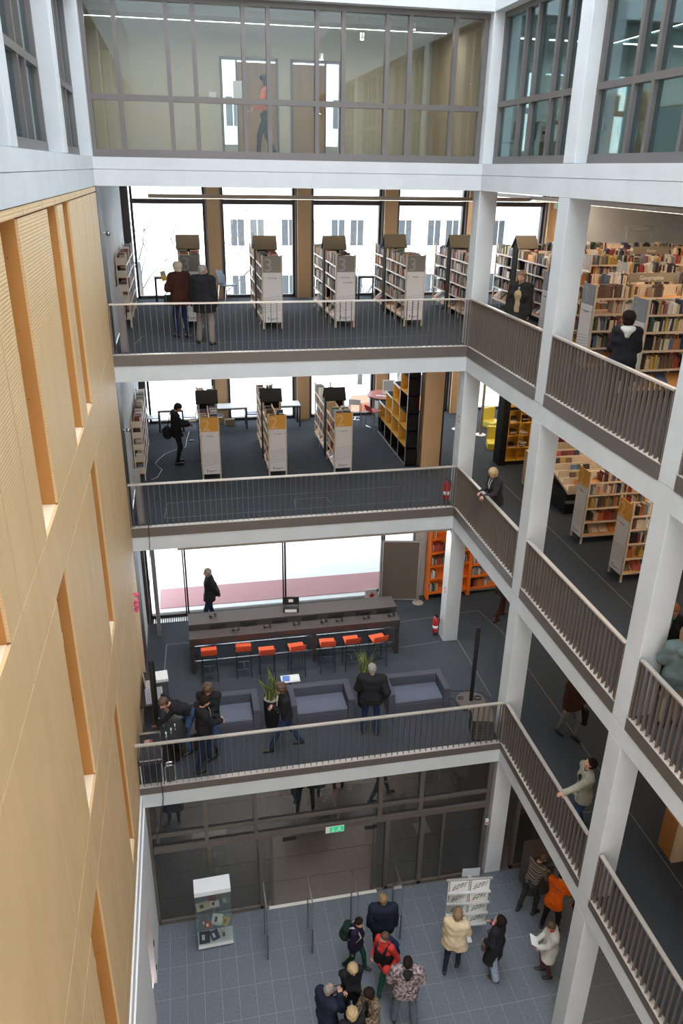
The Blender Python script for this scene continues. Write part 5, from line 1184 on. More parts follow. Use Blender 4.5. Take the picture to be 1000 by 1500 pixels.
# ================= PEOPLE =================
class Field:
    """signed distance grid of smooth-joined rounded cones, meshed with surface nets"""
    def __init__(s, lo, hi, h):
        s.h = h; s.lo = np.array(lo, float); n = np.ceil((np.array(hi) - s.lo) / h).astype(int) + 2; s.n = n; s.F = np.full(n, 1.0)
        s.ax = [s.lo[i] + h * np.arange(n[i]) for i in range(3)]
    def cone(s, a, b, ra, rb, k=.03, sub=False, sc=(1, 1, 1)):
        a = np.array(a, float); b = np.array(b, float); m = max(ra, rb) * max(1 / min(sc), 1) + k + 2 * s.h + .02
        lo = np.minimum(a, b) - m; hi = np.maximum(a, b) + m
        i0 = np.clip(np.floor((lo - s.lo) / s.h).astype(int), 0, s.n); i1 = np.clip(np.ceil((hi - s.lo) / s.h).astype(int) + 1, 0, s.n)
        if (i1 <= i0).any(): return s
        X = s.ax[0][i0[0]:i1[0]][:, None, None]; Y = s.ax[1][i0[1]:i1[1]][None, :, None]; Z = s.ax[2][i0[2]:i1[2]][None, None, :]
        d = b - a; L = d @ d + 1e-12
        t = np.clip(((X - a[0]) * d[0] + (Y - a[1]) * d[1] + (Z - a[2]) * d[2]) / L, 0, 1)
        px, py, pz = X - a[0] - t * d[0], Y - a[1] - t * d[1], Z - a[2] - t * d[2]
        D = np.sqrt((px * sc[0]) ** 2 + (py * sc[1]) ** 2 + (pz * sc[2]) ** 2) - (ra + (rb - ra) * t)
        sl = (slice(i0[0], i1[0]), slice(i0[1], i1[1]), slice(i0[2], i1[2])); G = s.F[sl]
        if sub:
            hh = np.clip(.5 - .5 * (G + D) / k, 0, 1); s.F[sl] = G * (1 - hh) - D * hh + k * hh * (1 - hh)
        else:
            hh = np.clip(.5 + .5 * (G - D) / k, 0, 1); s.F[sl] = G * (1 - hh) + D * hh - k * hh * (1 - hh)
        return s
    def cut(s, p, n):
        n = np.array(n, float); n /= np.linalg.norm(n)
        D = (s.ax[0][:, None, None] - p[0]) * n[0] + (s.ax[1][None, :, None] - p[1]) * n[1] + (s.ax[2][None, None, :] - p[2]) * n[2]
        s.F = np.maximum(s.F, D); return s
    def wrinkle(s, amp, f, seed=0):
        X, Y, Z = s.ax[0][:, None, None], s.ax[1][None, :, None], s.ax[2][None, None, :]
        s.F = s.F + amp * (np.sin(f * X + 1.7 * seed + 2 * np.sin(f * .6 * Z)) * np.sin(f * Y + seed) * .6 + np.sin(f * 1.3 * Z + 2.2 * np.sin(f * .5 * X + seed)) * .6); return s
    def mesh(s, b, mi=0):
        F = s.F; F[[0, -1]] = 1; F[:, [0, -1]] = 1; F[:, :, [0, -1]] = 1
        ins = F < 0; nx, ny, nz = F.shape; acc = np.zeros((nx - 1, ny - 1, nz - 1, 3)); cnt = np.zeros((nx - 1, ny - 1, nz - 1))
        def sh(A, o): return A[o[0]:nx - 1 + o[0], o[1]:ny - 1 + o[1], o[2]:nz - 1 + o[2]]
        cor = [(i, j, k) for i in (0, 1) for j in (0, 1) for k in (0, 1)]
        for a in cor:
            for ax in range(3):
                if a[ax]: continue
                c = list(a); c[ax] = 1; f0, f1 = sh(F, a), sh(F, c); m = (f0 < 0) != (f1 < 0)
                t = np.where(m, f0 / np.where(m, f0 - f1, 1), 0)
                for q in range(3): acc[..., q] += np.where(m, a[q] + (t if q == ax else 0), 0)
                cnt += m
        act = cnt > 0; idx = -np.ones(act.shape, int); idx[act] = np.arange(act.sum())
        ii = np.argwhere(act); V = s.lo + s.h * (ii + acc[act] / cnt[act][:, None])
        fs = []
        for ax in range(3):
            u, v = [(1, 2), (2, 0), (0, 1)][ax]
            sl0 = [slice(None)] * 3; sl1 = [slice(None)] * 3; sl0[ax] = slice(0, -1); sl1[ax] = slice(1, None)
            m = ins[tuple(sl0)] != ins[tuple(sl1)]; e = np.argwhere(m)
            e = e[(e[:, u] > 0) & (e[:, v] > 0) & (e[:, u] < F.shape[u] - 1) & (e[:, v] < F.shape[v] - 1)]
            if not len(e): continue
            flip = ins[tuple(sl0)][tuple(e.T)]
            def g(du, dv): q_ = e.copy(); q_[:, u] -= du; q_[:, v] -= dv; return idx[tuple(q_.T)]
            A, B_, C_, D_ = g(0, 0), g(1, 0), g(1, 1), g(0, 1); qd = np.stack([A, B_, C_, D_], 1); qd[~flip] = qd[~flip][:, ::-1]
            fs.append(qd[(qd >= 0).all(1)])
        Fq = np.concatenate(fs); k = len(b.v); b.v += [tuple(x) for x in V]; b.f += [tuple(int(t) + k for t in f) for f in Fq]; b.mi += [mi] * len(Fq); b.c += [None] * len(Fq)
        return b

SKIN = mat('skin', (.56, .31, .215), .5, var=.05, scale=20, spec=.3); SKIN2 = mat('skin_tan', (.45, .235, .15), .5, var=.05, scale=20, spec=.3); LIP = mat('lips', (.38, .12, .10), .5); EYE = mat('eye_dark', (.03, .02, .02), .2); EYEW = mat('eye_white', (.7, .68, .65), .3)
def cloth(name, c, rough=.9, **k): return mat(name, c, rough, var=k.pop('var', .10), scale=k.pop('scale', 14), bump=k.pop('bump', .25), bscale=120, spec=.15, **k)
BLK = cloth('black_cloth', (.018, .018, .021)); NAVY = cloth('navy_cloth', (.018, .022, .040)); DENIM = cloth('denim', (.045, .085, .165), var=.25); LDENIM = cloth('light_denim', (.25, .31, .40), var=.25); GDEN = cloth('grey_denim', (.10, .125, .145), var=.25); CHAR = cloth('charcoal_cloth', (.035, .033, .035))
GRYT = cloth('grey_trousers', (.22, .19, .17)); BRNJ = cloth('dark_brown_jacket', (.055, .022, .014)); CREAM = cloth('beige_coat', (.62, .50, .33)); WHT = cloth('off_white_coat', (.55, .54, .49)); ORGT = cloth('orange_tshirt', (.85, .14, .012)); GREENP = cloth('dark_green_trousers', (.012, .06, .040)); TAUPE = cloth('pale_olive_jacket', (.30, .29, .23)); TEAL = cloth('grey_green_jacket', (.12, .165, .165)); TAN = cloth('tan_cardigan', (.46, .33, .19)); REDC = cloth('red_cloth', (.62, .05, .04)); GRNSC = cloth('green_scarf', (.08, .20, .12)); DKOL = cloth('dark_olive_jacket', (.030, .028, .026))
CAMO = mat('camouflage_print', (.07, .05, .06), .9, col2=(.42, .33, .33), scale=17); LEO = mat('leopard_print', (.05, .035, .025), .9, col2=(.27, .19, .12), scale=38)
ORSW = cloth('rust_jumper', (.70, .14, .05))
def stripes():
    m = mat('striped_jumper', (.15, .115, .09), .9); n = m.node_tree; L = n.links; co = n.nodes.new('ShaderNodeTexCoord'); wv = n.nodes.new('ShaderNodeTexWave'); wv.bands_direction = 'Z'; wv.inputs['Scale'].default_value = 5.5; wv.inputs['Distortion'].default_value = 1.2
    r = n.nodes.new('ShaderNodeValToRGB'); r.color_ramp.interpolation = 'CONSTANT'; r.color_ramp.elements[0].color = (.045, .038, .035, 1); r.color_ramp.elements[1].position = .55; r.color_ramp.elements[1].color = (.21, .165, .125, 1)
    L.new(co.outputs['Object'], wv.inputs['Vector']); L.new(wv.outputs['Fac'], r.inputs[0]); L.new(r.outputs[0], n.nodes['Principled BSDF'].inputs['Base Color']); return m
STRI = stripes()
HC = {'dark': mat('hair_dark', (.016, .010, .007), .75, spec=.15, var=.3, scale=40, bump=.5, bscale=90), 'brown': mat('hair_brown', (.075, .040, .022), .55, var=.3, scale=40, bump=.5, bscale=90), 'blond': mat('hair_blond', (.47, .33, .17), .55, var=.3, scale=40, bump=.5, bscale=90),
      'grey': mat('hair_grey', (.25, .225, .20), .55, var=.3, scale=40, bump=.5, bscale=90), 'white': mat('hair_white', (.58, .50, .38), .55, var=.3, scale=40, bump=.5, bscale=90), 'red': mat('hair_red', (.30, .09, .025), .55, var=.3, scale=40, bump=.5, bscale=90), 'sandy': mat('hair_sandy', (.23, .14, .075), .55, var=.3, scale=40, bump=.5, bscale=90)}
SHOE = mat('black_leather', (.015, .014, .014), .35); SHOEB = mat('brown_leather', (.06, .03, .018), .4)
V = lambda *a: np.array(a, float)
def ik(S, T, a, b, hint):
    d = T - S; L = np.linalg.norm(d); L2 = min(L, (a + b) * .998); u = d / max(L, 1e-6); T = S + u * L2
    x = (a * a - b * b + L2 * L2) / (2 * L2); hgt = math.sqrt(max(a * a - x * x, 0)); p = hint - u * (hint @ u); n = np.linalg.norm(p); p = p / n if n > 1e-6 else V(0, 0, 1)
    return S + u * x + p * hgt, T
def hand_geo(b, wrist, fdir, palm_n, side, curl, s, mi=0):
    """palm + four unequal bent fingers + thumb; fdir finger direction, palm_n direction the palm faces"""
    f = Vector(fdir).normalized(); pn = Vector(palm_n); pn = (pn - f * pn.dot(f)).normalized(); sd = f.cross(pn) * side
    w = Vector(wrist)
    pts = [w - f * .01, w + f * .035, w + f * .085]
    vs = []; rx = [.026 * s, .038 * s, .041 * s]; rz = [.018 * s, .015 * s, .012 * s]; n = 10
    for p, a, c in zip(pts, rx, rz):
        for i in range(n): t = 2 * math.pi * i / n; vs.append(tuple(p + sd * a * math.cos(t) + pn * c * math.sin(t)))
    fs = [(k * n + i, k * n + (i + 1) % n, (k + 1) * n + (i + 1) % n, (k + 1) * n + i) for k in range(2) for i in range(n)] + [tuple(range(n - 1, -1, -1)), tuple(range(2 * n, 3 * n))]
    b.add(vs, fs, mi)
    for i, (off, L, r) in enumerate(((.029, .072, .0085), (.010, .080, .009), (-.010, .074, .0085), (-.028, .058, .0075))):
        p = w + f * .078 + sd * off * s; d = f.copy(); ps = [p - f * .012]; an = 0
        for k, fr in enumerate((.42, .33, .25)):
            an += curl * (.8, 1.0, .7)[k]; d = (f * math.cos(an) + pn * math.sin(an)); ps.append(p); p = p + d * L * fr * s
        ps.append(p); b.tube(ps, [r * s, r * s, r * .95 * s, r * .85 * s, r * .6 * s], 6, mi)
    p = w + f * .022 + sd * .026 * s; d1 = (f * .6 + sd * .75 + pn * .3).normalized(); d2 = (f * .9 + sd * .25 + pn * (.3 + curl * .5)).normalized()
    b.tube([p - d1 * .015, p + d1 * .030 * s, p + (d1 * .032 + d2 * .03) * s, p + (d1 * .032 + d2 * .055) * s], [.013 * s, .011 * s, .010 * s, .007 * s], 6, mi)

def rotm(ax, a):
    c, s_ = math.cos(a), math.sin(a)
    return np.array({'x': [[1, 0, 0], [0, c, -s_], [0, s_, c]], 'y': [[c, 0, s_], [0, 1, 0], [-s_, 0, c]], 'z': [[c, -s_, 0], [s_, c, 0], [0, 0, 1]]}[ax])
def person(label, x, y, z, heading, h=1.75, top=(BLK, 'jacket'), legs=BLK, hair=('dark', 'short'), skin=SKIN, lean=0.0, side=0.0, twist=0.0, head=(0, 0), LH=None, RH=None, feet=None, drop=0.0, width=1.0, shoes=SHOE, elbow=None, curl=.5, bulk=0.0, legw=0.0, seed=0, parts=None, sleeves=True, inner=None, group=None, skirt=False, lhint=None, rhint=None, hem=None):
    s = h / 1.75; root = empty('person', (x, y, z), R(heading - 90), label, 'person', group)
    Rs = rotm('z', R(twist)) @ rotm('x', -R(lean)) @ rotm('y', R(side))
    hipz = (.955 - drop) * s; P = V(0, -.22 * math.sin(R(lean)) * .6 * s, hipz)
    sp = lambda a, b_, c: P + Rs @ (V(a, b_, c) * s)
    feet = feet or [(-.11, .0, 8), (.11, .03, -8)]
    hips = [P + V(-.095, 0, -.02) * s, P + V(.095, 0, -.02) * s]
    ank = []; foot_dir = []
    for (fx, fy, yaw), sg in zip(feet, (-1, 1)):
        d = rotm('z', R(yaw)) @ V(0, 1, 0); ank.append(V(fx * s, fy * s, .085 * s)); foot_dir.append(d)
    knee = []
    for i in range(2):
        k, t = ik(hips[i], ank[i], .44 * s, .43 * s, V((-.08, .08)[i], 1, 0)); knee.append(k); ank[i] = t
    sw = .185 * width
    sh = [sp(-sw, -.0, .475), sp(sw, -.0, .475)]
    neck0 = sp(0, -.005, .50); Rh = Rs @ rotm('x', R(lean) * .55) @ rotm('z', R(head[0])) @ rotm('x', R(head[1]))
    neck1 = sp(0, .01, .56) ; hc = neck1 + Rh @ (V(0, .025, .115) * s)
    hands = []; elb = []
    dflt = [V(-.27, .05, .80) * s, V(.27, .05, .80) * s]
    for i, T in enumerate((LH, RH)):
        T_ = dflt[i] + V(0, Rs[1, 2] * .2, 0) if T is None else V(*T) * s
        hint = (lhint, rhint)[i]; hint = V(*hint) if hint is not None else V((-.6, .6)[i], -1, -.4)
        e, t = ik(sh[i], T_, .29 * s, .25 * s, hint); elb.append(e); hands.append(t)
    lo = np.minimum.reduce([*hands, *ank, *knee, *elb, hc, P]) - V(.36, .36, .2); hi = np.maximum.reduce([*hands, *ank, *knee, *elb, hc, P]) + V(.36, .36, .3)
    def torso(F, g, hem=-.02, wr=1.0):
        F.cone(sp(-.075 * wr, 0, .0), sp(.075 * wr, 0, .0), (.105 + g) * s, (.105 + g) * s, .06)
        F.cone(sp(-.055 * wr, 0, .14), sp(.055 * wr, 0, .14), (.098 + g) * s, (.098 + g) * s, .08)
        F.cone(sp(-.085 * wr, .01, .32), sp(.085 * wr, .01, .32), (.105 + g) * s, (.105 + g) * s, .08)
        F.cone(sh[0] * .93 + neck0 * .07, sh[1] * .93 + neck0 * .07, (.058 + g) * s, (.058 + g) * s, .05)
        F.cone(sp(-.06, -.01, .45), sp(.06, -.01, .45), (.075 + g) * s, (.075 + g) * s, .05)
    def arms(F, g, full=1.0, rw=.0):
        for i in range(2):
            F.cone(sh[i], elb[i], (.052 + g) * s, (.042 + g) * s, .035)
            if full > .5:
                w_ = elb[i] + (hands[i] - elb[i]) * min(full, 1); F.cone(elb[i], w_, (.041 + g) * s, (.028 + g + rw) * s, .03)
    def legf(F, g, w2=0.0, end=1.0):
        for i in range(2):
            F.cone(hips[i], knee[i], (.083 + g) * s, (.056 + g + w2 * .5) * s, .04); F.cone(knee[i], knee[i] + (ank[i] - knee[i]) * end, (.054 + g + w2 * .5) * s, (.038 + g + w2) * s, .03)
    # --- body: one skin surface from soles to neck, with head and hands ---
    b = B(); F = Field(lo, hi, .024)
    torso(F, -.012); arms(F, -.004, .98); legf(F, -.012); F.cone(neck0, neck1 + Rh @ V(0, .0, .03) * s, .055 * s, .05 * s, .03); F.mesh(b, 0)
    fl_ = hc - .2; fh = hc + .2; F = Field(hc - V(.16, .16, .24), hc + V(.16, .16, .17), .0085)
    hp = lambda a, b_, c: hc + Rh @ (V(a, b_, c) * s)
    F.cone(hp(0, -.018, .035), hp(0, .015, .035), .083 * s, .076 * s, .03); F.cone(hp(0, .03, -.02), hp(0, .045, -.065), .062 * s, .036 * s, .035)
    F.cone(hp(0, .082, .01), hp(0, .104, -.022), .009 * s, .015 * s, .012); F.cone(hp(-.012, .09, -.026), hp(.012, .09, -.026), .010 * s, .010 * s, .008)
    for sg in (-1, 1):
        F.cone(hp(sg * .031, .098, .012), hp(sg * .033, .098, .012), .013 * s, .013 * s, .012, sub=True); F.cone(hp(sg * .02, .078, .034), hp(sg * .048, .068, .030), .010 * s, .009 * s, .012)
        F.cone(hp(sg * .079, -.002, .015), hp(sg * .078, .0, -.015), .014 * s, .009 * s, .008); F.cone(hp(sg * .045, .055, -.02), hp(sg * .045, .055, -.02), .026 * s, .026 * s, .02)
    F.cone(hp(-.018, .083, -.052), hp(.018, .083, -.052), .0095 * s, .0095 * s, .008); F.cone(neck0 + (neck1 - neck0) * .3, hp(0, -.015, -.03), .053 * s, .052 * s, .03)
    F.mesh(b, 0)
    for sg in (-1, 1):
        e = hp(sg * .031, .078, .012); b.lathe([(0, -.010 * s), (.008 * s, -.007 * s), (.0115 * s, 0), (.008 * s, .007 * s), (0, .010 * s)], 8, 2, Matrix.Translation(e))
    m0, m1 = hp(-.021, .0885, -.052), hp(.021, .0885, -.052); b.tube([m0, (m0 + m1) / 2 + Rh @ V(0, .004, 0), m1], [.003, .0055, .003], 6, 1)
    for i in range(2):
        fd = hands[i] - elb[i]; fd /= np.linalg.norm(fd); sg = (-1, 1)[i]; pn = V(-sg * .9, .3, 0) if abs(fd[2]) > .6 else V(-sg * .35, 0, -.95)
        hand_geo(b, hands[i], fd, pn, -sg if abs(fd[2]) > .6 else -sg, curl, s, 0)
    body = b.obj('body', [skin, LIP, EYE], root, smooth=True)
    # --- trousers ---
    if legs is not None:
        b = B(); F = Field(lo, hi, .021); legf(F, .010 + legw * .3, legw, .97); F.cone(sp(-.075, 0, 0), sp(.075, 0, 0), .118 * s, .118 * s, .05); F.cone(sp(-.055, 0, .10), sp(.055, 0, .10), .106 * s, .106 * s, .05)
        F.cut(sp(0, 0, .13), Rs @ V(0, 0, 1)); F.wrinkle(.0035, 34, seed); F.mesh(b); b.obj('skirt' if skirt else 'trousers', legs, root, smooth=True)
    # --- shoes ---
    for i in range(2):
        b = B(); d = foot_dir[i]; a0 = ank[i] - V(0, 0, .045 * s); F = Field(a0 - .28, a0 + .28, .014)
        F.cone(a0 - d * .05 * s, a0 + d * .03 * s, .040 * s, .040 * s, .02); F.cone(a0 + d * .03 * s, a0 + d * .145 * s - V(0, 0, .010), .042 * s, .034 * s, .02); F.cone(a0, ank[i] + V(0, 0, .03), .036 * s, .042 * s, .02); F.cut(V(0, 0, max(0.001, ank[i][2] - .085 * s + .001)), V(0, 0, -1)); F.mesh(b); b.obj('shoe', shoes, root, smooth=True)
    # --- top ---
    mt, kind = top[0], top[1]; g = {'shirt': .012, 'tshirt': .014, 'jacket': .026, 'coat': .034, 'puffer': .05, 'suit': .022}[kind] + bulk
    hm = {'shirt': -.05, 'tshirt': -.12, 'jacket': -.14, 'coat': -.50, 'puffer': -.24, 'suit': -.16}[kind] if hem is None else hem
    b = B(); F = Field(lo, hi, .0185); torso(F, g)
    if hm < -.10:
        if hm < -.3 or True:
            kb = (P + (knee[0] + knee[1]) / 2 * 0) ; drop_ = V(0, .01, hm * s)
            wd = .085 + (.03 if kind in ('coat', 'puffer') else .0)
            bottom = P + V(0, 0, hm * s) + V(0, (knee[0][1] + knee[1][1]) / 2 - P[1], 0) * min(1, -hm / .45)
            F.cone(sp(-.075, 0, 0), bottom + V(-wd, 0, 0) * s, (.105 + g) * s, (.115 + g) * s, .06); F.cone(sp(.075, 0, 0), bottom + V(wd, 0, 0) * s, (.105 + g) * s, (.115 + g) * s, .06); F.cone(bottom + V(-wd, 0, 0) * s, bottom + V(wd, 0, 0) * s, (.11 + g) * s, (.11 + g) * s, .06)
            F.cut(bottom + V(0, 0, .0), V(0, .05, -1))
    else: F.cut(sp(0, 0, hm), Rs @ V(0, 0, -1))
    arms(F, g * .8, .93 if kind != 'tshirt' else .2, .008)
    if kind == 'tshirt':
        for i in range(2): F.cone(sh[i], sh[i] + (elb[i] - sh[i]) * .75, .068 * s, .068 * s, .03)
    if kind in ('jacket', 'coat', 'puffer'): F.cone(sp(0, -.02, .50), sp(0, -.005, .535), .072 * s, .070 * s, .02)
    F.cone(neck0 + Rs @ V(0, .03, .07) * s, neck0 + Rs @ V(0, .06, .12) * s, .055 * s, .06 * s, .015, sub=True)
    if inner is not None and inner is not SKIN: F.cone(sp(0, .20, .50), sp(0, .21, -.02), .105 * s, .10 * s, .02, sub=True)
    if inner is SKIN: F.cone(sp(0, .16, .56), sp(0, .165, .34), .075 * s, .03 * s, .01, sub=True)
    F.wrinkle(.0045 if kind != 'puffer' else .007, 30, seed + 1); F.mesh(b); topo = b.obj({'shirt': 'shirt', 'tshirt': 'tshirt', 'jacket': 'jacket', 'coat': 'coat', 'puffer': 'coat', 'suit': 'jacket'}[kind], mt, root, smooth=True)
    if kind == 'tshirt' and len(top) > 2:
        b = B(); F = Field(lo, hi, .02); arms(F, .006, .95); b2 = F.mesh(b); b.obj('long_sleeves', top[2], root, smooth=True)
    if inner is not None:
        b = B(); F = Field(lo, hi, .018); torso(F, .016 + bulk * .5); F.cut(sp(0, 0, -.04), Rs @ V(0, 0, -1)); F.mesh(b); b.obj('inner_shirt', inner, root, smooth=True)
    # --- hair ---
    hk, ht = hair; b = B(); F = Field(hc - V(.25, .25, .42), hc + V(.25, .25, .22), .011)
    hm_ = HC[hk]
    if ht in ('short', 'curly', 'bob', 'long', 'thin'):
        e = {'short': .010, 'curly': .026, 'bob': .022, 'long': .018, 'thin': .006}[ht]
        F.cone(hp(0, -.022, .042), hp(0, .002, .050), (.086 + e) * s, (.078 + e) * s, .03)
        F.cone(hp(0, -.03, .0), hp(0, -.035, -.03), (.074 + e) * s, (.062 + e * .6) * s, .03)
        if ht in ('bob', 'curly'):
            for sg in (-1, 1): F.cone(hp(sg * .062, -.015, .02), hp(sg * .066, -.012, -.055), .040 * s, .036 * s, .03)
            F.cone(hp(0, -.05, -.01), hp(0, -.055, -.07), .07 * s, .055 * s, .03)
        if ht == 'long':
            for sg in (-1, 1): F.cone(hp(sg * .062, -.02, .02), hp(sg * .075, -.04, -.20), .040 * s, .032 * s, .03)
            F.cone(hp(0, -.06, .0), hp(0, -.10, -.24), .07 * s, .06 * s, .03)
        F.cone(hp(0, .155, -.035), hp(0, .115, -.02), .105 * s, .075 * s, .012, sub=True)
        for sg in (-1, 1):
            if ht in ('short', 'thin'): F.cone(hp(sg * .085, .055, -.03), hp(sg * .075, .045, -.04), .05 * s, .05 * s, .01, sub=True)
        if ht == 'thin': F.cone(hp(0, .03, .15), hp(0, -.02, .165), .055 * s, .05 * s, .01, sub=True)
        F.wrinkle(.0035 if ht != 'curly' else .009, 75 if ht != 'curly' else 60, seed); F.mesh(b)
        b.obj('hair', hm_, root, smooth=True)
    root['_hp'] = 0; del root['_hp']
    return dict(root=root, P=P, sp=sp, Rs=Rs, hands=hands, elb=elb, sh=sh, hp=hp, s=s, neck0=neck0, Rh=Rh, lo=lo, hi=hi, M=Matrix.Translation((x, y, z)) @ Matrix.Rotation(R(heading - 90), 4, 'Z'))
def toW(p, v): return p['M'] @ Vector(tuple(v))
def mesh_in(p, b, name, m, smooth=True, child=True, label=None, cat=None):
    o = b.obj(name, m, p['root'] if child else None, smooth=smooth)
    if not child:
        o.matrix_world = p['M']; tag(o, label, cat)
    return o
def backpack(p, m, label, m2=None, low=0.0, size=1.0):
    sp = p['sp']; b = B(); F = Field(p['lo'] - .2, p['hi'] + .2, .02)
    F.cone(sp(-.07, -.24, .14 - low), sp(.07, -.24, .14 - low), .115 * size, .115 * size, .05); F.cone(sp(-.06, -.23, .36 - low), sp(.06, -.23, .36 - low), .10 * size, .10 * size, .08); F.cone(sp(-.05, -.33, .12 - low), sp(.05, -.33, .12 - low), .06, .06, .03); F.wrinkle(.004, 30, 2); F.mesh(b)
    o = mesh_in(p, b, 'backpack', m, child=False, label=label, cat='backpack')
    for sg in (-1, 1):
        b = B(); b.tube([sp(sg * .08, -.17, .42 - low * .6), sp(sg * .12, -.07, .565), sp(sg * .125, .07, .50), sp(sg * .12, .155, .34), sp(sg * .15, .06, .16), sp(sg * .11, -.17, .10)], [.018] * 6, 6); s_ = b.obj('strap', m2 or m, o, smooth=True)
def bag(p, at, m, label, w=.30, h=.24, d=.09, strap=.18, cat='bag', name='handbag', rz=0.0, over=None):
    c = Vector(tuple(at)); e = empty(name, toW(p, c), p['M'].to_euler().z + rz, label, cat)
    b = B(); b.chamf(-w / 2, -d / 2, -h / 2, w / 2, d / 2, h / 2, .025); b.obj('body', m, e, smooth=False)
    b = B(); b.box(-w * .4, -d / 2 - .006, .0, w * .4, -d / 2, h * .38); b.obj('flap', m, e)
    b = B()
    if over is not None:
        inv = e.matrix_basis.inverted() if False else (Matrix.Translation(toW(p, c)) @ Matrix.Rotation(p['M'].to_euler().z + rz, 4, 'Z')).inverted()
        pts = [Vector((-w * .42, 0, h / 2 - .01))] + [inv @ toW(p, v) for v in over] + [Vector((w * .42, 0, h / 2 - .01))]; b.tube(pts, .010, 6)
    else: b.tube([(-w * .3, 0, h / 2 - .01), (-w * .25, 0, h / 2 + strap), (w * .25, 0, h / 2 + strap), (w * .3, 0, h / 2 - .01)], .008, 6)
    b.obj('strap', m, e, smooth=True); return e
def tie(p, m, l=.42):
    sp = p['sp']; b = B(); vs = []
    for (w_, t) in ((.014, .50), (.022, .45), (.032, .20), (.036, .10), (.003, .05)):
        yy = .155 + (.02 if t < .3 else -.02 if t > .48 else .0); vs += [sp(-w_, yy, t), sp(w_, yy, t), sp(w_, yy + .012, t), sp(-w_, yy + .012, t)]
    fs = []
    for i in range(4):
        for j in range(4): fs.append((i * 4 + j, i * 4 + (j + 1) % 4, i * 4 + 4 + (j + 1) % 4, i * 4 + 4 + j))
    b.add([tuple(v) for v in vs], fs + [(0, 1, 2, 3), (16, 17, 18, 19)]); mesh_in(p, b, 'tie', m, False)
TIE = cloth('pale_tie', (.50, .47, .40), var=.2, scale=90)
# ---------- ground floor ----------
beige = person('woman in beige quilted coat standing before the brochure rack', 6.22, -6.30, 0, 62, 1.72, (CREAM, 'puffer'), NAVY, ('sandy', 'bob'), head=(-5, -12), LH=(-.22, .10, .84), RH=(.12, .26, 1.28), feet=[(-.14, -.12, 10), (.10, .12, -10)], seed=1, hem=-.20)
pc = person('dark-haired woman in long black coat and pale flared jeans looking up', 7.05, -6.52, 0, 128, 1.70, (BLK, 'coat'), LDENIM, ('dark', 'long'), head=(5, 22), LH=(-.20, .16, 1.05), RH=(.10, .20, 1.30), feet=[(-.14, -.16, 6), (.14, .10, -6)], legw=.03, seed=2, shoes=SHOEB, hem=-.50)
bag(pc, pc['sp'](-.20, .14, .02), mat('brown_bag', (.06, .035, .025), .4), 'small dark brown shoulder bag on the woman in long black coat', .26, .2, .08, over=[pc['sp'](-.22, .05, .2), pc['sp'](-.15, .02, .57), pc['sp'](-.14, .17, .35)])
b = B(); F = Field(pc['lo'], pc['hi'], .018); F.cone(pc['sp'](-.05, .10, .52), pc['sp'](.05, .12, .50), .04, .04, .02); F.mesh(b); mesh_in(pc, b, 'scarf', cloth('pink_scarf', (.55, .22, .24)))
ps = person('man in brown striped jumper leaning over the service terminal', 8.42, -5.25, 0, 22, 1.74, (STRI, 'shirt'), CHAR, ('brown', 'short'), lean=16, head=(-10, -28), LH=(.02, .42, 1.06), RH=(.20, .40, 1.04), feet=[(-.14, -.18, 12), (.14, .04, -8)], seed=3, hem=-.10)
po = person('person in bright orange T-shirt over black sleeves seen from behind', 8.70, -5.80, 0, 38, 1.70, (ORGT, 'tshirt', BLK), BLK, ('dark', 'short'), lean=22, head=(0, -15), LH=(-.12, .42, 1.02), RH=(.18, .44, 1.02), feet=[(-.18, -.06, 10), (.16, -.02, -10)], seed=4)
txt = text_mesh('shirt_lettering', 'Bibliothek', .075, INK, po['root'], align='CENTER'); Mx = Matrix(((*po['Rs'].T[0], 0), (*po['Rs'].T[2], 0), (*(-po['Rs'].T[1]), 0), (0, 0, 0, 1))).transposed(); txt.matrix_local = Matrix.Translation(po['sp'](0, -.155, .36)) @ Mx
txt = text_mesh('shirt_lettering', 'Team', .06, INK, po['root'], align='CENTER'); txt.matrix_local = Matrix.Translation(po['sp'](0, -.150, .28)) @ Mx
pd_ = person('person in black almost hidden between the orange T-shirt and the column', 9.3, -6.15, 0, 150, 1.74, (BLK, 'jacket'), BLK, ('dark', 'short'), head=(0, -20), LH=(-.1, .3, 1.05), RH=(.1, .3, 1.05), seed=5)
pw = person('person in off-white coat with red scarf reading a paper, cut by the column', 8.16, -6.78, 0, 165, 1.60, (WHT, 'coat'), cloth('plum_cloth', (.10, .04, .06)), ('brown', 'short'), head=(0, -22), LH=(-.10, .30, 1.02), RH=(.12, .28, 1.00), feet=[(-.1, -.05, 5), (.1, .08, -5)], seed=6, hem=-.28)
b = B(); F = Field(pw['lo'], pw['hi'], .018); F.cone(pw['sp'](-.045, .03, .53), pw['sp'](.045, .03, .53), .055, .055, .02); F.mesh(b); mesh_in(pw, b, 'scarf', REDC)
b = B(); b.box(-.13, -.10, 0, .13, .10, .006); o = b.obj('paper_sheet', PAPER); o.matrix_world = pw['M'] @ Matrix.Translation(tuple(V(0, .36, 1.0))) @ Matrix.Rotation(R(35), 4, 'X'); tag(o, 'white sheet of paper held by the person in off-white coat', 'paper')
pt_ = person('tall man in dark navy jacket seen from behind near the gates', 4.80, -5.72, 0, 82, 1.82, (NAVY, 'jacket'), BLK, ('sandy', 'short'), head=(35, -5), feet=[(-.12, .0, 8), (.12, .02, -8)], seed=7, width=1.15, bulk=.02)
pg = person('boy with dark green backpack and green trousers walking into the hall', 4.18, -5.86, 0, 318, 1.54, (cloth('dark_purple_jacket', (.025, .018, .04)), 'jacket'), GREENP, ('dark', 'short'), lean=6, head=(-40, -5), feet=[(-.10, .24, 5), (.10, -.20, 0)], seed=8, drop=.03, twist=12)
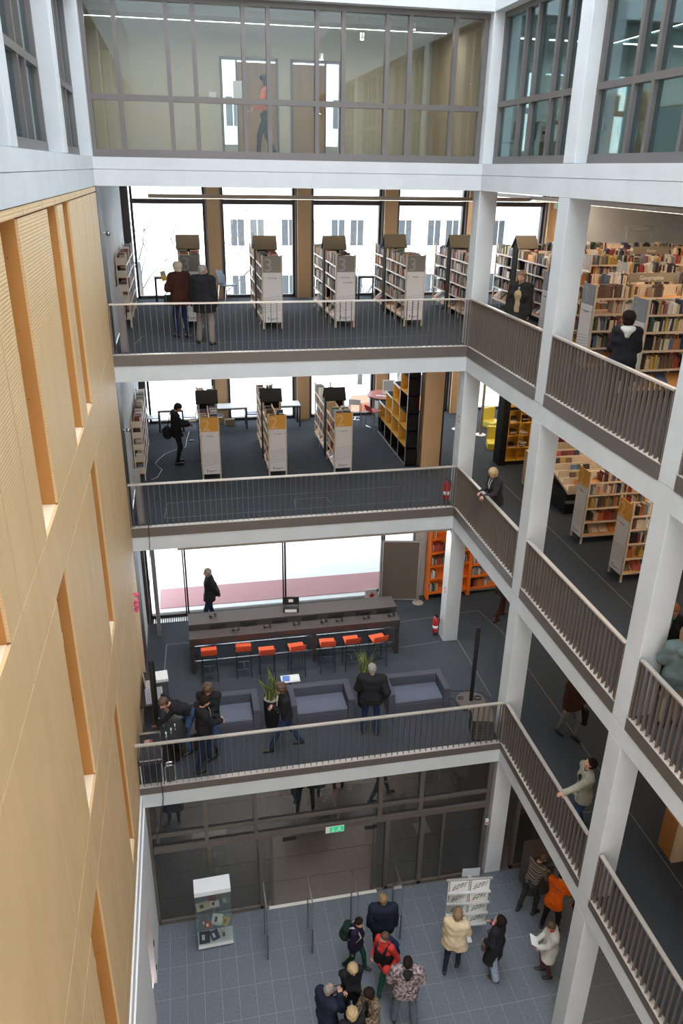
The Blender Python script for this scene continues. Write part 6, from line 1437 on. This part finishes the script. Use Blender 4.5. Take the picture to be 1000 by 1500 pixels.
backpack(pg, cloth('dark_green_backpack', (.015, .03, .022)), 'dark green backpack on the boy nearest the third gate', cloth('pale_strap', (.45, .43, .42)))
prd = person('boy in red and black jacket with green trousers, face turned left', 4.68, -6.38, 0, 215, 1.62, (REDC, 'jacket'), GREENP, ('brown', 'short'), head=(-15, 0), LH=(-.30, .12, .98), RH=(.25, .1, .9), feet=[(-.12, .30, 5), (.12, -.26, 0)], seed=9, drop=.03)
b = B(); F = Field(prd['lo'], prd['hi'], .018); sp = prd['sp']
for c_ in ((-.16, .0, .12), (.16, .0, .12)): F.cone(sp(c_[0] * .6, 0, -.05), sp(c_[0] * .6, 0, .22), .158, .15, .04)
F.cone(prd['sh'][0], prd['sh'][1], .07, .07, .03); F.mesh(b); mesh_in(prd, b, 'black_panels', BLK)
b = B(); b.tube([sp(-.12, -.15, .5), sp(-.12, .02, .56), sp(-.12, .15, .45), sp(-.04, .19, .2), sp(.1, .17, .0)], .02, 6); mesh_in(prd, b, 'strap', BLK)
backpack(prd, cloth('navy_backpack', (.016, .026, .065)), 'navy blue backpack hanging low on the boy in red jacket', None, .12, 1.15)
b = B(); F = Field(sp(-.3, .15, -.05) - .3, sp(-.3, .15, -.05) + .3, .02); F.cone(sp(-.24, .12, -.02), sp(-.24, .2, .04), .09, .09, .04); F.mesh(b); mesh_in(prd, b, 'hip_bag', REDC, child=False, label='red and black side bag in front of the boy in red jacket', cat='bag')
pcm = person('broad man in camouflage jacket and grey jeans seen from behind', 4.92, -7.14, 0, 78, 1.77, (CAMO, 'jacket'), GDEN, ('dark', 'short'), feet=[(-.20, -.02, 12), (.20, -.08, -12)], seed=10, width=1.22, bulk=.035, LH=(-.28, .22, .98), RH=(.28, .22, .98), legw=.02, curl=.9)
b = B(); F = Field(pcm['lo'], pcm['hi'], .018); sp = pcm['sp']; F.cone(sp(-.06, -.07, .52), sp(.06, -.07, .52), .07, .07, .03); F.cone(sp(0, -.12, .47), sp(0, -.13, .42), .07, .04, .03); F.mesh(b); mesh_in(pcm, b, 'hood', BLK)
pbw = person('blonde woman in black suit with crossed arms and black handbag', 3.86, -6.90, 0, 275, 1.69, (BLK, 'suit'), BLK, ('blond', 'bob'), head=(5, -28), LH=(.13, .20, 1.16), RH=(-.13, .24, 1.12), feet=[(-.09, 0, 5), (.09, .05, -5)], seed=11, inner=SKIN, lhint=(-1, 0, -.8), rhint=(1, 0, -.8))
bag(pbw, pbw['sp'](.30, .12, .02), SHOE, 'black leather handbag hanging from the blonde woman\'s arm', .34, .22, .11, strap=.2)
pba = person('balding man in dark coat at the lower edge of the hall', 3.30, -7.36, 0, 30, 1.74, (NAVY, 'coat'), BLK, ('grey', 'thin'), head=(-5, -8), RH=(.10, .24, 1.42), feet=[(-.1, 0, 5), (.1, .05, -5)], seed=12, width=1.1, bulk=.01)
plo = person('dark-haired woman in leopard-print jacket gesturing to the group', 4.14, -7.48, 0, 200, 1.64, (LEO, 'jacket'), BLK, ('dark', 'bob'), head=(-10, -20), LH=(-.14, .30, 1.14), RH=(.16, .30, 1.02), feet=[(-.1, 0, 5), (.1, .05, -5)], seed=13, inner=BLK)
pcu = person('curly blond-haired woman whose head alone rises above the lower frame edge', 3.68, -7.86, 0, 95, 1.70, (BLK, 'jacket'), BLK, ('blond', 'curly'), seed=14)
# ---------- people beyond the entrance glass ----------
LEGL = ('walker beyond the entrance glass with the left-most pair of dark trousers', 'second pair of dark legs seen through the entrance glass', 'third pair of dark legs, in short boots, beyond the entrance glass', 'person striding to the right beyond the entrance glass in wide step')
for i, (x_, y_, hd, ft) in enumerate(((3.62, -1.15, 250, [(-.08, .28, 4), (.08, -.25, 0)]), (4.15, -1.05, 262, [(-.08, -.30, 4), (.08, .28, 0)]), (4.85, -.65, 80, None), (5.88, -1.22, 5, [(-.10, .30, 4), (.10, -.30, 0)]))):
    person(LEGL[i], x_, y_, 0, hd, 1.74, (BLK, 'coat' if i == 1 else 'jacket'), CHAR if i != 3 else BLK, ('dark', 'short'), feet=ft, seed=20 + i, drop=.035 if ft else 0, hem=-.3 if i == 1 else None)
person('dark figure in long coat at the left end beyond the entrance glass', .42, -1.0, 0, 270, 1.75, (cloth('brown_black_coat', (.03, .018, .012)), 'coat'), BLK, ('dark', 'short'), seed=25)
# ---------- level 1 ----------
pwm = person('grey-haired bearded man in black jacket walking past the glass front, hands behind his back', 1.72, 1.95, Z1, 180, 1.72, (BLK, 'jacket'), cloth('dark_jeans', (.02, .035, .08)), ('grey', 'short'), LH=(-.06, -.22, .95), RH=(.06, -.24, .92), feet=[(-.09, .14, 5), (.09, -.12, 0)], seed=30, lhint=(-1, -.3, 0), rhint=(1, -.3, 0), bulk=.012)
pl = person('technician in black shirt and pale tie bending over the mixing table', .98, -3.02, Z1, 200, 1.78, (BLK, 'shirt'), DENIM, ('brown', 'short'), lean=52, head=(10, -15), LH=(.02, .62, .82), RH=(.26, .30, 1.02), feet=[(-.20, .02, 10), (.20, -.08, -10)], seed=31, drop=.02, rhint=(.9, .1, -.6)); tie(pl, TIE)
pk = person('curly brown-haired man in black shirt and blue jeans facing the sofa-side man', 1.50, -3.20, Z1, 262, 1.80, (BLK, 'shirt'), DENIM, ('brown', 'curly'), head=(0, -22), LH=(-.02, .28, 1.16), RH=(.05, .26, 1.14), feet=[(-.12, .0, 8), (.12, .1, -8)], seed=32, bulk=.012, curl=1.0)
pf = person('dark-haired man in black shirt with pale tie nearest the lower railing at left', 1.34, -3.68, Z1, 18, 1.80, (BLK, 'shirt'), cloth('ink_jeans', (.018, .028, .055)), ('dark', 'short'), head=(-10, -18), LH=(-.0, .34, 1.14), RH=(.08, .36, 1.10), feet=[(-.12, .14, 8), (.12, -.2, -8)], seed=33, width=1.1, bulk=.02, curl=1.0); tie(pf, TIE)
pwk = person('curly-haired man in black striding left past the grey sofa', 3.10, -3.40, Z1, 178, 1.76, (BLK, 'shirt'), cloth('dark_jeans', (.02, .035, .08)), ('brown', 'curly'), lean=5, head=(0, -12), LH=(-.02, .26, 1.12), RH=(.06, .28, 1.08), feet=[(-.09, .36, 5), (.09, -.32, 0)], seed=34, drop=.05, bulk=.012, curl=1.0); tie(pwk, mat('white_tie', (.7, .7, .68), .7))
pbk = person('stout man in black seen from behind between planter and right sofa', 5.02, -3.22, Z1, 75, 1.78, (BLK, 'shirt'), cloth('dark_jeans', (.02, .035, .08)), ('grey', 'short'), head=(12, -14), LH=(-.18, .24, 1.22), RH=(.28, -.02, .98), feet=[(-.15, -.02, 10), (.15, -.06, -10)], seed=35, width=1.25, bulk=.04, hem=-.13)
b = B(); b.lathe([(.062, 0), (.066, .02), (.058, .03)], 14, M=Matrix.Translation(tuple(pbk['sp'](0, 0, .53)))); mesh_in(pbk, b, 'white_collar', PAPER)
pbg = person('person in dark brown jacket and grey jeans walking in the shade with a bag', 9.36, -4.18, Z1, 285, 1.78, (cloth('dark_brown_coat', (.05, .022, .015)), 'jacket'), cloth('grey_jeans', (.16, .15, .155)), ('brown', 'short'), feet=[(-.10, .10, 5), (.10, -.22, 0)], seed=36, bulk=.015)
bag(pbg, pbg['hands'][0] + V(0, 0, -.34), BLK, 'black carrier bag in the hand of the person in brown jacket', .10, .42, .34, strap=.12)
ppj = person('man in pale olive jacket with one hand on the railing, looking up', 8.30, -6.70, Z1, 168, 1.76, (TAUPE, 'jacket'), DENIM, ('dark', 'short'), head=(-12, 28), LH=(-.20, .46, 1.10), RH=(.20, -.02, .88), feet=[(-.1, .02, 8), (.12, -.12, -8)], seed=37, inner=BLK, curl=.15, width=1.08)
person('walker leaving the picture behind the second column, only trousers and shoes in view', 9.75, .85, Z1, 20, 1.74, (CHAR, 'jacket'), BRNJ, ('brown', 'short'), feet=[(-.1, .2, 5), (.1, -.25, 0)], seed=38, drop=.03, shoes=SHOEB)
# ---------- level 2 ----------
prd2 = person('young man in black reading an open book beside the first orange 2 bookcase', 1.10, 4.18, Z2, 12, 1.76, (BLK, 'jacket'), BLK, ('dark', 'short'), skin=SKIN2, head=(0, -32), LH=(.04, .34, 1.14), RH=(.10, .34, 1.12), feet=[(-.1, .02, 8), (.1, -.04, -8)], seed=40, curl=.7)
ob = empty('open_book', toW(prd2, V(.08, .46, 1.19)), R(12 - 90), 'open book held by the young man in black', 'book')
for sg in (-1, 1):
    b = B(); b.prism([(0, 0), (sg * .13, .05), (sg * .13, .062), (0, .018)], 1, -.1, .1); b.obj('page_block', PAPER, ob)
    b = B(); b.prism([(0, -.006), (sg * .135, .044), (sg * .135, .049), (0, 0)], 1, -.105, .105); b.obj('cover', PINK, ob)
b = B(); F = Field(prd2['lo'] - .2, prd2['hi'] + .1, .02); sp = prd2['sp']; F.cone(sp(-.10, -.24, -.02), sp(.10, -.26, -.06), .13, .12, .05); F.cone(sp(.0, -.24, .08), sp(0, -.24, .10), .09, .08, .05); F.mesh(b); o = mesh_in(prd2, b, 'shoulder_bag', BLK, child=False, label='black shoulder bag on the back of the reading young man', cat='bag')
b = B(); b.tube([sp(-.12, -.2, .1), sp(-.06, -.12, .5), sp(.0, .0, .57), sp(.12, .14, .42), sp(.16, .06, .1), sp(.14, -.18, .0)], .014, 6); b.obj('strap', BLK, o)
pbl = person('short-haired blonde woman in dark jacket leaning with both hands on the railing', 8.14, -1.62, Z2, 190, 1.66, (CHAR, 'jacket'), BLK, ('blond', 'bob'), lean=8, head=(25, -22), LH=(-.16, .40, 1.10), RH=(.10, .34, 1.11), feet=[(-.1, -.1, 8), (.1, -.12, -8)], seed=41, curl=.7)
b = B(); b.tube([pbl['sp'](-.045, .10, .53), pbl['sp'](-.03, .165, .40), pbl['sp'](.0, .165, .28), pbl['sp'](.03, .165, .40), pbl['sp'](.045, .10, .53)], .006, 6); mesh_in(pbl, b, 'lanyard', PAPER)
bag(pbl, pbl['sp'](.26, -.08, .02), SHOE, 'black shoulder bag at the side of the blonde woman by the railing', .1, .26, .24, over=[pbl['sp'](.26, -.1, .2), pbl['sp'](.17, 0, .56), pbl['sp'](.22, .1, .2)])
prh = person('red-haired woman with glasses and green scarf in conversation', 8.53, -7.66, Z2, 250, 1.68, (BLK, 'jacket'), BLK, ('red', 'long'), head=(30, -14), seed=42)
b = B(); F = Field(prh['lo'], prh['hi'], .018); sp = prh['sp']; F.cone(sp(-.05, .03, .53), sp(.05, .03, .53), .06, .06, .02); F.cone(sp(.0, .12, .48), sp(0, .14, .40), .045, .03, .02); F.wrinkle(.006, 50, 2); F.mesh(b); mesh_in(prh, b, 'scarf', GRNSC)
b = B(); hp = prh['hp']
for sg in (-1, 1): b.tube([hp(sg * .031 + .022 * math.cos(t), .103, .012 + .017 * math.sin(t)) for t in [k * .7854 for k in range(9)]], .0025, 5)
b.tube([hp(-.012, .103, .014), hp(.012, .103, .014)], .0025, 5); mesh_in(prh, b, 'glasses', BLACK)
pgj = person('long-haired person in grey-green hooded jacket seen from behind at the railing', 8.30, -8.46, Z2, 75, 1.72, (TEAL, 'jacket'), cloth('beige_trousers', (.33, .28, .21)), ('sandy', 'long'), head=(-10, -5), LH=(-.18, .3, 1.1), RH=(.18, .25, 1.0), seed=43, width=1.1, bulk=.02, hem=-.22)
b = B(); F = Field(pgj['lo'], pgj['hi'], .018); sp = pgj['sp']; F.cone(sp(-.10, -.12, .48), sp(.10, -.12, .48), .065, .065, .04); F.cone(sp(0, -.16, .44), sp(0, -.17, .34), .09, .04, .04); F.wrinkle(.004, 40, 1); F.mesh(b); mesh_in(pgj, b, 'hood', TEAL)
# ---------- level 3 ----------
pow_ = person('white-haired woman in dark brown jacket holding a yellow book', 1.46, 1.72, Z3, 118, 1.68, (BRNJ, 'jacket'), cloth('dark_jeans', (.02, .035, .08)), ('white', 'bob'), head=(10, -6), LH=(-.16, .30, 1.20), RH=(.12, .28, 1.0), feet=[(-.08, .12, 6), (.10, -.10, -6)], seed=50, bulk=.03, hem=-.18)
b = B(); b.box(-.09, -.012, 0, .09, .012, .22, 0); b.box(-.08, -.013, .12, .08, -.012, .2, 1); o = b.obj('yellow_book', [mat('cover_yellow', (.62, .42, .06), .5), mat('cover_photo', (.22, .24, .24), .5)]); o.matrix_world = pow_['M'] @ Matrix.Translation((-.14, .42, 1.24)) @ Matrix.Rotation(R(30), 4, 'Z') @ Matrix.Rotation(R(-15), 4, 'X'); tag(o, 'yellow book held up by the white-haired woman', 'book')
bag(pow_, pow_['sp'](-.27, .05, -.05), SHOE, 'black shoulder bag hanging by the white-haired woman\'s left side', .24, .24, .1, over=[pow_['sp'](-.24, .05, .2), pow_['sp'](-.16, 0, .57), pow_['sp'](-.22, -.08, .2)])
pom = person('grey-haired man in black jacket and grey trousers beside the white-haired woman', 1.95, .92, Z3, 68, 1.70, (BLK, 'jacket'), GRYT, ('grey', 'short'), head=(-32, -4), feet=[(-.18, .08, 12), (.18, -.05, -10)], seed=51, bulk=.035, width=1.1, hem=-.22, legw=.015)
pca = person('man in dark open jacket over tan cardigan standing by the right-hand railing', 8.50, -1.02, Z3, 222, 1.77, (DKOL, 'jacket'), BLK, ('sandy', 'short'), head=(5, -8), LH=(-.25, .05, .84), RH=(.26, .04, .84), seed=52, bulk=.012, inner=TAN, width=1.02, hem=-.24)
b = B(); F = Field(pca['lo'], pca['hi'], .014); F.cone(sp(0, .05, .51), sp(0, .09, .49), .05, .03, .02); F.mesh(b); mesh_in(pca, b, 'shirt_collar', LDENIM)
pbc = person('woman in black coat with pale hood collar facing the long bookcases', 8.42, -5.42, Z3, 62, 1.66, (BLK, 'coat'), BLK, ('dark', 'bob'), head=(35, -4), seed=53, hem=-.36, LH=(-.16, .24, 1.02), RH=(.14, .24, 1.02), bulk=-.004, width=.92)
b = B(); F = Field(pbc['lo'], pbc['hi'], .016); sp = pbc['sp']; F.cone(sp(-.07, -.06, .52), sp(.07, -.06, .52), .055, .055, .03); F.cone(sp(-.09, .02, .51), sp(-.05, .08, .49), .04, .03, .02); F.cone(sp(.09, .02, .51), sp(.05, .08, .49), .04, .03, .02); F.cone(sp(0, -.11, .48), sp(0, -.13, .42), .07, .04, .03); F.wrinkle(.005, 50, 3); F.mesh(b); mesh_in(pbc, b, 'pale_hood', cloth('pale_hood', (.55, .54, .50)))
# ---------- level 4 ----------
person('woman in orange-red jumper walking behind the upper glass screen', 3.60, 2.6, Z4, 185, 1.68, (ORSW, 'shirt'), BLK, ('dark', 'bob'), LH=(-.1, .3, 1.05), feet=[(-.09, .22, 5), (.09, -.22, 0)], seed=60, drop=.02)
# ================= BOOKS: the 300 largest in view singly, the rest as one mass =================
from bpy_extras.object_utils import world_to_camera_view
bpy.context.view_layer.update()
dg = bpy.context.evaluated_depsgraph_get(); cl = cam.matrix_world.translation.copy()
cand = []
for i, (M, s, c, key, li) in enumerate(BOOKS):
    p = M @ Vector((0, 0, s[2] * .5)); q_ = world_to_camera_view(C, cam, p)
    if not (0.005 < q_.x < .995 and .005 < q_.y < .995): continue
    cand.append(((s[2] * max(s[0], .3 * s[1])) / q_.z ** 2, i, p, s))
cand.sort(reverse=True); chosen = []
for sc_, i, p, s in cand:
    if len(chosen) >= 300: break
    d = p - cl; L_ = d.length - max(s[0], s[1]) - .05; hit, loc_, *_r = C.ray_cast(dg, cl, d.normalized(), distance=L_)
    if not hit: chosen.append(i); continue
    # look through glass panes
    if 'pane' in _r[2].name:
        chosen.append(i)
chs = set(chosen)
def ordn(n): return '%d%s' % (n, 'th' if 10 <= n % 100 <= 20 else {1: 'st', 2: 'nd', 3: 'rd'}.get(n % 10, 'th'))
seq = {}
for i, (M, s, c, key, li) in enumerate(BOOKS):
    p = M.translation; q_ = world_to_camera_view(C, cam, p) if i in chs or True else None
    seq.setdefault((key, li, c), []).append((q_.x, i))
RANK = {}
for k_, l_ in seq.items():
    l_.sort()
    for n_, (_, i) in enumerate(l_): RANK[i] = n_ + 1
def book_b(s, M=None, col=None, b=None):
    b = b or B(); w_, d_, h_ = s
    return b
cov = B(); cov.box(-.5, -.5, 0, -.38, .5, 1, 0); cov.box(.38, -.5, 0, .5, .5, 1, 0); cov.box(-.38, -.5, 0, .38, -.45, 1, 0); cov.box(-.38, .44, 0, .38, .5, 1, 0); cov.box(-.38, -.45, .02, .38, .44, .97, 1)
BC = mat('book_cover', (.5, .5, .5), .45, objcol=True); BS = mat('book_mass_cover', (.5, .5, .5), .5, attr='col')
PAGES = mat('book_pages', (.66, .60, .50), .8)
cm = cov.mesh('book', [BC, PAGES])
mass = B()
for i, (M, s, c, key, li) in enumerate(BOOKS):
    nm_, col = PAL[c]; r_ = random.Random(i); f = r_.uniform(.7, 1.25); col = tuple(min(1, v * f) for v in col)
    if i in chs:
        o = bpy.data.objects.new('book', cm); COL.objects.link(o)
        o.matrix_world = M @ Matrix.Diagonal((*s, 1)); o.color = (*col, 1)
        o['category'] = 'book'; lb = '%s %s book from left, %s shelf, %s' % (ordn(RANK[i]), nm_, LEVN[li], KEYTXT[key]); o['label'] = lb
        o['group'] = 'books on the %s shelf, %s' % (LEVN[li], KEYTXT[key])
    else:
        mass.box(-s[0] / 2, -s[1] / 2, 0, s[0] / 2, s[1] / 2, s[2], 0, M, col)
o = mass.obj('books', BS, kind='stuff'); tag(o, 'all the smaller, farther books packed on the shelves of levels 2 and 3', 'books')
print('BOOKS total', len(BOOKS), 'single', len(chs))
